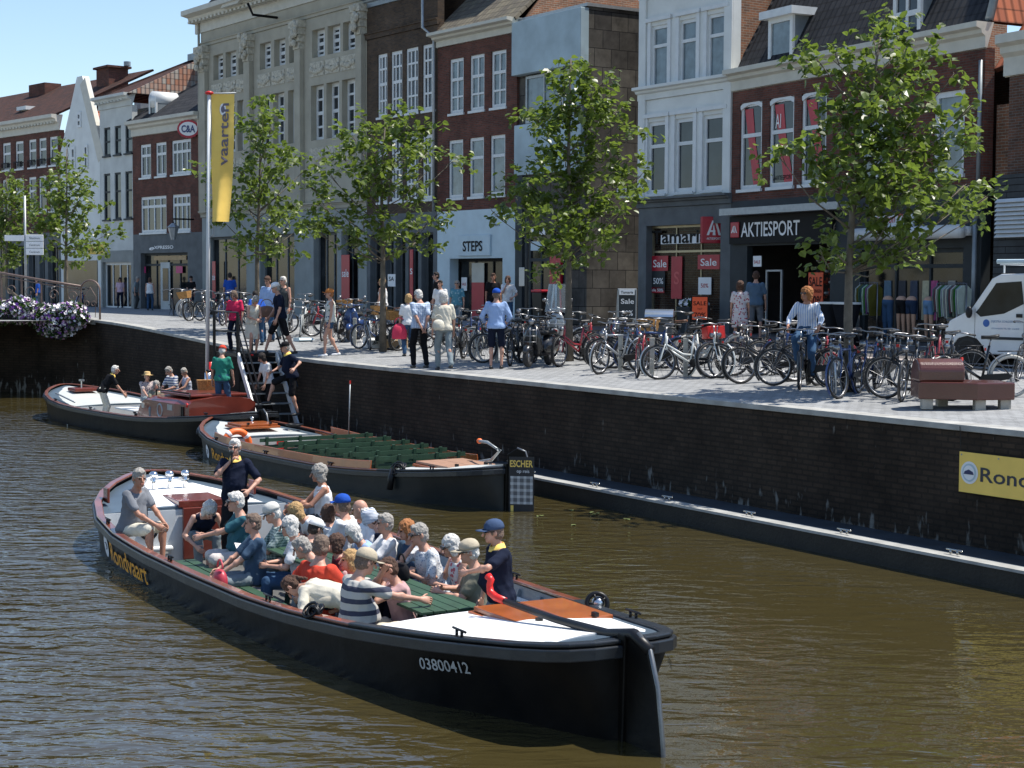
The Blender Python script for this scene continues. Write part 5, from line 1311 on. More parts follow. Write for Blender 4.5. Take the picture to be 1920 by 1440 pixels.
    if hat:
        hm_ = hatm or cloth('hat_beige', (.45,.38,.28)); c = MB(); up = .012
        if hat in ('cap', 'visor'):
            rs = []
            a0 = 0 if hat == 'cap' else 0
            hs = ((0,1),(.03,.99),(.06,.90),(.085,.70),(.10,.40),(.106,.1)) if hat == 'cap' else ((0,1),(.045,.99))
            for z, k in hs: rs.append([hcn+Rh @ F(.092*k*cos(t), -.016+.108*k*sin(t), .032+z) for t in [2*pi*i/18 for i in range(18)]])
            c.rings(rs, hat == 'cap')
            br = []
            for i in range(9):
                t = pi*(.18+.64*i/8); br.append(F(.092*cos(t), -.016+.108*sin(t), .034))
            out = [F(.072*cos(pi*(.0+1.0*i/8))*1.0, .095+.085*sin(pi*i/8), .034+.014*sin(pi*i/8)-.006) for i in range(9)]
            c.rings([[hcn+Rh @ p for p in br], [hcn+Rh @ p for p in out], [hcn+Rh @ (p+F(0,0,-.007)) for p in out], [hcn+Rh @ (p+F(0,0,-.007)) for p in br]], False, wrap=False, close=True)
        elif hat in ('straw', 'bucket'):
            R2 = .17 if hat == 'straw' else .125; dz = .0 if hat == 'straw' else -.035
            rs = [[hcn+Rh @ F(r_*cos(t), -.012+r_*1.1*sin(t), z) for t in [2*pi*i/22 for i in range(22)]] for r_, z in ((R2,.03+dz),(.093,.045),(.090,.10),(.078,.128),(.04,.138),(.01,.14))]
            c.rings(rs)
        ho = c.build('cap' if hat in ('cap','visor') else 'hat', hm_, P, True)
        if hat != 'cap': so_ = ho.modifiers.new('t','SOLIDIFY'); so_.thickness = .006
    if glasses:
        c = MB()
        for sd in (-1, 1): c.ell(hcn+Rh @ F(sd*.033,.094,.010), .027*s, .008*s, .018*s, 10, 6, Rh); c.bar(hcn+Rh @ F(sd*.06,.085,.016), hcn+Rh @ F(sd*.083,-.005,.014), .006*s, .008*s)
        c.bar(hcn+Rh @ F(-.01,.100,.016), hcn+Rh @ F(.01,.100,.016), .006*s, .005*s); c.build('sunglasses', M_glasses, P, True)
    if collar:
        c = MB(); rs = []
        for z, k, in ((-.012,1.18),(.028,1.0),(.034,1.06),(-.018,1.34)): rs.append([neck + Rt @ F(.064*k*cos(t), .004+.064*k*sin(t)+(.012 if sin(t) > 0 else 0), z-(.03*sin(t) if sin(t) > 0 else 0)) for t in [2*pi*i/16 for i in range(16)]])
        c.rings(rs, False); c.build('collar', collar, P, True)
    P['_top'] = 0
    del P['_top']
    return P, dict(neck=neck, head=hcn, arms=arms, legs=legs, pel=pel, Rt=Rt, Rh=Rh, s=s)
def headtop(h, sit, lean, pitch, side=0, twist=0, yaw=0, hipz=None):
    s = h/1.74; hz = hipz if hipz is not None else (.52 if sit else .93)
    Rt = rzm(twist) @ rx(-lean) @ ry(side); Rh = rzm(twist+yaw) @ rx(-pitch)
    return V((0,0,hz*s)) + Rt @ (V((0,.02,.536))*s) + Rh @ (V((0,.01,.240))*s)
def at_head(px, py, basez, face, h=1.72, sit=False, lean=0, pitch=0, side=0, twist=0, yaw=0, hipz=None, **k):
    """place so that the top of the head shows at (px, py) while the feet stand at height basez"""
    t = headtop(h, sit, lean, pitch, side, twist, yaw, hipz); w = atz(px, py, basez+t.z)
    r = Matrix.Rotation(radians(face-90), 3, 'Z') @ V((t.x, t.y, 0)); return V((w.x-r.x, w.y-r.y, basez))
def seated(label, px, py, face, basez=-.25, **kw):
    if basez < .1: kw['h'] = kw.get('h', 1.72)*1.05; basez -= .03
    kp = {k: kw[k] for k in ('h','lean','pitch','side','twist','yaw','hipz') if k in kw}
    loc = at_head(px, py, basez, face, sit=True, **kp); return person(label, loc, face, sit=True, **kw)
def standing(label, xf, yf, ytop, face, **kw):
    """feet at pixel (xf, yf) on the paving, height read from the head top pixel"""
    p = ground(xf, yf); hz = atd(xf, ytop, p.y).z - p.z
    t = headtop(1.74, False, kw.get('lean',0), kw.get('pitch',0), 0, 0, 0, kw.get('hipz')).z
    h = min(1.95, max(1.45, hz/t*1.74)); return person(label, p, face, h=h, **kw)
def behind(label, px, ytop, depth, face, **kw):
    """standing person whose feet are hidden: pixel of the head top and distance"""
    w = atd(px, ytop, depth); z = gz(w.x, w.y)
    t = headtop(1.74, False, kw.get('lean',0), kw.get('pitch',0), 0, kw.get('twist',0), kw.get('yaw',0), kw.get('hipz'))
    h = min(1.92, max(1.5, (w.z-z)/t.z*1.74)); t = t*(h/1.74)
    r = Matrix.Rotation(radians(face-90), 3, 'Z') @ V((t.x, t.y, 0)); return person(label, V((w.x-r.x, w.y-r.y, z)), face, h=h, **kw)
# ============================================================= PEOPLE IN THE NEAR BOAT
C_navy = cloth('navy', (.010,.014,.030)); C_black = cloth('black', (.012,.012,.014)); C_white = cloth('white', (.72,.72,.72)); C_cream = cloth('cream', (.62,.58,.48))
C_grey = cloth('heather_grey', (.17,.18,.20)); C_dgrey = cloth('dark_grey', (.06,.065,.065)); C_teal = cloth('teal', (.035,.11,.14)); C_red = cloth('coral_red', (.52,.06,.035))
C_olive = cloth('grey_olive', (.21,.20,.15)); C_beige = cloth('beige', (.45,.39,.29)); C_jeans = cloth('denim', (.04,.085,.16)); C_lblue = cloth('light_blue', (.30,.42,.66))
C_pink = cloth('pink_red', (.60,.035,.10)); C_green = cloth('sea_green', (.03,.20,.15)); C_khaki = cloth('light_khaki', (.55,.5,.4)); C_slate = cloth('slate_grey', (.19,.23,.25)); C_denimblue = cloth('denim_blouse', (.045,.08,.13))
C_blue = cloth('royal_blue', (.02,.08,.38)); C_straw = cloth('straw', (.55,.38,.18)); C_capnavy = cloth('faded_navy', (.05,.08,.15)); C_orange = cloth('orange_visor', (.55,.2,.06)); C_cap_w = cloth('off_white_cap', (.55,.54,.5))
P_broad = pattern('broad_stripes', 'stripe', (.42,.41,.38), (.035,.04,.07), 8); P_floral = pattern('floral_print', 'floral', (.6,.62,.64), (.22,.28,.38), 34)
P_red = pattern('red_sprig_print', 'floral', (.68,.68,.66), (.5,.12,.15), 14); P_check = pattern('green_check', 'check', (.08,.14,.14), (.42,.5,.48), 30)
P_bcheck = pattern('blue_check', 'check', (.55,.62,.72), (.22,.32,.5), 22); P_bucket = pattern('striped_hat', 'stripe', (.65,.67,.7), (.2,.24,.32), 55)
P_stripe3 = pattern('blue_white_stripes', 'stripe', (.6,.6,.6), (.05,.08,.2), 14); P_thin = pattern('thin_stripes', 'stripe', (.55,.58,.65), (.25,.3,.45), 30)
P_vst = pattern('pinstripe_shirt', 'vstripe', (.68,.7,.75), (.3,.4,.62), 24); P_dress = pattern('flower_dress', 'floral', (.6,.55,.55), (.35,.04,.07), 16); P_flow2 = pattern('dark_floral', 'floral', (.45,.38,.35), (.12,.08,.14), 26)
P_leaf = pattern('leaf_print_top', 'floral', (.6,.6,.55), (.12,.2,.14), 13)
GB = 'passengers in the near tour boat'
info = {}
def rec(k, r):
    info[k] = r; p = r[0]; return r[0]
seated_man = rec('bowman', seated("tanned man in grey t-shirt and white shorts sitting at the near boat's bow", 262, 878, 335, basez=.02, lean=14, pitch=8, h=1.8, top=C_grey, sleeve=.42, bottom='shorts', bmat=C_cream, hair='short', hc='grey', skin=1, belly=.05, hands=((-.05,.50,.60),(.12,.50,.60)), feet=((-.08,.44,.12),(.15,.44,.12)), yaw=-30, group=GB, glasses=False))
guide = rec('guide', person('tour guide with white hair and yellow collar speaking into a microphone', at_head(440, 822, -.1, 268, h=1.8), 268, h=1.8, top=C_navy, sleeve=.47, bottom='trousers', bmat=C_black, hc='white', glasses=True, collar=M_yellow, hands=((-.24,.26,1.02),(.03,.21,1.40)), elbow=((-1,-.6,-.3),(1,.1,-1)), belly=.04, group=GB, curl=70, skin=0))
# microphone in his hand
gp = info['guide'][1]; wr = gp['arms'][1][2]; mic = empty('microphone', guide.location, guide.rotation_euler.z, 'black microphone held at the mouth of the standing guide', 'microphone')
b = MB(); m0 = wr+V((-.03,.03,.0)); m1 = m0+V((0,-.02,.12)); b.cap(m0-V((0,0,.07)), m1, .012, .016, 8); b.build('handle', M_black, mic, True); b = MB(); b.ell(m1+V((0,0,.02)), .027,.027,.03, 10, 8); b.build('grille', M_darkg, mic, True)
rec('w', seated('white haired passenger in sleeveless navy top bending down behind the bow locker', 397, 946, 300, lean=52, pitch=45, h=1.66, top=C_navy, sleeve=0, bottom='trousers', bmat=C_slate, hair='curly', hc='white', hands=((-.30,.45,.30),(.2,.5,.4)), group=GB, skin=2))
rec('teal', seated('man with grey white hair in teal t-shirt resting his long arm on the rail', 440, 921, 200, lean=10, pitch=6, h=1.84, top=C_teal, sleeve=.44, bottom='shorts', bmat=cloth('pale_shorts', (.6,.55,.52)), hc='white', glasses=True, hands=((.1,.62,.72),(.38,.42,.72)), belly=.06, group=GB, skin=0, slim=1.1))
rec('check', seated('man in off-white cap and green checked shirt reading a leaflet', 503, 944, 195, lean=8, pitch=22, h=1.76, top=P_check, sleeve=.45, bottom='shorts', bmat=C_slate, hc='white', hat='cap', hatm=C_cap_w, glasses=True, hands=((-.05,.42,.72),(.14,.42,.72)), group=GB, belly=.05))
rec('wsh', seated('white haired person with sunglasses and white shirt amid the seated passengers', 538, 968, 190, lean=12, pitch=12, h=1.7, top=C_white, sleeve=.42, bottom='trousers', bmat=C_jeans, hair='bob', hc='white', glasses=True, hands=((-.1,.42,.7),(.12,.42,.7)), group=GB, skin=0))
rec('dg', seated('bent passenger in dark grey t-shirt next to the red polo shirt', 556, 1008, 175, lean=38, pitch=30, h=1.76, top=C_dgrey, sleeve=.42, bottom='trousers', bmat=C_slate, hc='grey', hands=((-.3,.35,.55),(.3,.42,.3)), group=GB, belly=.06, slim=1.1))
rec('wb', seated('dark haired woman in cream blouse bending over low against the near rail', 528, 1092, 165, basez=.02, lean=80, pitch=75, h=1.66, top=C_cream, sleeve=.5, bottom='trousers', bmat=C_khaki, hair='tail', hc='brown', hands=((-.2,.6,.3),(.2,.6,.3)), group=GB, slim=1.05))
rec('red', seated('man in coral red polo shirt seen from behind beside the near rail', 604, 1002, 50, lean=6, pitch=10, h=1.82, top=C_red, sleeve=.46, bottom='trousers', bmat=C_navy, hc='greybrown', hands=((-.24,.18,.66),(.2,.4,.75)), group=GB, skin=0, belly=.06, slim=1.12, yaw=30))
st = rec('striped', seated('man in beige cap and broadly striped t-shirt with an arm stretched over the table', 693, 1029, 30, lean=8, pitch=20, h=1.84, top=P_broad, sleeve=.44, bottom='shorts', bmat=C_khaki, hc='greybrown', hat='cap', hatm=C_beige, hands=((-.02,.34,1.05),(.28,.60,.80)), group=GB, belly=.08, slim=1.12, skin=0))
rec('wtop', seated('woman with curly grey hair and white sleeveless top sitting on the far rail', 595, 871, 195, basez=-.02, lean=4, pitch=8, h=1.7, top=C_white, sleeve=0, bottom='trousers', bmat=C_dgrey, hair='curly', hc='grey', hands=((-.10,.45,.72),(.14,.45,.66)), group=GB, skin=1))
rec('wback', seated('blond passenger in white t-shirt bowed forward behind the white cap', 545, 945, 200, basez=-.15, lean=50, pitch=30, h=1.7, top=C_white, sleeve=.42, bottom='trousers', bmat=cloth('red_trousers', (.35,.08,.09)), hair='bob', hc='blond', group=GB))
rec('wcap', seated('passenger in white cap with adjusting strap seen from behind in the middle row', 597, 973, 40, lean=10, pitch=20, h=1.62, top=C_dgrey, sleeve=.42, bottom='trousers', bmat=C_navy, hc='dark', hat='cap', hatm=C_white, group=GB))
rec('bcap', seated('man in royal blue cap and white shirt on the far bench', 641, 927, 160, lean=6, pitch=4, h=1.8, top=C_white, sleeve=.46, bottom='trousers', bmat=C_slate, hc='greybrown', hat='cap', hatm=C_blue, group=GB, yaw=-20))
rec('bald', seated('nearly bald man in white shirt right of the royal blue cap', 672, 936, 170, lean=16, pitch=12, h=1.8, top=C_white, sleeve=.47, bottom='trousers', bmat=C_slate, hair='bald', hc='white', group=GB, skin=0))
rec('hat', seated('woman in striped bucket hat and navy t-shirt leaning on the table', 688, 958, 205, lean=24, pitch=26, h=1.7, top=C_navy, sleeve=.36, bottom='trousers', bmat=C_slate, hair='short', hc='brown', hat='bucket', hatm=P_bucket, hands=((-.06,.46,.74),(.1,.44,.76)), group=GB, skin=2))
rec('blue', seated('woman with golden blond hair and denim blouse seen half behind the floral shirt', 758, 975, 215, lean=10, pitch=12, h=1.68, top=C_denimblue, sleeve=.42, bottom='trousers', bmat=C_navy, hair='bob', hc='red', group=GB))
rec('flor', seated('grey haired person in floral short sleeved shirt with chin on the hand', 783, 981, 205, lean=16, pitch=8, h=1.8, top=P_floral, sleeve=.45, bottom='trousers', bmat=C_navy, hair='short', hc='grey', hands=((-.1,.34,.75),(.07,.22,1.03)), elbow=((-.7,-.6,-.5),(.5,.3,-1)), group=GB, skin=0, glasses=True, curl=75, slim=1.08))
rec('slv', seated('white and dark haired woman in white sleeveless top with red print and sunglasses', 838, 1004, 205, lean=18, pitch=18, h=1.7, top=P_red, sleeve=0, bottom='trousers', bmat=C_white, hair='bob', hc='white', hands=((-.05,.4,.72),(.2,.36,.76)), group=GB, skin=0, glasses=True))
rec('bei', seated('man in beige cap and grey olive t-shirt at the aft end of the table', 876, 1012, 190, lean=6, pitch=10, h=1.78, top=C_olive, sleeve=.44, bottom='trousers', bmat=C_khaki, hc='white', hat='cap', hatm=C_beige, glasses=True, hands=((-.02,.4,.76),(.2,.34,.76)), group=GB, belly=.05))
rec('oppo', seated('passenger hiding the face in both hands between the striped shirt and the floral shirt', 722, 1046, 200, lean=14, pitch=18, h=1.66, top=cloth('rose', (.45,.28,.28)), sleeve=.3, bottom='trousers', bmat=C_slate, hc='brown', hands=((-.05,.25,1.02),(.08,.25,1.0)), group=GB, curl=60))
rec('small', seated('brown haired passenger half hidden left of the royal blue cap', 613, 945, 150, lean=4, pitch=4, h=1.6, top=C_white, sleeve=.42, bottom='trousers', bmat=C_slate, hair='bob', hc='brown', group=GB))
helm = rec('helm', person('helmsman in navy cap, sunglasses and yellow collar standing at the tiller', at_head(924, 975, -.2, 200, h=1.72, lean=4, pitch=6), 200, h=1.72, lean=4, pitch=6, top=C_navy, sleeve=.45, bottom='trousers', bmat=C_slate, hc='greybrown', hat='cap', hatm=C_capnavy, glasses=True, collar=M_yellow, belly=.06, hands=((-.12,.40,1.20),(.25,.12,.85)), elbow=((-1,-.2,.12),(1,-.4,-.6)), skin=0, curl=25, yaw=-8, slim=1.1, group='crew in yellow collared shirts'))
def lc(p):
    d = V((p.x, p.y))-V(S1); return round(d.dot(f1),2), round(-d.dot(n1),2)
for k, r in info.items():
    if r: print(k, lc(r[0].location), [round(c) for c in to_px(r[0].matrix_basis @ r[1]['pel'])])
# things held or lying about in the boat
def bobj(name, label, cat, x, y, z, fn, rz=0):
    p = b1(x, y); e = empty(name, (p.x, p.y, z), radians(118)+rz, label, cat); fn(e); return e
def leaflet(e):
    b = MB(); b.add([(-.15,-.11,.03),(0,-.11,0),(0,.11,0),(-.15,.11,.03)], [(0,1,2,3)]); b.add([(0,-.11,0),(.15,-.11,.05),(.15,.11,.05),(0,.11,0)], [(0,1,2,3)])
    o = b.build('pages', C_white if 0 else M_swhite, e); sd = o.modifiers.new('t', 'SOLIDIFY'); sd.thickness = .004
hp = info['check'][0].matrix_basis @ info['check'][1]['arms'][0][2]; e = empty('leaflet', hp+V((-.02,-.05,.02)), .4, 'open white leaflet held by the man in the checked shirt', 'leaflet'); leaflet(e); e.rotation_euler.x = .5
bobj('paper_sheet', 'white sheet of paper lying on the green table by the striped shirt', 'paper', 4.6, .1, .535, leaflet)
def bag(m, w=.2, h=.3):
    def fn(e):
        b = MB(); b.rings([[(-w,-.08,0),(w,-.08,0),(w,.08,0),(-w,.08,0)],[(-w*1.06,-.07,h*.03),(w*1.06,-.07,h*.03),(w*1.06,.07,h*.03),(-w*1.06,.07,h*.03)],[(-w*1.1,-.1,h*.5),(w*1.1,-.1,h*.5),(w*1.1,.1,h*.5),(-w*1.1,.1,h*.5)],[(-w*.7,-.04,h),(w*.7,-.04,h),(w*.7,.04,h),(-w*.7,.04,h)]]); o = b.build('bag_body', m, e, True); s_ = o.modifiers.new('s','SUBSURF'); s_.levels = 1; s_.render_levels = 1
        b = MB(); b.torus((0,0,h), w*.6, .012, (0,1,0), 14, 5, a0=-pi/2, a1=pi/2); b.build('strap', m, e, True)
    return fn
bobj('handbag', 'black handbag standing on the green table before the floral shirt', 'bag', 5.0, -.25, .535, bag(C_black, .14, .2))
bobj('red_handbag', 'red leather handbag on the floor beside the near rail', 'bag', 6.6, 1.35, .3, bag(mat('red_leather', (.45,.04,.06), .4), .16, .24))

# ============================================================= CABIN BOAT AND BOARDING STAIRS
G3 = 'people in the cabin boat'
def lab3(): pass
r = person('white haired crew man in black polo and beige trousers bending over the white table', at_head(217, 685, .0, 20, h=1.74, lean=34, pitch=8), 20, h=1.74, lean=34, pitch=8, top=C_black, sleeve=.45, bottom='trousers', bmat=C_cream, hc='white', collar=M_yellow, hands=((-.05,.62,.78),(.2,.58,.78)), vox=.018, group='crew in yellow collared shirts')
for lb, x, y, fc, kw in (
 ('person in straw hat and floral blouse sitting behind the cabin', 276, 697, 300, dict(top=P_flow2, hat='straw', hatm=C_straw, hair='short', hc='grey', h=1.62)),
 ('small grey haired person beside the steel flask on the cabin boat', 293, 714, 280, dict(top=C_olive, hair='curly', hc='grey', h=1.5)),
 ('grey haired man in blue and white striped shirt looking down in the cabin boat', 313, 688, 230, dict(top=P_stripe3, hc='grey', h=1.76, pitch=30, lean=12)),
 ('woman with grey hair and thin striped sleeveless top right of the striped man', 343, 690, 215, dict(top=P_thin, sleeve=0, hair='short', hc='grey', h=1.68, pitch=24, lean=6, yaw=30))):
    kk = dict(basez=.27, bottom='trousers', bmat=C_slate, vox=.018, group=G3); kk.update(kw); seated(lb, x, y, fc, **kk)
# crew / passengers around the stairs
GS = 'people around the boarding stairs'
person("man in sea green shirt and red cap standing on the cabin boat's stern", at_head(418, 648, .6, 85, h=1.78, pitch=20), 85, h=1.78, pitch=20, top=C_green, sleeve=.45, bottom='trousers', bmat=C_jeans, hc='white', hat='cap', hatm=C_red, vox=.018, belly=.06, group=GS, hands=((-.26,.1,.82),(.26,.12,.82)))
person('dark haired woman in white t-shirt stepping down the stairs sideways', at_head(487, 663, .5, 215, h=1.66, pitch=28, lean=14), 215, h=1.66, pitch=28, lean=14, top=C_white, sleeve=.38, bottom='trousers', bmat=C_black, hair='bob', hc='dark', vox=.018, group=GS, hands=((-.2,.25,.75),(.2,.3,.72)))
person('crew man in black polo with yellow collar stepping up with one knee raised', at_head(533, 641, .62, 205, h=1.86, pitch=10, lean=12), 205, h=1.86, pitch=10, lean=12, top=C_navy, sleeve=.45, bottom='shorts', bmat=C_black, hc='grey', hat='cap', hatm=C_black, collar=M_yellow, vox=.018, group='crew in yellow collared shirts', belly=.05, hands=((-.5,.1,1.1),(.18,.42,1.0)), feet=((-.12,-.1,.09),(.2,.5,.35)))
def qp(px, n):  # point on the quay line family that shows in column px
    lo, hi = -10, 60
    for _ in range(40):
        m_ = (lo+hi)/2; p = q(m_, n); x = to_px((p.x, p.y, 2))[0]
        if x > px: lo = m_
        else: hi = m_
    return m_
ta, tb_ = qp(402, -1.15), qp(446, -1.15); zq = gz(*q(ta, .3)); print('stairs t', ta, tb_, 'z', zq)
def Q3(t, n, z): p = q(t, n); return V((p.x, p.y, z))
so_ = Q3(tb_, -.6, 0); stairs = empty('boarding_stairs', so_, 0, 'black steel stairs with white edged treads and handrails leading down from the quay', 'stairs')
def spart(name, m, fn, smooth=False):
    b = MB(); b.T = Matrix.Translation(-so_); fn(b); return b.build(name, m, stairs, smooth)
zt_ = zq+.0; run = 1.35; tz = tb_-run
def fn(b):
    b.ext([Q3(ta,-1.15,zt_-.08),Q3(tb_,-1.15,zt_-.08),Q3(tb_,-.02,zt_-.08),Q3(ta,-.02,zt_-.08)], (0,0,.08))
spart('landing', M_black, fn)
for n_ in (-1.15, -.1):
    spart('stringer', M_whitep, lambda b: b.bar(Q3(tb_,n_,zt_-.02), Q3(tz,n_,.25), .05, .16))
for k in range(1, 7):
    spart('tread', M_galv, lambda b: b.ext([Q3(tb_-run*k/7,-1.12,zt_-(zt_-.3)*k/7),Q3(tb_-run*k/7,-.13,zt_-(zt_-.3)*k/7),Q3(tb_-run*k/7+.2,-.13,zt_-(zt_-.3)*k/7),Q3(tb_-run*k/7+.2,-1.12,zt_-(zt_-.3)*k/7)], (0,0,.03)))
for hh in (1.05, .55):
    spart('handrail', M_black, lambda b: b.tube([Q3(ta,-.1,zt_+hh),Q3(ta,-1.15,zt_+hh),Q3(tb_,-1.15,zt_+hh),Q3(tz,-1.15,.3+hh*.9)], .022, 6))
    spart('handrail', M_black, lambda b: b.tube([Q3(tb_+.1,-.1,zt_+hh),Q3(tb_,-.1,zt_+hh),Q3(tz,-.1,.3+hh*.9)], .022, 6))
for (t_, n_) in ((ta,-1.15),(ta,-.1),(tb_,-1.15)):
    spart('post', M_black, lambda b: b.bar(Q3(t_,n_,-.3 if n_ < -1 else zt_), Q3(t_,n_,zt_+1.05), .07, .07))
spart('landing_face', M_sdark, lambda b: b.ext([Q3(tb_-.02,-1.1,zt_-.7),Q3(tb_-.02,-.05,zt_-.7),Q3(tb_-.02,-.05,zt_-.1),Q3(tb_-.02,-1.1,zt_-.1)], (.02,.02,0)))
# flagpole with the banner
fp = Q3(ta+.15, -1.3, 0); tp = atd(412.5, 178, fp.y); 
pole = empty('flagpole', (fp.x, fp.y, 0), 0, 'tall white flagpole with red knob fixed to the boarding stairs', 'flagpole')
b = MB(); b.cyl((0,0,.9),(.10,0,tp.z), .055, .045, n=12); b.build('pole', M_whitep, pole, True); b = MB(); b.rings([circ(V((.1,0,tp.z+z)), V((0,0,1)), r_, 12) for z, r_ in ((0,.05),(.03,.11),(.07,.11),(.1,.03))]); b.build('knob', M_redtip, pole, True)
b = MB(); b.cyl((.06,0,4.7),(.06,0,5.6), .012); b.tube([(.06,0,5.5),(.18,0,5.35),(.18,0,5.1),(.06,0,5.0)], .015); b.build('halyard_weight', M_galv, pole, True)
fl = empty('banner', (fp.x, fp.y, 0), 0, 'long yellow banner with navy lettering hanging from the flagpole', 'banner')
zt1 = atd(420, 176, fp.y).z; zb1 = atd(430, 416, fp.y).z; W_ = .6
def ban(u, v):   # u 0..1 across, v 0..1 down
    z = zt1-(zt1-zb1)*v; wd = W_*(1-.25*max(0, v-.35)/.65) ; sh = .08*v
    y = .05*sin(v*9+u*2)+.10*sin(u*5+v*4)*v - (.16*max(0, v-.65)/.35*sin(u*pi))
    return (.15+u*wd+(.10*max(0,v-.6))*(1-u)*.6, y, z)
b = MB(); nu, nv = 14, 50; vs = [ban(i/nu, j/nv) for j in range(nv+1) for i in range(nu+1)]
b.add(vs, [(j*(nu+1)+i, j*(nu+1)+i+1, (j+1)*(nu+1)+i+1, (j+1)*(nu+1)+i) for j in range(nv) for i in range(nu)]); b.build('cloth', M_yellow, fl, True)
pts, fs, wt = text_pts('vaarten', .26, .012)
L_ = 1.62; b = MB(); b.add([tuple(V(ban(.76-p[1]/W_, .56-(p[0]/wt*L_)/(zt1-zb1)))+V((0,-.025,0))) for p in pts], fs); b.build('lettering', mat('banner_navy', (.14,.12,.16), .6), fl)
for rr_, m_, dy in ((.085, M_swhite, .02), (.05, MATS['banner_navy'], .026)):
    b = MB(); b.add([tuple(V(ban(.5+rr_*1.0*cos(a)/W_*1, .12+rr_*1.4*sin(a)/(zt1-zb1)*1.3))+V((0,-dy,0))) for a in [2*pi*i/20 for i in range(20)]], [tuple(range(20))]); b.build('round_logo', m_, fl)
b = MB(); b.cyl((.1,0,zt1+.01),(.80,0,zt1+.03), .012); b.build('boom', M_whitep, fl, True)

# ============================================================= PEOPLE ON THE QUAY
GQ = 'pedestrians on the quay'
K = dict(vox=.017, group=GQ)
behind('woman in pink red shirt and dark trousers at the head of the stairs', 437, 546, 43.6, 255, pitch=25, top=C_pink, sleeve=.45, bottom='trousers', bmat=C_navy, hair='bob', hc='greybrown', group=GS, vox=.017)
behind('grey haired woman in cream sleeveless dress looking at something in her hands', 482, 556, 42.2, 310, pitch=35, lean=10, top=C_cream, sleeve=0, bottom='skirt', bmat=C_cream, hair='bob', hc='grey', hands=((-.05,.3,1.0),(.06,.32,1.0)), shoe=M_redtip, group=GS, vox=.017)
behind('tall man in navy t-shirt, black shorts and white cap walking at the quay edge', 514, 526, 42.5, 200, pitch=14, lean=6, top=C_navy, sleeve=.45, bottom='shorts', bmat=C_black, hc='grey', hat='cap', hatm=C_white, feet=((-.1,-.32,.12),(.12,.34,.09)), hands=((-.26,.15,.85),(.26,.2,.9)), group=GS, vox=.017)
standing('woman in orange visor, leaf print top and denim mini shorts walking left', 620, 668, 541, 195, top=P_leaf, sleeve=0, bottom='miniShorts', bmat=C_jeans, hair='short', hc='red', hat='cap', hatm=C_orange, shoe=M_swhite, feet=((-.08,.16,.09),(.09,-.2,.11)), skin=0, **K)
standing('elderly man in blue checked shirt and black trousers with hands clasped behind his back', 787, 690, 543, 115, top=P_bcheck, sleeve=.46, bottom='trousers', bmat=C_black, hc='white', hands=((-.04,-.20,.88),(.05,-.21,.86)), feet=((-.12,.05,.09),(.14,-.06,.09)), pitch=14, yaw=20, skin=0, slim=1.08, **K)
standing('white haired woman in cream blouse and grey trousers with a shoulder bag', 832, 694, 546, 105, top=C_cream, sleeve=.5, bottom='trousers', bmat=C_slate, hair='bob', hc='white', feet=((-.1,.12,.09),(.1,-.28,.14)), yaw=-25, **K)
standing('woman hidden behind the checked shirt carrying a red shopping bag', 766, 668, 551, 110, top=C_white, sleeve=.45, bottom='trousers', bmat=C_jeans, hair='bob', hc='blond', **K)
standing('man in royal blue cap, light blue shirt and navy shorts standing with his back turned', 930, 692, 541, 85, top=C_lblue, sleeve=.85, bottom='shorts', bmat=C_navy, hc='greybrown', hat='cap', hatm=C_blue, hands=((-.24,.2,.95),(.2,.22,.98)), belly=.03, slim=1.06, skin=0, **K)
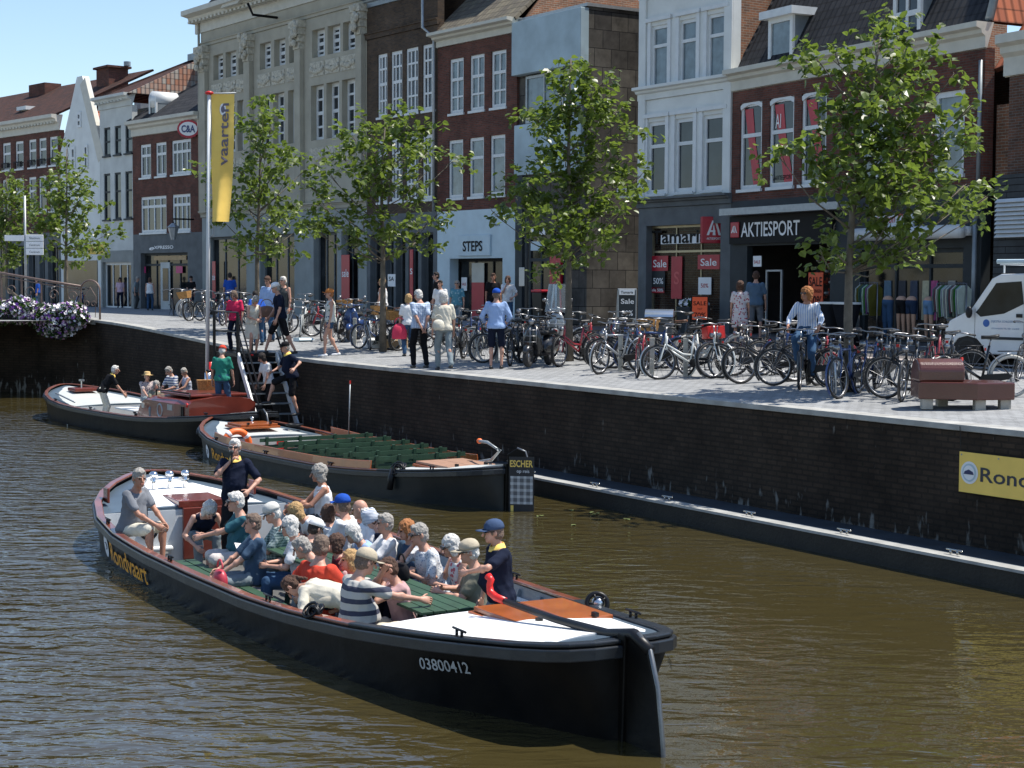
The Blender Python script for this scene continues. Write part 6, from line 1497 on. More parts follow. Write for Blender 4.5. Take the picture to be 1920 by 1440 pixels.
for lb, x, y, d, fc, kw in (
 ('man in light blue shirt looking down behind the parked bicycles', 500, 504, 47, 250, dict(top=C_lblue, sleeve=.5, bottom='trousers', bmat=C_jeans, hc='brown', pitch=20)),
 ('woman with white hair, sunglasses and dark top among the parked bicycles', 531, 518, 48, 240, dict(top=C_dgrey, sleeve=0, bottom='trousers', bmat=C_slate, hair='short', hc='white', glasses=True)),
 ('seated looking man in royal blue t-shirt before the stone shop window', 431, 511, 66, 100, dict(top=C_blue, bottom='trousers', bmat=C_jeans, hc='dark')),
 ('person with blue backpack bending between the bicycles', 478, 545, 46, 120, dict(top=C_blue, bottom='trousers', bmat=C_jeans, hc='dark', lean=35)),
 ('cyclist in white vest partly behind the tree trunk', 716, 521, 50, 160, dict(top=C_white, sleeve=0, bottom='trousers', bmat=C_beige, hc='blond', hair='bob')),
 ('dark dressed man at the left of the STEPS entrance', 818, 510, 55, 200, dict(top=C_black, bottom='trousers', bmat=C_navy, hc='dark')),
 ('boy in white t-shirt before the STEPS entrance', 825, 525, 50, 250, dict(top=C_white, bottom='trousers', bmat=C_slate, hc='dark')),
 ('woman with sunglasses in teal patterned top before the shop door', 857, 525, 52, 260, dict(top=pattern('teal_print','floral',(.08,.25,.32),(.3,.45,.5),12), bottom='trousers', bmat=C_slate, hair='short', hc='grey', glasses=True)),
 ('man in black t-shirt leaning at the right door post of the STEPS shop', 925, 512, 55, 280, dict(top=C_black, bottom='trousers', bmat=C_navy, hc='brown', skin=1)),
 ('woman in dungarees holding a hand to her mouth right of the shop door', 952, 517, 54, 260, dict(top=C_white, bottom='trousers', bmat=C_jeans, hair='bob', hc='brown', hands=((-.2,.2,1.0),(.03,.18,1.38)))),
 ('woman in flowered dress with curly brown hair seen from behind at the shop entrance', 1388, 527, 43, 80, dict(top=P_dress, bottom='dress', bmat=P_dress, hair='curly', hc='brown')),
 ('young man in blue grey t-shirt and grey shorts entering the sports shop', 1418, 504, 45, 75, dict(top=cloth('blue_grey',(.09,.14,.2)), bottom='shorts', bmat=C_grey, hc='brown')),
 ('woman in pink top standing before the white door at the far left', 225, 520, 88, 270, dict(top=cloth('pale_pink',(.6,.42,.5)), bottom='trousers', bmat=C_navy, hair='long', hc='dark', vox=.03)),
 ('man in grey green clothes stooping beside the coffee shop window', 258, 518, 84, 350, dict(top=C_slate, bottom='trousers', bmat=C_dgrey, hc='grey', lean=12, vox=.03)),
 ('woman in white top with arms out near the coffee shop', 281, 520, 80, 90, dict(top=C_white, sleeve=0, bottom='trousers', bmat=C_jeans, hair='bob', hc='brown', vox=.03)),
 ('person in dark clothes waiting right of the coffee shop door', 358, 517, 80, 250, dict(top=C_black, bottom='trousers', bmat=C_navy, hc='dark', vox=.03)),
 ('person in blue beside the far bicycle rack at the left', 70, 535, 82, 200, dict(top=C_blue, bottom='trousers', bmat=C_jeans, hc='dark', vox=.03))):
    kk = dict(sleeve=.42, hair='short', vox=.02, group=GQ); kk.update(kw); behind(lb, x, y, d, fc, **kk)
def carried(name, label, cat, px, py, d, m, w, h):
    p = atd(px, py, d); e = empty(name, p, .3, label, cat); bag(m, w, h)(e); return e
pm_ = ground(766, 668); carried('shopping_bag', 'bright red shopping bag hanging at the side of the checked shirt man', 'bag', 749, 636, pm_.y-.1, mat('red_bag_cloth', (.6,.03,.08), .7), .2, .42)
pw = ground(832, 694); carried('shoulder_bag', 'cream shoulder bag on the back of the white haired woman', 'bag', 822, 617, pw.y-.42, C_cream, .14, .22)
pb_ = ground(500, 662); carried('brown_bag', 'large brown leather bag between the cream dress and the navy t-shirt', 'bag', 500, 595, pb_.y+.2, mat('brown_leather', (.16,.08,.05), .6), .26, .32)
for lb, x, y, fc, kw in (
 ('passenger in grey blue t-shirt wedged between teal t-shirt and green checked shirt', 474, 962, 200, dict(top=C_denimblue, hair='short', hc='greybrown', h=1.7)),
 ('passenger in pale shirt behind the striped bucket hat', 722, 962, 200, dict(top=C_white, hair='short', hc='grey', h=1.72)),
 ('passenger in maroon top low behind the dark grey t-shirt', 628, 1000, 195, dict(top=cloth('maroon_top', (.2,.03,.04)), hair='bob', hc='brown', h=1.6, lean=18)),
 ('passenger with white hair bending over a map before the bald man', 652, 985, 200, dict(top=C_lblue, hair='bob', hc='white', h=1.62, lean=30, pitch=30)),
 ('woman with pale pink blouse between the red polo and the striped shirt', 655, 1030, 210, dict(top=cloth('pale_rose', (.6,.4,.4)), hair='bob', hc='blond', h=1.62, lean=12))):
    kk = dict(bottom='trousers', bmat=C_slate, group=GB, vox=.014); kk.update(kw); seated(lb, x, y, fc, **kk)
# ============================================================= TREES
def leafmat(name, c, t):
    m = bpy.data.materials.new(name); m.use_nodes = True; n = m.node_tree.nodes; L = m.node_tree.links
    b = n['Principled BSDF']; b.inputs['Roughness'].default_value = .38; b.inputs['Specular IOR Level'].default_value = .5
    g = n.new('ShaderNodeNewGeometry'); rp = n.new('ShaderNodeValToRGB'); rp.color_ramp.elements[0].color = (*[x*.55 for x in c], 1); rp.color_ramp.elements[1].color = (c[0]*2.1, c[1]*1.9, c[2]*1.5, 1)
    L.new(g.outputs['Random Per Island'], rp.inputs[0]); L.new(rp.outputs[0], b.inputs['Base Color'])
    tr = n.new('ShaderNodeBsdfTranslucent'); tr.inputs[0].default_value = (*t, 1); mx = n.new('ShaderNodeMixShader'); mx.inputs[0].default_value = .35
    L.new(b.outputs[0], mx.inputs[1]); L.new(tr.outputs[0], mx.inputs[2]); L.new(mx.outputs[0], n['Material Output'].inputs[0]); return m
M_leaf = leafmat('lime_leaves', (.060,.092,.018), (.23,.33,.045))
M_bark = mat('lime_bark', (.13,.11,.085), .9, 0, .25, 6, .7, 25)
def leaf(b, p, s, d, nrm):
    x = d.cross(nrm).normalized(); n = x.cross(d)
    P = [(0,0,0),(.42,.18,.10),(.36,.62,.12),(0,1,0),(-.36,.62,.12),(-.42,.18,.10)]
    b.add([p + (x*a + d*c + n*e)*s for a, c, e in P], [(0,1,2,3),(0,3,4,5)])
def tree(label, px, n_, trunk, clumps, lsize, dens, rb=.12, seed=1, t_=None):
    rd = random.Random(seed)
    if t_ is None: t_ = qp(px, n_)
    p = q(t_, n_); base = V((p.x, p.y, gz(p.x, p.y))); d = base.y; e = empty('lime_tree', base, 0, label, 'tree', 'lime trees along the quay')
    W = lambda a, c, dd=0: atd(a, c, d+dd)-base
    tr = [V((0,0,-.05))]+[W(*t) for t in trunk]; k = len(tr)
    b = MB(); b.tube(tr, [rb*.85]+[rb*.72*(1-.82*(i/(k-1))**1.1) for i in range(1, k)], 10)
    cl = []
    for (cx, cy, r) in clumps:
        dd = rd.uniform(-1, 1)*min(1.4, 70/3100*d); c = W(cx, cy, dd); rr = r*1.06/3100*d; cl.append((c, rr))
        if rd.random() < .65:
            c2 = c + V((rd.uniform(-.3,.3), rd.uniform(.3,1.2)*rd.choice((-1,1)), rd.uniform(-.2,.2))); cl.append((c2, rr*.85))
        # branch
        zt = c.z - (V((c.x,c.y,0)).length)*.75 - .1; j = 1
        zt = max(zt, tr[2].z*.95 if len(tr) > 2 else 1)
        while j < k-1 and tr[j].z < zt: j += 1
        a, b2 = tr[j-1], tr[j]; f = min(1, max(0, (zt-a.z)/max(.01, b2.z-a.z))); s0 = a+(b2-a)*f
        mid = (s0+c)/2+V((rd.uniform(-.1,.1), rd.uniform(-.1,.1), -.12)); b.tube([s0, mid, c], [.022, .014, .006], 5)
        for q_ in range(2):
            e2 = c+V((rd.uniform(-1,1),rd.uniform(-1,1),rd.uniform(-.4,1)))*rr*.8; b.tube([c*.7+mid*.3, (c+e2)/2, e2], [.01,.008,.004], 4)
    b.build('trunk', M_bark, e, True)
    b = MB()
    for c, r in cl:
        cnt = int(dens*2.1*(r/.45)**2*(.12/lsize)**1.0)
        # several small sprays per clump, each a fan of leaves round a twig
        for _ in range(max(3, cnt//9)):
            v = V((rd.gauss(0,1), rd.gauss(0,1), rd.gauss(0,1))).normalized()*r*(rd.random()**.4)*1.05; v.z *= .8
            cc = c+v; tw = (v.normalized()+V((rd.uniform(-.5,.5),rd.uniform(-.5,.5),rd.uniform(-.1,.5)))).normalized()
            for i in range(9):
                pp = cc + tw*(i*.026*lsize/.11) + V((rd.gauss(0,1),rd.gauss(0,1),rd.gauss(0,1)))*.04*lsize/.11
                dr = (V((rd.gauss(0,1), rd.gauss(0,1), rd.gauss(0,.5)-.55))+tw*.5).normalized()
                nm = V((rd.gauss(0,.55), rd.gauss(0,.55), 1)).normalized()
                if abs(dr.dot(nm)) > .95: nm = V((1,0,0))
                leaf(b, pp, lsize*rd.uniform(.65,1.2), dr, nm)
    b.build('crown', M_leaf, e); print(label[:20], 'leaves', len(b.f)//2, 'depth', round(d,1)); return e
p1 = ground(1594, 735); n1_ = qtn(p1.x, p1.y)[1]; print('tree row n', n1_)
TR = n1_
tree('nearest and biggest lime tree before the black sports shop sign', 1594, TR, [(1590,600),(1592,500),(1598,400),(1615,300),(1635,170),(1652,60)],
 [(1660,30,26),(1690,60,24),(1640,75,28),(1700,90,20),(1560,110,26),(1600,130,32),(1650,130,34),(1700,115,26),(1740,120,16),(1532,110,16),(1590,180,36),(1640,190,40),(1700,170,32),(1725,210,32),(1790,142,14),(1640,250,42),(1690,260,42),(1755,235,30),(1820,200,14),(1580,240,32),(1540,290,30),(1455,285,18),(1495,277,18),(1600,310,46),(1660,320,46),(1720,310,42),(1780,285,26),(1832,268,16),(1560,350,36),(1620,380,46),(1690,380,46),(1750,360,30),(1812,345,20),(1852,370,18),(1782,400,26),(1720,430,28),(1650,440,34),(1560,430,24),(1540,480,20),(1600,485,22),(1700,470,24),(1650,500,14),(1832,405,14)], .15, 88, .12, 3)
tree('lime tree in full leaf between the STEPS shop and the white house', 1068, TR+1.3, [(1066,560),(1066,480),(1068,400),(1066,300),(1068,180),(1070,110)],
 [(1070,112,10),(1062,140,18),(1100,160,26),(1050,165,22),(1132,152,18),(990,205,18),(1012,228,18),(1080,200,36),(1120,190,26),(1160,205,18),(1040,240,30),(1100,250,36),(1150,240,18),(1060,290,40),(1120,290,36),(1172,300,20),(1190,250,10),(1010,300,22),(990,342,30),(1040,350,36),(1100,350,40),(1160,340,26),(1202,330,14),(950,352,18),(926,402,18),(980,400,30),(1040,410,36),(1100,410,40),(1160,390,20),(1192,372,12),(1150,432,20),(1060,460,30),(1000,440,18),(1110,460,20),(1020,500,16),(1062,500,18)], .16, 84, .12, 5)
tree('lime tree before the dark brick building, a cyclist behind its trunk', 718, TR, [(718,560),(718,480),(716,400),(715,320),(722,240)],
 [(690,228,15),(768,225,13),(730,240,24),(762,262,24),(660,252,18),(700,280,30),(802,250,15),(640,290,20),(742,300,30),(802,285,18),(852,300,11),(618,330,20),(680,330,30),(742,350,30),(792,330,20),(600,380,18),(650,370,26),(710,390,30),(770,390,20),(822,400,15),(622,410,20),(680,430,26),(742,430,24),(802,420,14),(650,452,16),(598,440,12),(720,470,18),(780,455,14),(690,480,14),(580,350,12)], .175, 80, .12, 8)
tree('slender lime tree right behind the flagpole and its banner', 482, TR, [(482,540),(482,470),(485,400),(488,300),(490,190)],
 [(490,182,6),(490,215,11),(486,250,18),(460,240,12),(510,240,14),(500,290,24),(470,285,18),(532,285,14),(572,318,8),(450,320,18),(500,330,26),(542,325,18),(388,330,11),(460,370,26),(510,375,26),(547,380,18),(438,400,18),(490,415,26),(542,415,18),(572,420,10),(400,395,10),(460,450,20),(510,455,20),(552,460,14),(440,470,12),(490,480,16)], .19, 72, .12, 11)
tree('lime tree before the white gabled house at the left', 124, TR-1, [(124,520),(124,460),(125,380),(125,280)],
 [(125,268,6),(125,300,12),(110,330,18),(145,330,15),(90,345,12),(120,360,24),(160,355,18),(95,390,18),(140,390,24),(177,385,14),(80,420,15),(120,425,24),(165,425,20),(207,437,9),(100,460,18),(150,460,20),(187,460,11),(120,490,15),(160,480,10)], .2, 75, .12, 13)
tree('lime tree cut by the left picture edge above the white signpost', 12, TR+1, [(12,540),(13,470),(12,400),(12,330)],
 [(10,335,14),(30,345,14),(5,370,20),(40,380,18),(15,410,24),(52,405,14),(30,445,20),(5,450,20),(62,430,12),(30,480,14),(5,490,14),(50,470,11),(-20,400,22),(-20,450,20)], .2, 75, .12, 17)

# ============================================================= BICYCLES, SCOOTERS
M_tyre = mat('tyre_rubber', (.015,.015,.016), .7, 0, .2, 20); M_rim = mat('rim_alloy', (.30,.30,.31), .35, 1, .06, 8); M_sad = mat('saddle_black', (.015,.014,.013), .5, 0, .2, 10)
M_saddle_b = mat('saddle_brown', (.14,.06,.03), .5, 0, .2, 10); M_wtyre = mat('cream_tyre', (.45,.43,.38), .7, 0, .1, 20)
def bicycle(fm, tyre=M_tyre, mud=None, steer=0, basket=False, lady=True, sad=M_sad, crate=None, bars=M_rim):
    root = empty('bicycle', (0,0,0)); root['category'] = 'bicycle'; mud = mud or fm
    R = .345; wb = 1.1
    def wheel(par, cx, name):
        w = MB(); w.torus((cx,0,R), R-.022, .026, (0,1,0), 28, 6); wo = w.build(name, tyre, par, True)
        w = MB(); w.torus((cx,0,R), R-.045, .011, (0,1,0), 28, 5); w.cyl((cx,-.04,R),(cx,.04,R), .022)
        for k in range(14):
            a = 2*pi*k/14; w.cyl((cx,.0,R),(cx+(R-.045)*cos(a),0,R+(R-.045)*sin(a)), .0032, n=3, cap=False)
        w.build('rim', M_rim, wo, True); return wo
    wheel(root, 0, 'rear_wheel')
    # frame: seat tube, down tube, top tube, stays
    bb = V((.46,0,.30)); st = V((.34,0,.84)); hd0 = V((.94,0,.62)); hd1 = V((.90,0,.84)); ra = V((0,0,R))
    b = MB(); b.tube([bb, st], .022, 8); b.tube([bb, hd0], .025, 8)
    if lady: b.tube([bb+V((-.03,0,.16)), V((.6,0,.48)), hd0+V((-.01,0,.06))], .021, 8)
    else: b.tube([st-V((-.01,0,.06)), hd1-V((0,0,.04))], .021, 8)
    b.tube([hd0-V((-.01,0,.04)), hd1], .021, 8)
    for s in (-.05, .05): b.tube([bb+V((0,s*.4,0)), ra+V((0,s,0))], .010, 6); b.tube([st-V((0,-s*.3,.1)), ra+V((0,s,0))], .009, 6)
    b.build('frame', fm, root, True)
    b = MB(); b.tube([st, st+V((-.03,0,.12))], .013, 6); b.build('seat_post', M_rim, root, True)
    b = MB(); sp = st+V((-.03,0,.14)); b.rings([[sp+V((x, w*cos(t), h+.03*sin(t))) for t in [2*pi*i/8 for i in range(8)]] for x, w, h in ((-.12,.07,.02),(-.06,.105,.01),(.02,.07,0),(.10,.03,0),(.16,.018,0))]); b.build('saddle', sad, root, True)
    b = MB(); b.torus((0,0,R), R+.022, .018, (0,1,0), 14, 5, a0=pi*.0, a1=pi*1.0)
    o = b.build('mudguard', mud, root, True)
    b = MB(); b.ext([(.46,.05,.22),(.52,.05,.30),(.46,.05,.38),(.05,.05,.40),(0,.05,.36),(.03,.05,.30)], (0,.02,0)); b.build('chain_case', M_black, root, bev=.01)
    b = MB(); b.cyl((.46,-.08,.30),(.46,.09,.30), .015); b.bar((.46,.09,.30),(.52,.09,.15),.02,.012); b.bar((.46,-.08,.30),(.40,-.08,.45),.02,.012); b.box(.47,.57,.09,.17,.13,.15); b.box(.35,.45,-.16,-.08,.44,.46); b.build('pedals', M_black, root)
    b = MB()
    for s in (-.06, .06): b.tube([(-.2,s,.75),(.2,s,.75)], .007, 5); b.tube([(0,s,R),(-.12,s,.75)], .006, 5)
    for x in (-.2,-.07,.06,.2): b.tube([(x,-.06,.75),(x,.06,.75)], .006, 5)
    b.build('carrier', M_black, root, True)
    b = MB(); b.box(-.25,-.23,-.03,.03,.66,.71); b.build('rear_lamp', M_redtip, root)
    b = MB(); b.tube([(.0,-.05,R),(-.05,-.2,.02)], .008, 5); b.build('kickstand', M_black, root, True)
    # steered part
    fk = empty('fork_assembly', (.92,0,0), steer); fk.parent = root
    wx = wb-.92+.0
    b = MB(); b.tube([(0,0,.9),(.02,0,.70)], .02, 8)
    for s in (-.05, .05): b.tube([(.02,0,.70),(.05,s,.66),(wx-.03,s,R+.05),(wx,s,R)], .011, 6)
    b.build('fork', fm, fk, True)
    wheel(fk, wx, 'front_wheel')
    b = MB(); b.torus((wx,0,R), R+.022, .018, (0,1,0), 12, 5, a0=pi*.15, a1=pi*.75); b.build('mudguard', mud, fk, True)
    b = MB(); b.tube([(0,0,.88),(-.02,0,1.02)], .013, 6); b.tube([(-.22,-.27,1.02),(-.08,-.26,1.05),(.02,-.15,1.07),(.03,0,1.05),(.02,.15,1.07),(-.08,.26,1.05),(-.22,.27,1.02)], .012, 7); b.build('handlebar', bars, fk, True)
    for s in (-.27, .27): b = MB(); b.cap((-.24,s,1.018),(-.13,s*.98,1.035), .018, .018, 7); b.build('grip', M_sad, fk, True)
    b = MB(); b.cyl((.08,0,.84),(.15,0,.84), .045, .05, n=10); b.build('lamp', M_rim, fk, True)
    if basket:
        b = MB(); b.rings([[(.10,-.16,.80),(.36,-.16,.80),(.36,.16,.80),(.10,.16,.80)],[(.07,-.2,1.04),(.42,-.2,1.04),(.42,.2,1.04),(.07,.2,1.04)],[(.09,-.18,1.04),(.40,-.18,1.04),(.40,.18,1.04),(.09,.18,1.04)],[(.12,-.14,.82),(.34,-.14,.82),(.34,.14,.82),(.12,.14,.82)]]); b.build('basket', MATS['wicker'], fk)
    if crate:
        b = MB()
        b.box(-.24,.12,-.17,.17,.76,.78); b.box(-.24,-.22,-.17,.17,.78,1.0); b.box(.10,.12,-.17,.17,.78,1.0); b.box(-.22,.10,-.17,-.15,.78,1.0); b.box(-.22,.10,.15,.17,.78,1.0); b.build('crate', crate, root, bev=.008)
    return root
F_black = mat('frame_black', (.012,.012,.014), .3, 0, .1, 5, coat=.5); F_silver = mat('frame_silver', (.38,.40,.42), .3, .6, .06, 5); F_white = mat('frame_white', (.6,.62,.6), .35, 0, .05, 5, coat=.4)
F_blue = mat('frame_blue', (.02,.05,.16), .3, 0, .1, 5, coat=.5); F_red = mat('frame_red', (.3,.02,.03), .35, 0, .1, 5, coat=.5); F_green = mat('frame_green', (.03,.08,.05), .35, 0, .1, 5)
protos = [(bicycle(F_black, steer=.1), 'black bicycle with straight upright handlebar'), (bicycle(F_black, steer=-.5, basket=True, sad=M_saddle_b), 'black bicycle with wicker front basket'),
 (bicycle(F_silver, mud=F_silver, steer=.35, lady=False), 'silver bicycle with silver mudguards'), (bicycle(F_white, mud=F_white, steer=.2), 'white framed ladies bicycle'),
 (bicycle(F_blue, steer=-.25, lady=False), 'dark blue bicycle with high crossbar'), (bicycle(F_black, tyre=M_wtyre, mud=F_silver, steer=.5), 'black bicycle with cream tyres'), (bicycle(F_red, steer=.3, mud=M_black), 'dark red bicycle with black mudguards'),
 (bicycle(F_white, mud=F_silver, steer=-.15, crate=M_redtip), 'white bicycle with a red crate on the carrier')]
bpy.context.view_layer.update()
PT = [tree_of(p) for p, _ in protos]; used = set(); seen_lab = {}
def put_bike(k, fx, fy, rx_, ry_, lab, lean=4):
    A = ground(fx, fy); B = ground(rx_, ry_); a = atan2(A.y-B.y, A.x-B.x)
    dirv = V((cos(a), sin(a), 0)); loc = A - dirv*1.1; loc.z = gz(loc.x, loc.y)-.005
    if k not in used: r = protos[k][0]; used.add(k)
    else: r = copy_tree(PT[k])
    r.location = loc; r.rotation_euler = (radians(lean), math.asin(max(-.1,min(.1,-(A.z-loc.z)/1.1))), a)
    tag(r, (protos[k][1]+' '+lab), 'bicycle', 'bicycles parked along the quay'); return r
BL = [(0,1388,720,1478,716,'left of the striped shirt cyclist'),(0,1497,731,1548,706,'ridden by the man in pinstripe shirt'),(7,1238,712,1330,708,'parked by the orange sale board'),(2,1120,702,1187,697,'right of the black scooter'),
 (6,1189,708,1230,690,'right of the silver one, nose to the canal'),(2,1556,745,1635,716,'leftmost of the two leaning at the big tree'),(4,1578,748,1655,722,'leaning against the trunk of the biggest tree'),(0,1688,754,1822,712,'behind the maroon bench'),
 (4,1610,738,1700,712,'wedged behind the biggest tree'),(3,1348,710,1262,702,'with its rear wheel behind the red crate bicycle'),(0,955,687,1010,672,'just right of the man in the blue cap'),(5,905,680,862,668,'with front wheel by the man in the blue cap'),
 (0,848,678,905,662,'between the couple and the man in the blue cap'),(0,1640,730,1720,705,'in the tangle right of the biggest tree'),(1,735,656,790,648,'left of the checked shirt man'),(2,690,657,735,640,'under the tree before the dark brick house'),
 (0,603,640,650,628,'behind the woman in the orange visor'),(5,615,646,668,636,'directly right of the orange visor woman'),(3,560,632,600,618,'right of the boarding stairs'),(0,535,626,572,612,'behind the brown bag'),
 (0,325,592,348,576,'first at the left end of the crowded row'),(2,336,595,362,579,'second from the left end of the row'),(1,360,602,384,586,'in the row a little left of the flagpole'),(0,386,606,404,590,'just left of the flagpole'),(4,420,611,442,594,'just right of the flagpole foot'),
 (5,455,610,480,596,'behind the pink shirt woman'),(0,480,612,510,600,'behind the cream dress woman'),(6,508,618,540,605,'with red frame behind the navy t-shirt man'),(0,1060,664,1115,655,'behind the black scooter'),(4,1145,668,1205,660,'in the back row before the white house'),
 (0,985,655,1035,648,'in the back row before the dark slab wall'),(2,905,646,950,640,'in the back row before the STEPS door'),(0,800,640,852,634,'in the back row left of the STEPS door'),(1,655,626,705,620,'in the back row before the dark brick house'),(0,570,612,612,606,'in the back row before the stone store'),
 (5,700,636,752,628,'in the back row left of the red bag'),(0,1250,668,1310,662,'in the back row by the grey litter unit'),(2,390,590,415,580,'in the back row left of the flagpole'),(0,440,596,466,586,'in the back row right of the flagpole'),(3,345,583,370,574,'in the back row at the left end'),
 (0,96,577,140,573,'behind the bridge railing, left one'),(4,150,582,192,578,'behind the curved end of the bridge railing'),(2,55,571,95,568,'behind the bridge railing near the left edge'),(0,1420,700,1500,694,'behind the cyclist'),(6,1740,720,1800,700,'behind the bench beside the van'),
 (0,640,640,700,632,'beside the small dark scooter'),(2,770,650,812,640,'hidden behind the walking couple'),(0,1000,680,1060,668,'left of the scooter front wheel'),(4,880,660,930,650,'behind the blue cap man, second row'),(0,1905,715,1960,700,'cut by the right picture edge')]
rdx = random.Random(21); PLC = [(1700,'left of the bench'),(1460,'under the sports shop sign'),(1375,'by the flowered dress woman'),(1290,'before the Tamaris window'),(1210,'before the white house corner'),(1150,'by the tilted sandwich board'),(1090,'behind the second biggest tree'),(1020,'before the dark slab wall'),(960,'under the timetable pole'),(890,'before the STEPS door post'),(850,'behind the strolling couple'),(775,'before the tall dark brick house'),(700,'at the third tree'),(640,'under the relief panels'),(585,'behind the leaf print walker'),(540,'right of the navy t-shirt walker'),(470,'near the stairs head'),(425,'right behind the flagpole'),(375,'before the oval sign'),(350,'close to the coffee shop corner')]
for j, (px_, lb_) in enumerate(PLC):
    nn = TR+rdx.uniform(.6, 2.2); tt = qp(px_, nn); A_ = q(tt, nn); an_ = rdx.uniform(-.5,.5)+2.9; B_ = A_-V((cos(an_), sin(an_)))*1.1
    pa, pb = to_px((A_.x,A_.y,gz(*A_))), to_px((B_.x,B_.y,gz(*B_))); BL.append(((0,4,0,5,1,0,6,2)[j % 8], pa[0], pa[1], pb[0], pb[1], 'in the second row, '+lb_))
PL2 = [(1335,'before the Sale window'),(1180,'beside the red bicycle'),(1130,'by the black scooter wheel'),(1045,'at the scooter seat'),(905,'behind the blue cap man'),(820,'by the strolling couple'),(745,'near the red shopping bag'),(670,'below the SA poster'),(1450,'behind the moving cyclist'),(1530,'left of the biggest trunk'),(1660,'right of the biggest trunk'),(1765,'behind the bench roll')]
for j, (px_, lb_) in enumerate(PL2):
    nn = TR+rdx.uniform(-.5, .5); tt = qp(px_, nn); A_ = q(tt, nn); an_ = rdx.uniform(-.3,.3)+(2.7 if j % 3 else 3.7); B_ = A_-V((cos(an_), sin(an_)))*1.1
    pa, pb = to_px((A_.x,A_.y,gz(*A_))), to_px((B_.x,B_.y,gz(*B_))); BL.append(((0,4,0,6,0,5)[j % 6], pa[0], pa[1], pb[0], pb[1], 'in the front row '+lb_))
for i, (k, a, b_, c, d, lab) in enumerate(BL): put_bike(k, a, b_, c, d, lab, random.Random(i).uniform(-9, 9) if i != 1 else 0)
# the cyclist
A = ground(1497, 731); B = ground(1548, 706); a = atan2(A.y-B.y, A.x-B.x); dv = V((cos(a), sin(a), 0)); loc = A-dv*1.1+dv*.30; loc.z = gz(loc.x, loc.y)
ph = atd(1502, 528, loc.y); hz_ = 1.0
person('man with curly auburn hair and sunglasses in pinstripe shirt riding a bicycle', loc, degrees(a), h=1.78, hipz=.98, lean=6, yaw=-25, top=P_vst, sleeve=.82, bottom='trousers', bmat=C_jeans, hair='curly', hc='red', glasses=True,
   hands=((-.27,.40,1.05),(.27,.40,1.05)), feet=((-.12,.10,.22),(.12,.22,.48)), vox=.016, skin=1)
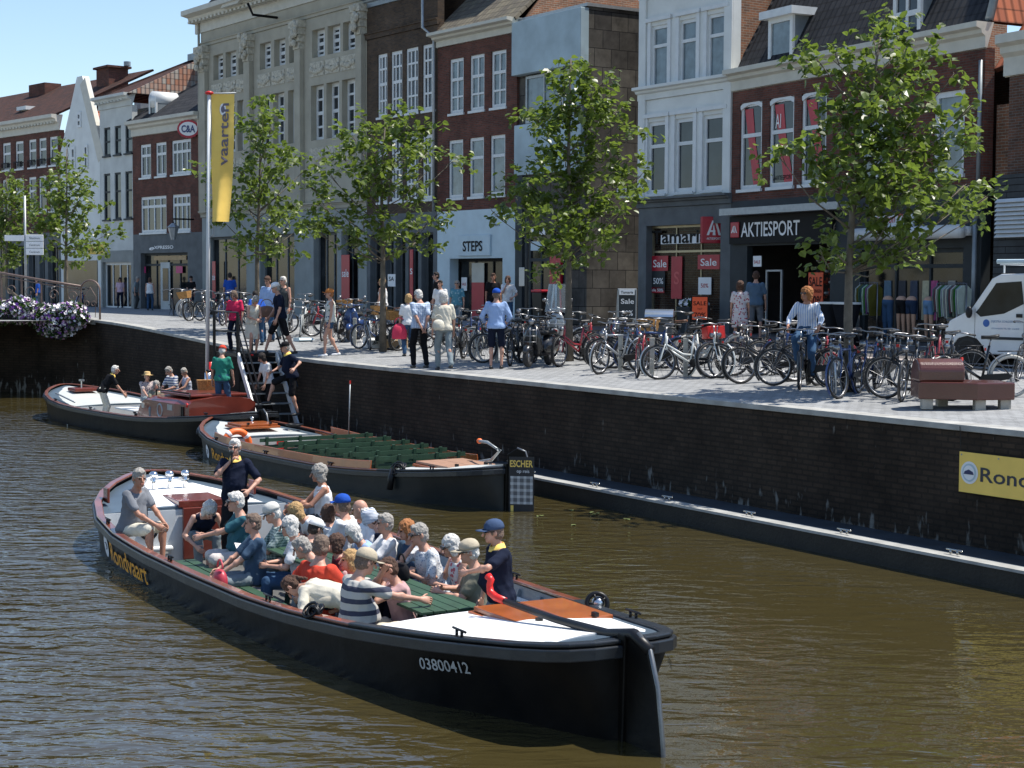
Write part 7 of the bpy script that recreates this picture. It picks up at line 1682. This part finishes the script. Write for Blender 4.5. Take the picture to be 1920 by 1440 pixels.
# scooters
def scooter(label, fx, fy, rx_, ry_, body, rack=True):
    A = ground(fx, fy); B = ground(rx_, ry_); a = atan2(A.y-B.y, A.x-B.x); loc = A-V((cos(a), sin(a), 0))*1.25; loc.z = gz(loc.x, loc.y)
    r = empty('scooter', loc, a, label, 'scooter', 'scooters among the bicycles')
    for nm, x in (('rear_wheel', 0), ('front_wheel', 1.25)):
        b = MB(); b.torus((x,0,.22), .16, .062, (0,1,0), 24, 10); w_ = b.build(nm, M_tyre, r, True); b = MB(); b.cyl((x,-.04,.22),(x,.04,.22), .11, n=14); b.build('rim', M_rim, w_, True)
    b = MB(); b.rings([[(x, w*cos(t), z+h*sin(t)) for t in [2*pi*i/14 for i in range(14)]] for x, z, w, h in ((-.32,.46,.05,.06),(-.2,.48,.20,.18),(.0,.46,.24,.22),(.2,.46,.20,.22),(.34,.42,.12,.16),(.42,.34,.10,.10))]); b.build('rear_body', body, r, True)
    b = MB(); b.rings([[(x, w*cos(t), z+h*sin(t)) for t in [2*pi*i/10 for i in range(10)]] for x, z, w, h in ((.38,.27,.17,.04),(.6,.25,.18,.035),(.8,.25,.17,.035),(.92,.30,.14,.04))]); b.build('foot_board', M_black, r, True)
    b = MB(); rs = []
    for x, z, w in ((.90,.28,.20),(.98,.45,.25),(1.02,.62,.24),(1.0,.80,.18),(.97,.92,.10)): rs.append([(x+.05*cos(pi*i/8)-.0, w*(1-i/4), z) for i in range(9)] + [(x-.03+.05*cos(pi*(8-i)/8), w*(1-(8-i)/4)*.95, z) for i in range(9)])
    for rr in rs:
        for i in range(9): rr[i] = (rr[i][0]+.06*(1-(1-i/4)**2), rr[i][1], rr[i][2])
        for i in range(9): rr[9+i] = (rr[9+i][0]+.06*(1-(1-(8-i)/4)**2)-.02, rr[9+i][1], rr[9+i][2])
    b.rings(rs); b.build('leg_shield', body, r, True)
    b = MB(); b.rings([[(1.25+x, w*cos(t), z+h*sin(t)) for t in [2*pi*i/10 for i in range(10)]] for x, z, w, h in ((-.24,.34,.05,.05),(-.1,.40,.09,.08),(.08,.42,.09,.07),(.2,.34,.05,.05))]); b.build('front_mudguard', body, r, True)
    b = MB(); b.tube([(1.2,0,.3),(.98,0,.95)], .03, 8); b.tube([(.85,-.3,1.02),(.95,-.12,1.0),(.95,.12,1.0),(.85,.3,1.02)], .017, 7); b.rings([[(x, w*cos(t), .99+w*.7*sin(t)) for t in [2*pi*i/12 for i in range(12)]] for x, w in ((.9,.07),(1.0,.10),(1.07,.085))]); b.build('handlebar', body, r, True)
    b = MB(); b.cyl((1.06,0,.99),(1.10,0,.99), .075, .065, n=16); b.build('headlight', M_rim, r, True)
    for s in (-1, 1):
        b = MB(); b.tube([(.9,s*.28,1.03),(.92,s*.34,1.2)], .006, 5); b.cyl((.915,s*.36,1.22),(.93,s*.36,1.22), .055, n=12); b.build('mirror', M_rim, r, True)
    b = MB(); b.rings([[(x, w*cos(t), .73+.05*sin(t)) for t in [2*pi*i/10 for i in range(10)]] for x, w in ((-.3,.06),(-.2,.13),(.1,.14),(.35,.10),(.42,.05))]); b.build('seat', M_sad, r, True)
    if rack:
        b = MB()
        for z in (.55,.68,.81): b.tube([(1.12,-.15,z),(1.16,0,z),(1.12,.15,z)], .008, 5)
        for y in (-.15,0,.15): b.tube([(1.13,y,.5),(1.15,y,.86)], .008, 5)
        b.build('front_rack', M_rim, r, True)
    b = MB(); b.tube([(-.05,-.16,.18),(-.4,-.17,.22)], .035, 8); b.build('exhaust', M_galv, r, True); b = MB(); b.box(-.36,-.34,-.09,.09,.3,.42); b.build('number_plate', M_yellow, r)
    return r
scooter('black scooter with chrome front rack at the foot of the second biggest tree', 990, 692, 1090, 672, F_black)
scooter('small dark blue scooter between parked bicycles behind the orange visor woman', 655, 642, 712, 624, F_blue, False)
sc_ = scooter('grey scooter with tall windscreen before the dark slab wall', 1040, 652, 1090, 636, F_silver, False)
b = MB(); b.rings([[(1.12+.05*sin(pi*i/8)+z*-.12, .3*(1-i/4)*(1-.25*z), .9+z*.75) for i in range(9)] for z in (0,.5,.85,1)], cap=False, wrap=False)
mg, n, L, bs, tc = nodes('clear_plastic'); bs.inputs['Base Color'].default_value = (.9,.95,.95,1); bs.inputs['Transmission Weight'].default_value = .85; bs.inputs['Roughness'].default_value = .12
o = b.build('windscreen', mg, sc_, True)
# posts between the bicycles
M_post = mat('weathered_post', (.40,.38,.33), .8, 0, .2, 8)
for i, (x, y) in enumerate(((665,648),(889,672),(931,680),(1163,697),(1222,704),(1285,706),(1545,720))):
    p = ground(x, y); b = MB(); b.box(-.045,.045,-.045,.045,0,.75); b.box(-.05,.05,-.05,.05,.7,.76); o = b.build('bicycle_post', M_post, bev=.008); o.location = p
    tag(o, ['short grey post '+s for s in ('left of the couple walking by','behind the white haired woman','beside the blue cap man','right of the black scooter','by the red bicycle','by the red crate bicycle','right of the cyclist')][i], 'post', 'posts of the bicycle stands')
# ============================================================= STREET FURNITURE
# big maroon street bench
p = ground(1808, 770); p2 = ground(1903, 768)
bn = empty('street_bench', p, .0, 'large maroon street bench with roll shaped backrest on pale concrete feet', 'bench')
M_seat = mat('maroon_bench_paint', (.085,.024,.017), .28, 0, .12, 3, .12, 60, coat=.3); M_conc = mat('concrete_foot', (.38,.35,.30), .9, 0, .15, 8, .3, 30)
k = 3100/p.y
X = lambda px: (px-1808)/k
b = MB(); fr = [(X(1726), .15), (X(1828), -.12), (X(1903), -.0), (X(1896), .7), (X(1775), .95), (X(1730), .8)]
b.rings([[(x,y,.16) for x,y in fr], [(x,y,.42) for x,y in fr]]); b.build('seat_block', M_seat, bn, bev=.02)
b = MB(); L0, L1 = X(1727), X(1814)
sec = [(.16,.42),(.16,.60),(.22,.70),(.34,.76),(.5,.76),(.62,.70),(.7,.6),(.72,.42)]
b.rings([[(L0, y, z) for y, z in sec], [(L1, y+.0, z) for y, z in sec]]); b.build('back_roll', M_seat, bn, bev=.03)
for (px, y) in ((1744,.22),(1838,.05),(1888,.12),(1790,.75)):
    b = MB(); b.box(X(px)-.08, X(px)+.08, y-.07, y+.09, 0, .16); b.build('foot', M_conc, bn, bev=.008)
# van
vp = ground(1812, 686); vz = vp.z; va = AK.rz+.22
vn = empty('white_van', vp, va, 'white delivery van cut by the right picture edge, blue logo on its door', 'van')
M_van = mat('van_white', (.66,.68,.69), .3, 0, .04, 3, coat=.6); M_vglass = mat('van_glass', (.010,.013,.014), .1, 0, .6, 2, spec=.18)
vn.scale = (.9,.9,.9)
prof = [(-.50,.28),(-.62,.50),(-.60,.80),(-.48,1.02),(.08,1.28),(.62,1.98),(.85,2.08),(2.6,2.12),(2.6,.30),(.48,.28),(.42,.45),(.25,.62),(0,.68),(-.25,.62),(-.40,.45)]
b = MB(); b.ext([(x,0,z) for x, z in prof], (0,1.9,0)); b.build('body', M_van, vn, bev=.03)
b = MB(); b.ext([(.22,-.012,1.22),(.30,-.012,1.30),(.74,-.012,1.88),(1.38,-.012,1.92),(1.45,-.012,1.42),(.95,-.012,1.20),(.35,-.012,1.12)], (0,.02,0)); b.build('side_window', M_vglass, vn, bev=.005)
b = MB(); b.ext([(.06,.12,1.31),(.60,.12,1.99),(.60,1.78,1.99),(.06,1.78,1.31)], (-.03,0,.025)); b.build('windscreen', M_vglass, vn)
b = MB(); b.torus((0,.1,.34), .26, .085, (0,1,0), 26, 10); wv = b.build('wheel', M_tyre, vn, True); b = MB(); b.cyl((0,.03,.34),(0,.12,.34), .19, n=18); 
for k2 in range(6): b.cyl((.12*cos(k2*1.047),.02,.34+.12*sin(k2*1.047)),(.12*cos(k2*1.047),.04,.34+.12*sin(k2*1.047)), .03, mi=1)
b.build('rim', [M_galv, M_black], wv, True)
b = MB(); b.cyl((0,.02,.34),(0,1.8,.34), .37, n=22); b.build('wheel_arch', M_black, vn)
b = MB(); b.box(.55,1.5,-.02,.0,.62,.68); b.build('rub_strip', M_darkg, vn); b = MB(); b.box(1.28,1.42,-.03,.0,1.12,1.2); b.build('door_handle', M_black, vn)
for x in (.2, 1.5): b = MB(); b.box(x-.004,x+.004,-.004,.0,.4,1.3); b.build('door_gap', M_black, vn)
b = MB(); b.ell((.12,-.12,1.22),.08,.07,.14,10,8); b.build('wing_mirror', M_black, vn, True)
b = MB(); b.ell((-.55,.12,.86),.12,.12,.1,10,8); b.build('headlight', M_rim, vn, True)
b = MB(); b.box(-.66,-.5,0.05,1.85,.3,.52); b.build('bumper', M_darkg, vn, bev=.03)
b = MB(); b.cyl((.5,-.006,.98),(.5,0,.98), .085, n=18); b.build('logo_disc', mat('logo_blue', (.02,.10,.35), .4), vn)
text_on('lettering', 'DIJKSTRA SCHILDERWERKEN', .05, mat('letter_blue', (.12,.2,.35), .5), vn, (.63,-.008,1.0), (1,0,0), (0,0,1), .8, .0, 0, False)
text_on('lettering', 'LEEUWARDEN TEL. 058 - 216 0040', .035, MATS['letter_blue'], vn, (.63,-.008,.85), (1,0,0), (0,0,1), .72, .0, 0, False)
b = MB()
for yy in (.2, 1.7): b.bar((.7,yy,2.3),(2.6,yy,2.3),.04,.04)
for xx in (.8, 1.6, 2.4): b.bar((xx,.2,2.3),(xx,1.7,2.3),.04,.04); b.bar((xx,.2,2.1),(xx,.2,2.3),.03,.03)
b.build('roof_rack', M_whitep, vn); b = MB(); b.cyl((.75,-.0,2.36),(2.6,.3,2.36), .05, n=8); b.build('roof_load', M_bluew, vn)
b = MB(); b.box(1.52,2.6,-.1,0,.35,2.4); b.build('ladder_frame', M_galv, vn)
# grey litter unit with shiny lid
p = ground(1236, 676); e = empty('litter_unit', p, -.15, 'dark grey street cabinet with a shiny curved steel lid', 'litter bin'); k = 3100/p.y; w = 25/k
b = MB(); b.box(-w,w,-.3,.3,.0,1.0); b.build('cabinet', mat('cabinet_grey', (.07,.075,.08), .4, .3, .15, 3), e, bev=.03)
b = MB(); b.rings([[(-w*1.05, .34*cos(pi*i/10), 1.0+.17*sin(pi*i/10)) for i in range(11)], [(w*1.05, .34*cos(pi*i/10), 1.0+.17*sin(pi*i/10)) for i in range(11)]]); b.build('lid', M_steel, e)
b = MB(); b.box(-w*.7,-w*.4,-.315,-.3,.45,.8); b.build('pictogram', M_swhite, e)
# sandwich boards
def aboard(name, label, x0, x1, y0, yb, d, fm, pm, lines, tm, yaw=0):
    r, w_, h_, bd = facing_sign(name, label, x0, x1, y0, yb, d, .04, fm, cat='sandwich board', yaw=yaw); z0 = gz(r.location.x, r.location.y)
    dz = r.location.z-z0; r.location.z = z0; bd.data.transform(Matrix.Translation((0,0,dz)))
    b = MB(); b.box(-w_*.44,w_*.44,-.008,-.001,dz+h_*.06,dz+h_*.94); pp = b.build('poster', pm, r)
    for s, a, hgt, wd, mm in lines: text_on('lettering', s, h_*hgt, mm, pp, (0,-.012,dz+h_*a), (1,0,0), (0,0,1), w_*wd, .012)
    b = MB()
    for sx in (-1,1): b.bar((sx*w_*.46,.02,dz+h_*.95),(sx*w_*.46,.5,0),.04,.03); b.bar((sx*w_*.46,.02,dz+.02),(sx*w_*.46,.0,0),.04,.03)
    b.build('legs', fm, r); return r
aboard('sale_board', 'bright orange SALE 70% sandwich board outside the shops', 1296, 1328, 554, 602, 43, M_sdark, M_orange, (('SALE',.62,.16,.78,M_sdark),('70%',.12,.22,.72,M_sdark),('TOT',.44,.07,.3,M_sdark)), M_sdark)
aboard('shop_board', 'tilted grey sandwich board with white and red Sale poster', 1158, 1194, 541, 600, 43, M_galv, M_darkg, (('Sale',.52,.16,.7,M_swhite),('50%',.14,.17,.6,M_swhite)), M_swhite, .15)
r, w_, h_, bd = facing_sign('board_header', 'x', 1161, 1190, 543, 553, 42.9, .01, M_swhite)
r.parent = None; tag(r, 'small white header plate of the grey sandwich board', 'plate'); text_on('lettering', 'Tamaris', h_*.5, M_sdark, r, (0,-.006,h_*.25), (1,0,0), (0,0,1), w_*.8, .01)
# planter with white flowers, litter bin, boxes
p = V((*(AK.L + AK.D*AK.u(1352, 560) - AK.N*1.0), 0)); p.z = gz(p.x, p.y); e = empty('flower_planter', p, AK.rz, 'dark planter with small white flowers beside the orange sale board', 'planter')
b = MB(); b.rings([[(-.3,-.3,0),(.3,-.3,0),(.3,.3,0),(-.3,.3,0)],[(-.38,-.38,.8),(.38,-.38,.8),(.38,.38,.8),(-.38,.38,.8)]]); b.build('pot', M_darkg, e, bev=.02)
M_foli = leafmat('planter_leaves', (.03,.07,.02), (.08,.16,.03)); M_flw = mat('white_petals', (.75,.72,.75), .7, 0, .1, 20); M_flp = mat('purple_petals', (.18,.05,.32), .7, 0, .3, 20); M_flk = mat('pink_petals', (.5,.3,.5), .7, 0, .3, 20)
def flowers(e, sx, sy, sz, cz, nleaf, nfl, mats_, seed, ls=.09, fs=.045, wt=(1,)):
    rd = random.Random(seed); b = MB(); LB_ = [(rd.uniform(-.55,.55)*sx, 0, rd.uniform(-.35,.35)*sz, rd.uniform(.45,.8)) for _ in range(7)]
    def rp(k):
        v = V((rd.gauss(0,1), rd.gauss(0,1), rd.gauss(0,1))).normalized()*k; o = rd.choice(LB_) if ls > .12 else (0,0,0,1); return V((v.x*sx*o[3]+o[0], v.y*sy*o[3], v.z*sz*o[3]+o[2]+cz))
    for _ in range(nleaf): leaf(b, rp(rd.random()**.35), ls*rd.uniform(.6,1.2), V((rd.gauss(0,1),rd.gauss(0,1),rd.gauss(0,1)-.4)).normalized(), V((rd.gauss(0,.6),rd.gauss(0,.6),1)).normalized())
    b.build('foliage', M_foli, e); b = MB()
    for _ in range(nfl):
        c = rp(rd.uniform(.92,1.08)); nn = (V((c.x/sx, c.y/sy, (c.z-cz)/sz))+V((rd.gauss(0,.4),rd.gauss(0,.4),rd.gauss(0,.4)))).normalized(); x, y = frame(nn); f = fs*rd.uniform(.7,1.3)
        mi = rd.choices(range(len(mats_)), wt)[0]; pts = [c+(x*cos(t)+y*sin(t))*f*(1+.22*cos(5*t)) for t in [2*pi*i/10 for i in range(10)]]
        b.add(pts+[c-nn*f*.35], [(i, (i+1) % 10, 10) for i in range(10)], mi)
    b.build('blossoms', mats_, e)
flowers(e, .42, .42, .14, .9, 300, 70, [M_flw], 2, .09, .05)
for i, (x, y, sx, cz_, lb) in enumerate(((14,583,52,0,'left hanging basket of white and purple petunias at the picture edge'),(108,598,45,0,'right hanging basket of white and purple petunias below the railing'))):
    c = atd(x, y, 55.2 if i else 55.6); e = empty('hanging_flower_basket', c, 0, lb, 'flower basket', 'hanging petunia baskets'); 
    r_ = sx/3100*56.8; flowers(e, r_, .45, (34 if i else 28)/3100*56.8, 0, 2600, 1500, [M_flw, M_flp, M_flk], 20+i, .15, .055, (6,2.4,1.6))
    b = MB(); b.rings([[(r_*.6*cos(t), .3*sin(t), z) for t in [2*pi*j/12 for j in range(12)]] for z in (-.3,.1)]); b.build('trough', M_sdark, e)
p = ground(1090, 655); 
for i, (x, y, w, h, m, lb, nm, ct) in enumerate(((741,655,.32,.3,mat('cardboard',(.42,.28,.15),.9,0,.1,6),'open brown cardboard box standing behind a bicycle wheel','cardboard_box','box'),(712,652,.4,.28,M_whitep,'low white box beside the cardboard box under the bicycles','white_box','box'),(568,640,.22,.1,M_bluew,'small pale blue parcel lying on the paving near the stairs','parcel','parcel'))):
    p = ground(x, y); e = empty(nm, p, .3*i, lb, ct); b = MB()
    b.box(-w,w,-w*.8,w*.8,0,.02); b.box(-w,-w+.015,-w*.8,w*.8,.02,h); b.box(w-.015,w,-w*.8,w*.8,.02,h); b.box(-w+.015,w-.015,-w*.8,-w*.8+.015,.02,h); b.box(-w+.015,w-.015,w*.8-.015,w*.8,.02,h); b.build('box_walls', m, e)
    b = MB(); b.quad((-w,-w*.8,h),(w,-w*.8,h),(w*1.1,-w*1.2,h-.06),(-w*1.1,-w*1.2,h-.06)); b.build('flap', m, e)
p = V((*(PA.L+PA.D*(PA.W-.6)-PA.N*1.2), 0)); p.z = gz(p.x, p.y); e = empty('wheeled_bin', p, PA.rz, 'black wheeled rubbish bin with red lid by the dark slab wall', 'bin')
b = MB(); b.rings([[(-.25,-.28,.08),(.25,-.28,.08),(.25,.28,.08),(-.25,.28,.08)],[(-.3,-.34,1.15),(.3,-.34,1.15),(.3,.36,1.15),(-.3,.36,1.15)]]); b.build('container', M_black, e, bev=.03); b = MB(); b.box(-.32,.32,-.36,.4,1.15,1.24); b.build('lid', M_sred, e, bev=.03)
for s in (-1,1): b = MB(); b.torus((s*.26,.3,.1), .07, .03, (1,0,0), 16, 8); b.build('wheel', M_tyre, e, True)
# clothes racks and mannequins before the right hand shop
def rack(label, px0, px1, n0, ncl, seed, cols):
    ua, ub = AK.u(px0, 560, -1.0), AK.u(px1, 560, -1.0); L_ = ub-ua; p = AK.L+AK.D*ua-AK.N*1.0; z = gz(p.x, p.y)
    e = empty('clothes_rack', (p.x, p.y, z), AK.rz, label, 'clothes rack', 'clothes racks outside the shop'); rd = random.Random(seed)
    b = MB(); b.tube([(0,0,0),(0,0,1.55),(L_,0,1.55),(L_,0,0)], .018, 6); b.tube([(0,-.25,.02),(0,.25,.02)], .018, 6); b.tube([(L_,-.25,.02),(L_,.25,.02)], .018, 6); b.build('rail', M_rim, e, True)
    for i in range(ncl):
        x = .08+(L_-.16)*i/(ncl-1); w = .22; h = rd.uniform(.6,.8); b = MB(); zt = 1.5
        sec = [(-w*.3,zt),(-w,zt-.1),(-w*1.05,zt-.3),(-w*.8,zt-h),(w*.8,zt-h),(w*1.05,zt-.3),(w,zt-.1),(w*.3,zt)]
        b.ext([(x-.015+.02*sin(j), y, z_) for j, (y, z_) in enumerate(sec)], (.035,0,0)); ga = b.build('garment', cloth('rack_%d' % (seed*10+i % cols), tuple(max(.02, g_+rd.uniform(-.06,.1)) for g_ in [rd.choice((.04,.1,.25,.4))]*3)), e)
        b = MB(); b.torus((x,0,1.54), .03, .004, (1,0,0), 8, 4); b.build('hanger', M_rim, ga)
    return e
rack('clothes rack of light blouses next to the white van', 1757, 1812, 0, 16, 3, 9)
rack('clothes rack with dark garments behind the biggest tree trunk', 1612, 1645, 0, 9, 5, 7)
def mannequin(label, px, cm, shorts):
    u = AK.u(px, 560, -1.1); p = AK.L+AK.D*u-AK.N*1.1; z = gz(p.x, p.y); e = empty('leg_mannequin', (p.x,p.y,z+.12), AK.rz, label, 'mannequin', 'leg mannequins before the shop')
    b = MB(); b.ell((0,0,1.0), .16,.12,.12); 
    for s in (-1,1): b.cap((s*.085,0,.92),(s*.09,0,.5),.085,.06); b.cap((s*.09,0,.5),(s*.095,.02,.06),.06,.035)
    remesh_obj('legs', b, [mat('mannequin_skin', (.42,.25,.17), .4, 0, .05, 5)], e, .02, 2)
    b = MB(); b.ell((0,0,.95), .175,.135,.14)
    for s in (-1,1): b.cap((s*.085,0,.92),(s*.09,0,.72 if shorts else .5),.1,.085); None if shorts else b.cap((s*.09,0,.5),(s*.095,.02,.1),.08,.05)
    remesh_obj('jeans', b, [cm], e, .02, 2); b = MB(); b.cyl((0,0,-.12),(0,0,-.1), .2, n=16); b.cyl((0,0,-.1),(0,0,.1), .02); b.build('stand', M_galv, e)
mannequin('leg mannequin in long mid blue jeans left of the others', 1665, C_jeans, False)
mannequin('leg mannequin in black shorts between two others', 1690, C_black, True)
mannequin('leg mannequin in dark denim shorts, third from the left', 1709, cloth('dark_denim', (.02,.035,.07)), True)
mannequin('leg mannequin in light blue denim shorts by the clothes rack', 1742, cloth('light_denim', (.12,.22,.36)), True)
# high bar tables with black covers
for px, lb in ((1562, 'dark bar table with white top left of the big tree trunk'), (1588, 'dark bar table with white top directly behind the big tree trunk')):
    u = AK.u(px, 560, -2.2); p = AK.L+AK.D*u-AK.N*2.2; z = gz(p.x, p.y); e = empty('bar_table', (p.x,p.y,z), AK.rz, lb, 'table', 'covered bar tables')
    b = MB(); b.cyl((0,0,1.05),(0,0,1.1), .36, n=20); b.build('table_top', M_whitep, e); b = MB(); b.rings([[(r_*cos(t)*(1+.06*cos(6*t)), r_*sin(t)*(1+.06*cos(6*t)), z_) for t in [2*pi*i/24 for i in range(24)]] for z_, r_ in ((.0,.34),(.45,.2),(1.05,.35))]); b.build('table_cover', C_black, e, True)
# yellow banner on the quay wall at the right
t0, t1 = qp(1799, -.02), None
def wallpt(px, py, off=.03):
    r = ray(px, py); o = Q0-QN*off; den = r.x*QT.y-r.y*QT.x; k = (o.x*QT.y-o.y*QT.x)/den; return CAM+r*k
A = wallpt(1800, 846); B = wallpt(1799, 921); C = wallpt(1925, 862)
hgt = A.z-B.z; e = empty('wall_banner', B, atan2(-QT.y, -QT.x), 'yellow banner with navy lettering hung on the quay wall at the right edge', 'banner')
Lw = 2.6; b = MB(); b.box(0,Lw,-.015,.0,0,hgt); bo = b.build('sheet', M_yellow, e)
text_on('lettering', 'Rondvaart', hgt*.36, mat('banner_text', (.03,.035,.05), .5), e, (.36,-.02,hgt*.32), (1,0,0), (0,0,1), 1.72, .012, 0, False)
for r_, m_, dy in ((.155, M_swhite, .02), (.125, M_bluew, .024), (.1, M_swhite, .028)):
    b = MB(); b.add([(.19+r_*cos(a), -dy, hgt*.5+r_*sin(a)) for a in [2*pi*i/24 for i in range(24)]], [tuple(range(24))]); b.build('round_logo', m_, e)
b = MB(); b.ext([(.10,-.032,hgt*.46),(.28,-.032,hgt*.46),(.26,-.032,hgt*.53),(.19,-.032,hgt*.58),(.12,-.032,hgt*.53)], (0,-.004,0)); b.build('logo_mark', M_navy, e)
for x in (.04,.7,1.5,2.2):
    b = MB(); b.cyl((x,-.02,hgt-.04),(x,-.015,hgt-.04), .012); b.build('eyelet', M_galv, e)
b = MB(); b.tube([(.02,-.01,hgt),(-.0,-.02,hgt+.35)], .006, 4); b.build('cord', M_black, e)
# railing of the bridge at the left
RC = [(-30,503,58.5),(2,512,57.6),(77,525,57),(151,537,56.2)]
e = empty('bridge_railing', V((C0.x, C0.y, 2.5)), 0, 'curved brown iron railing with scrollwork and rounded end above the flowers', 'railing'); o_ = V((C0.x, C0.y, 2.5)); M_rail = mat('brown_iron', (.16,.11,.09), .5, .2, .2, 8)
RP = [atd(*c)-o_ for c in RC]; b = MB(); b.tube(RP, .045, 8); b.tube([p-V((0,0,.12)) for p in RP], .02, 6); b.build('top_rail', M_rail, e, True)
b = MB(); RB = [atd(a, c2+50, d) -o_ for a, c2, d in RC]; b.tube(RB, .025, 6); b.build('bottom_rail', M_rail, e, True)
for i, (a, c2, d) in enumerate(RC[1:]+[(40,519,57.3)]):
    t_ = atd(a, c2, d)-o_; b = MB(); b.bar(t_, t_-V((0,0,1.35)), .05, .05); b.build('post', M_rail, e)
b = MB(); x0 = atd(151, 545, 56.2)-o_; x1 = atd(187, 545, 55.9)-o_; w = (x1-x0).length; pts = [x0-V((0,0,1.0))]+[x0+(x1-x0)*(.5-.5*cos(t))+V((0,0,.35*sin(t))) for t in [pi*i/10 for i in range(11)]]+[x1-V((0,0,1.0))]; b.tube(pts, .035, 8); b.build('end_hoop', M_rail, e, True)
def scroll(c, r, s, u):
    return [c+(u*cos(t)*s+V((0,0,1))*sin(t))*r*(1-.11*t) for t in [i*.45 for i in range(16)]]
u_ = (x1-x0).normalized()
for sgn in (-1,1):
    b = MB(); b.tube(scroll((x0+x1)/2+u_*.13*sgn+V((0,0,-.45)), .12, sgn, u_), .014, 5); b.build('scroll', M_rail, e, True)
    b = MB(); b.tube([(x0+x1)/2+u_*.2*sgn-V((0,0,.9)), (x0+x1)/2+u_*.24*sgn-V((0,0,.2)), (x0+x1)/2+V((0,0,.12))], .012, 5); b.build('scroll_bar', M_rail, e, True)
for (a, c2) in ((20,545),(55,548),(100,553),(135,556)):
    cc = atd(a, c2, 57)-o_; b = MB(); b.tube(scroll(cc, .22, 1, u_), .015, 5); b.build('scroll', M_rail, e, True)
# direction signpost at the far left
r, w_, h_, bd = facing_sign('direction_sign', 'white direction signpost with stacked finger boards at the left edge', 48, 81, 440, 452, 60, .04, M_swhite)
z0 = gz(r.location.x, r.location.y); o2 = r.location.z-z0; b = MB(); b.cyl((-w_*.55,.06,-o2),(-w_*.55,.06,h_+1.4), .045); b.build('post', M_galv, r, True)
for i in (1,2): 
    b = MB(); b.box(-w_/2,w_/2,0,.04,-i*h_*1.08,-i*h_*1.08+h_); bb_ = b.build('board', M_swhite, r, bev=.01); text_on('lettering', 'Centrum', h_*.35, M_darkg, bb_, (0,-.005,-i*h_*1.08+h_*.3), (1,0,0), (0,0,1), w_*.6)
b = MB(); b.box(-w_*1.7,-w_*.6,0,.04,0,h_*.9); b.build('board', M_swhite, r, bev=.01); text_on('lettering', 'Station', h_*.35, M_darkg, bd, (0,-.005,h_*.3), (1,0,0), (0,0,1), w_*.6)
# pole with timetable by the STEPS shop
p = atd(987, 540, 49); z = gz(p.x, p.y); e = empty('sign_pole', (p.x, p.y, z), 0, 'thin dark pole with a pale timetable board by the second biggest tree', 'sign')
b = MB(); b.cyl((0,0,0),(0,0,4.6), .05); b.build('pole', M_darkg, e, True); b = MB(); b.box(-.22,-.02-.04,-.05,.0,1.5,2.05); b.build('board', M_greydeck, e, bev=.01)
b = MB(); b.cyl((.3,0,4.4),(0,0,4.4), .03); b.build('arm', M_darkg, e, True)
# wall lamp between the coffee shop and the stone store
p = SB.L - SB.N*.9 + SB.D*.1; zl = EX.z(345, 440); e = empty('wall_lantern', (p.x,p.y,zl-.3), 0, 'old lantern on a bracket beside the coffee shop sign', 'lamp')
b = MB(); b.rings([circ(V((-.6,0,z)), V((0,0,1)), r_, 6) for z, r_ in ((0,.12),(.55,.26),(.6,.3),(.8,.08))]); b.build('lantern', M_galv, e); b = MB(); b.tube([(.3,.5,1.0),(-.6,0,1.0),(-.6,0,.8)], .04, 6); b.build('bracket', M_sdark, e, True)
# measuring rod leaning from the moored boat
pr = R2b.matrix_basis @ V((8.7,-1.42,.5)); e = empty('boat_pole', pr, 0, 'thin upright pale pole standing on the far rail of the moored boat', 'pole'); b = MB(); b.cyl((0,0,0),(.03,0,1.15), .014); b.build('rod', M_galv, e, True); b = MB(); b.cyl((.03,0,1.15),(.031,0,1.22), .018); b.build('tip', M_redtip, e)
# weed leaves drifting on the water
i = 0
rd = random.Random(9)
for (x, y) in ((1072,957),(1106,961),(1122,964),(1017,967),(1175,974),(1078,984)):
    p = atz(x, y, .002); b = MB()
    for k in range(2): leaf(b, V((rd.uniform(-.06,.06), rd.uniform(-.06,.06), .004*k)), .09, V((rd.gauss(0,1), rd.gauss(0,1), 0)).normalized(), V((0,0,1)))
    o = b.build('drifting_leaf', M_leafw); o.location = p; tag(o, 'tiny green leaf drifting on the brown canal water', 'leaf', 'leaves drifting on the water')
bake_people()
for o in COL.objects:
    if o.get('label') and len(o['label'].split()) > 16: print('LONG', o.name, o['label'])
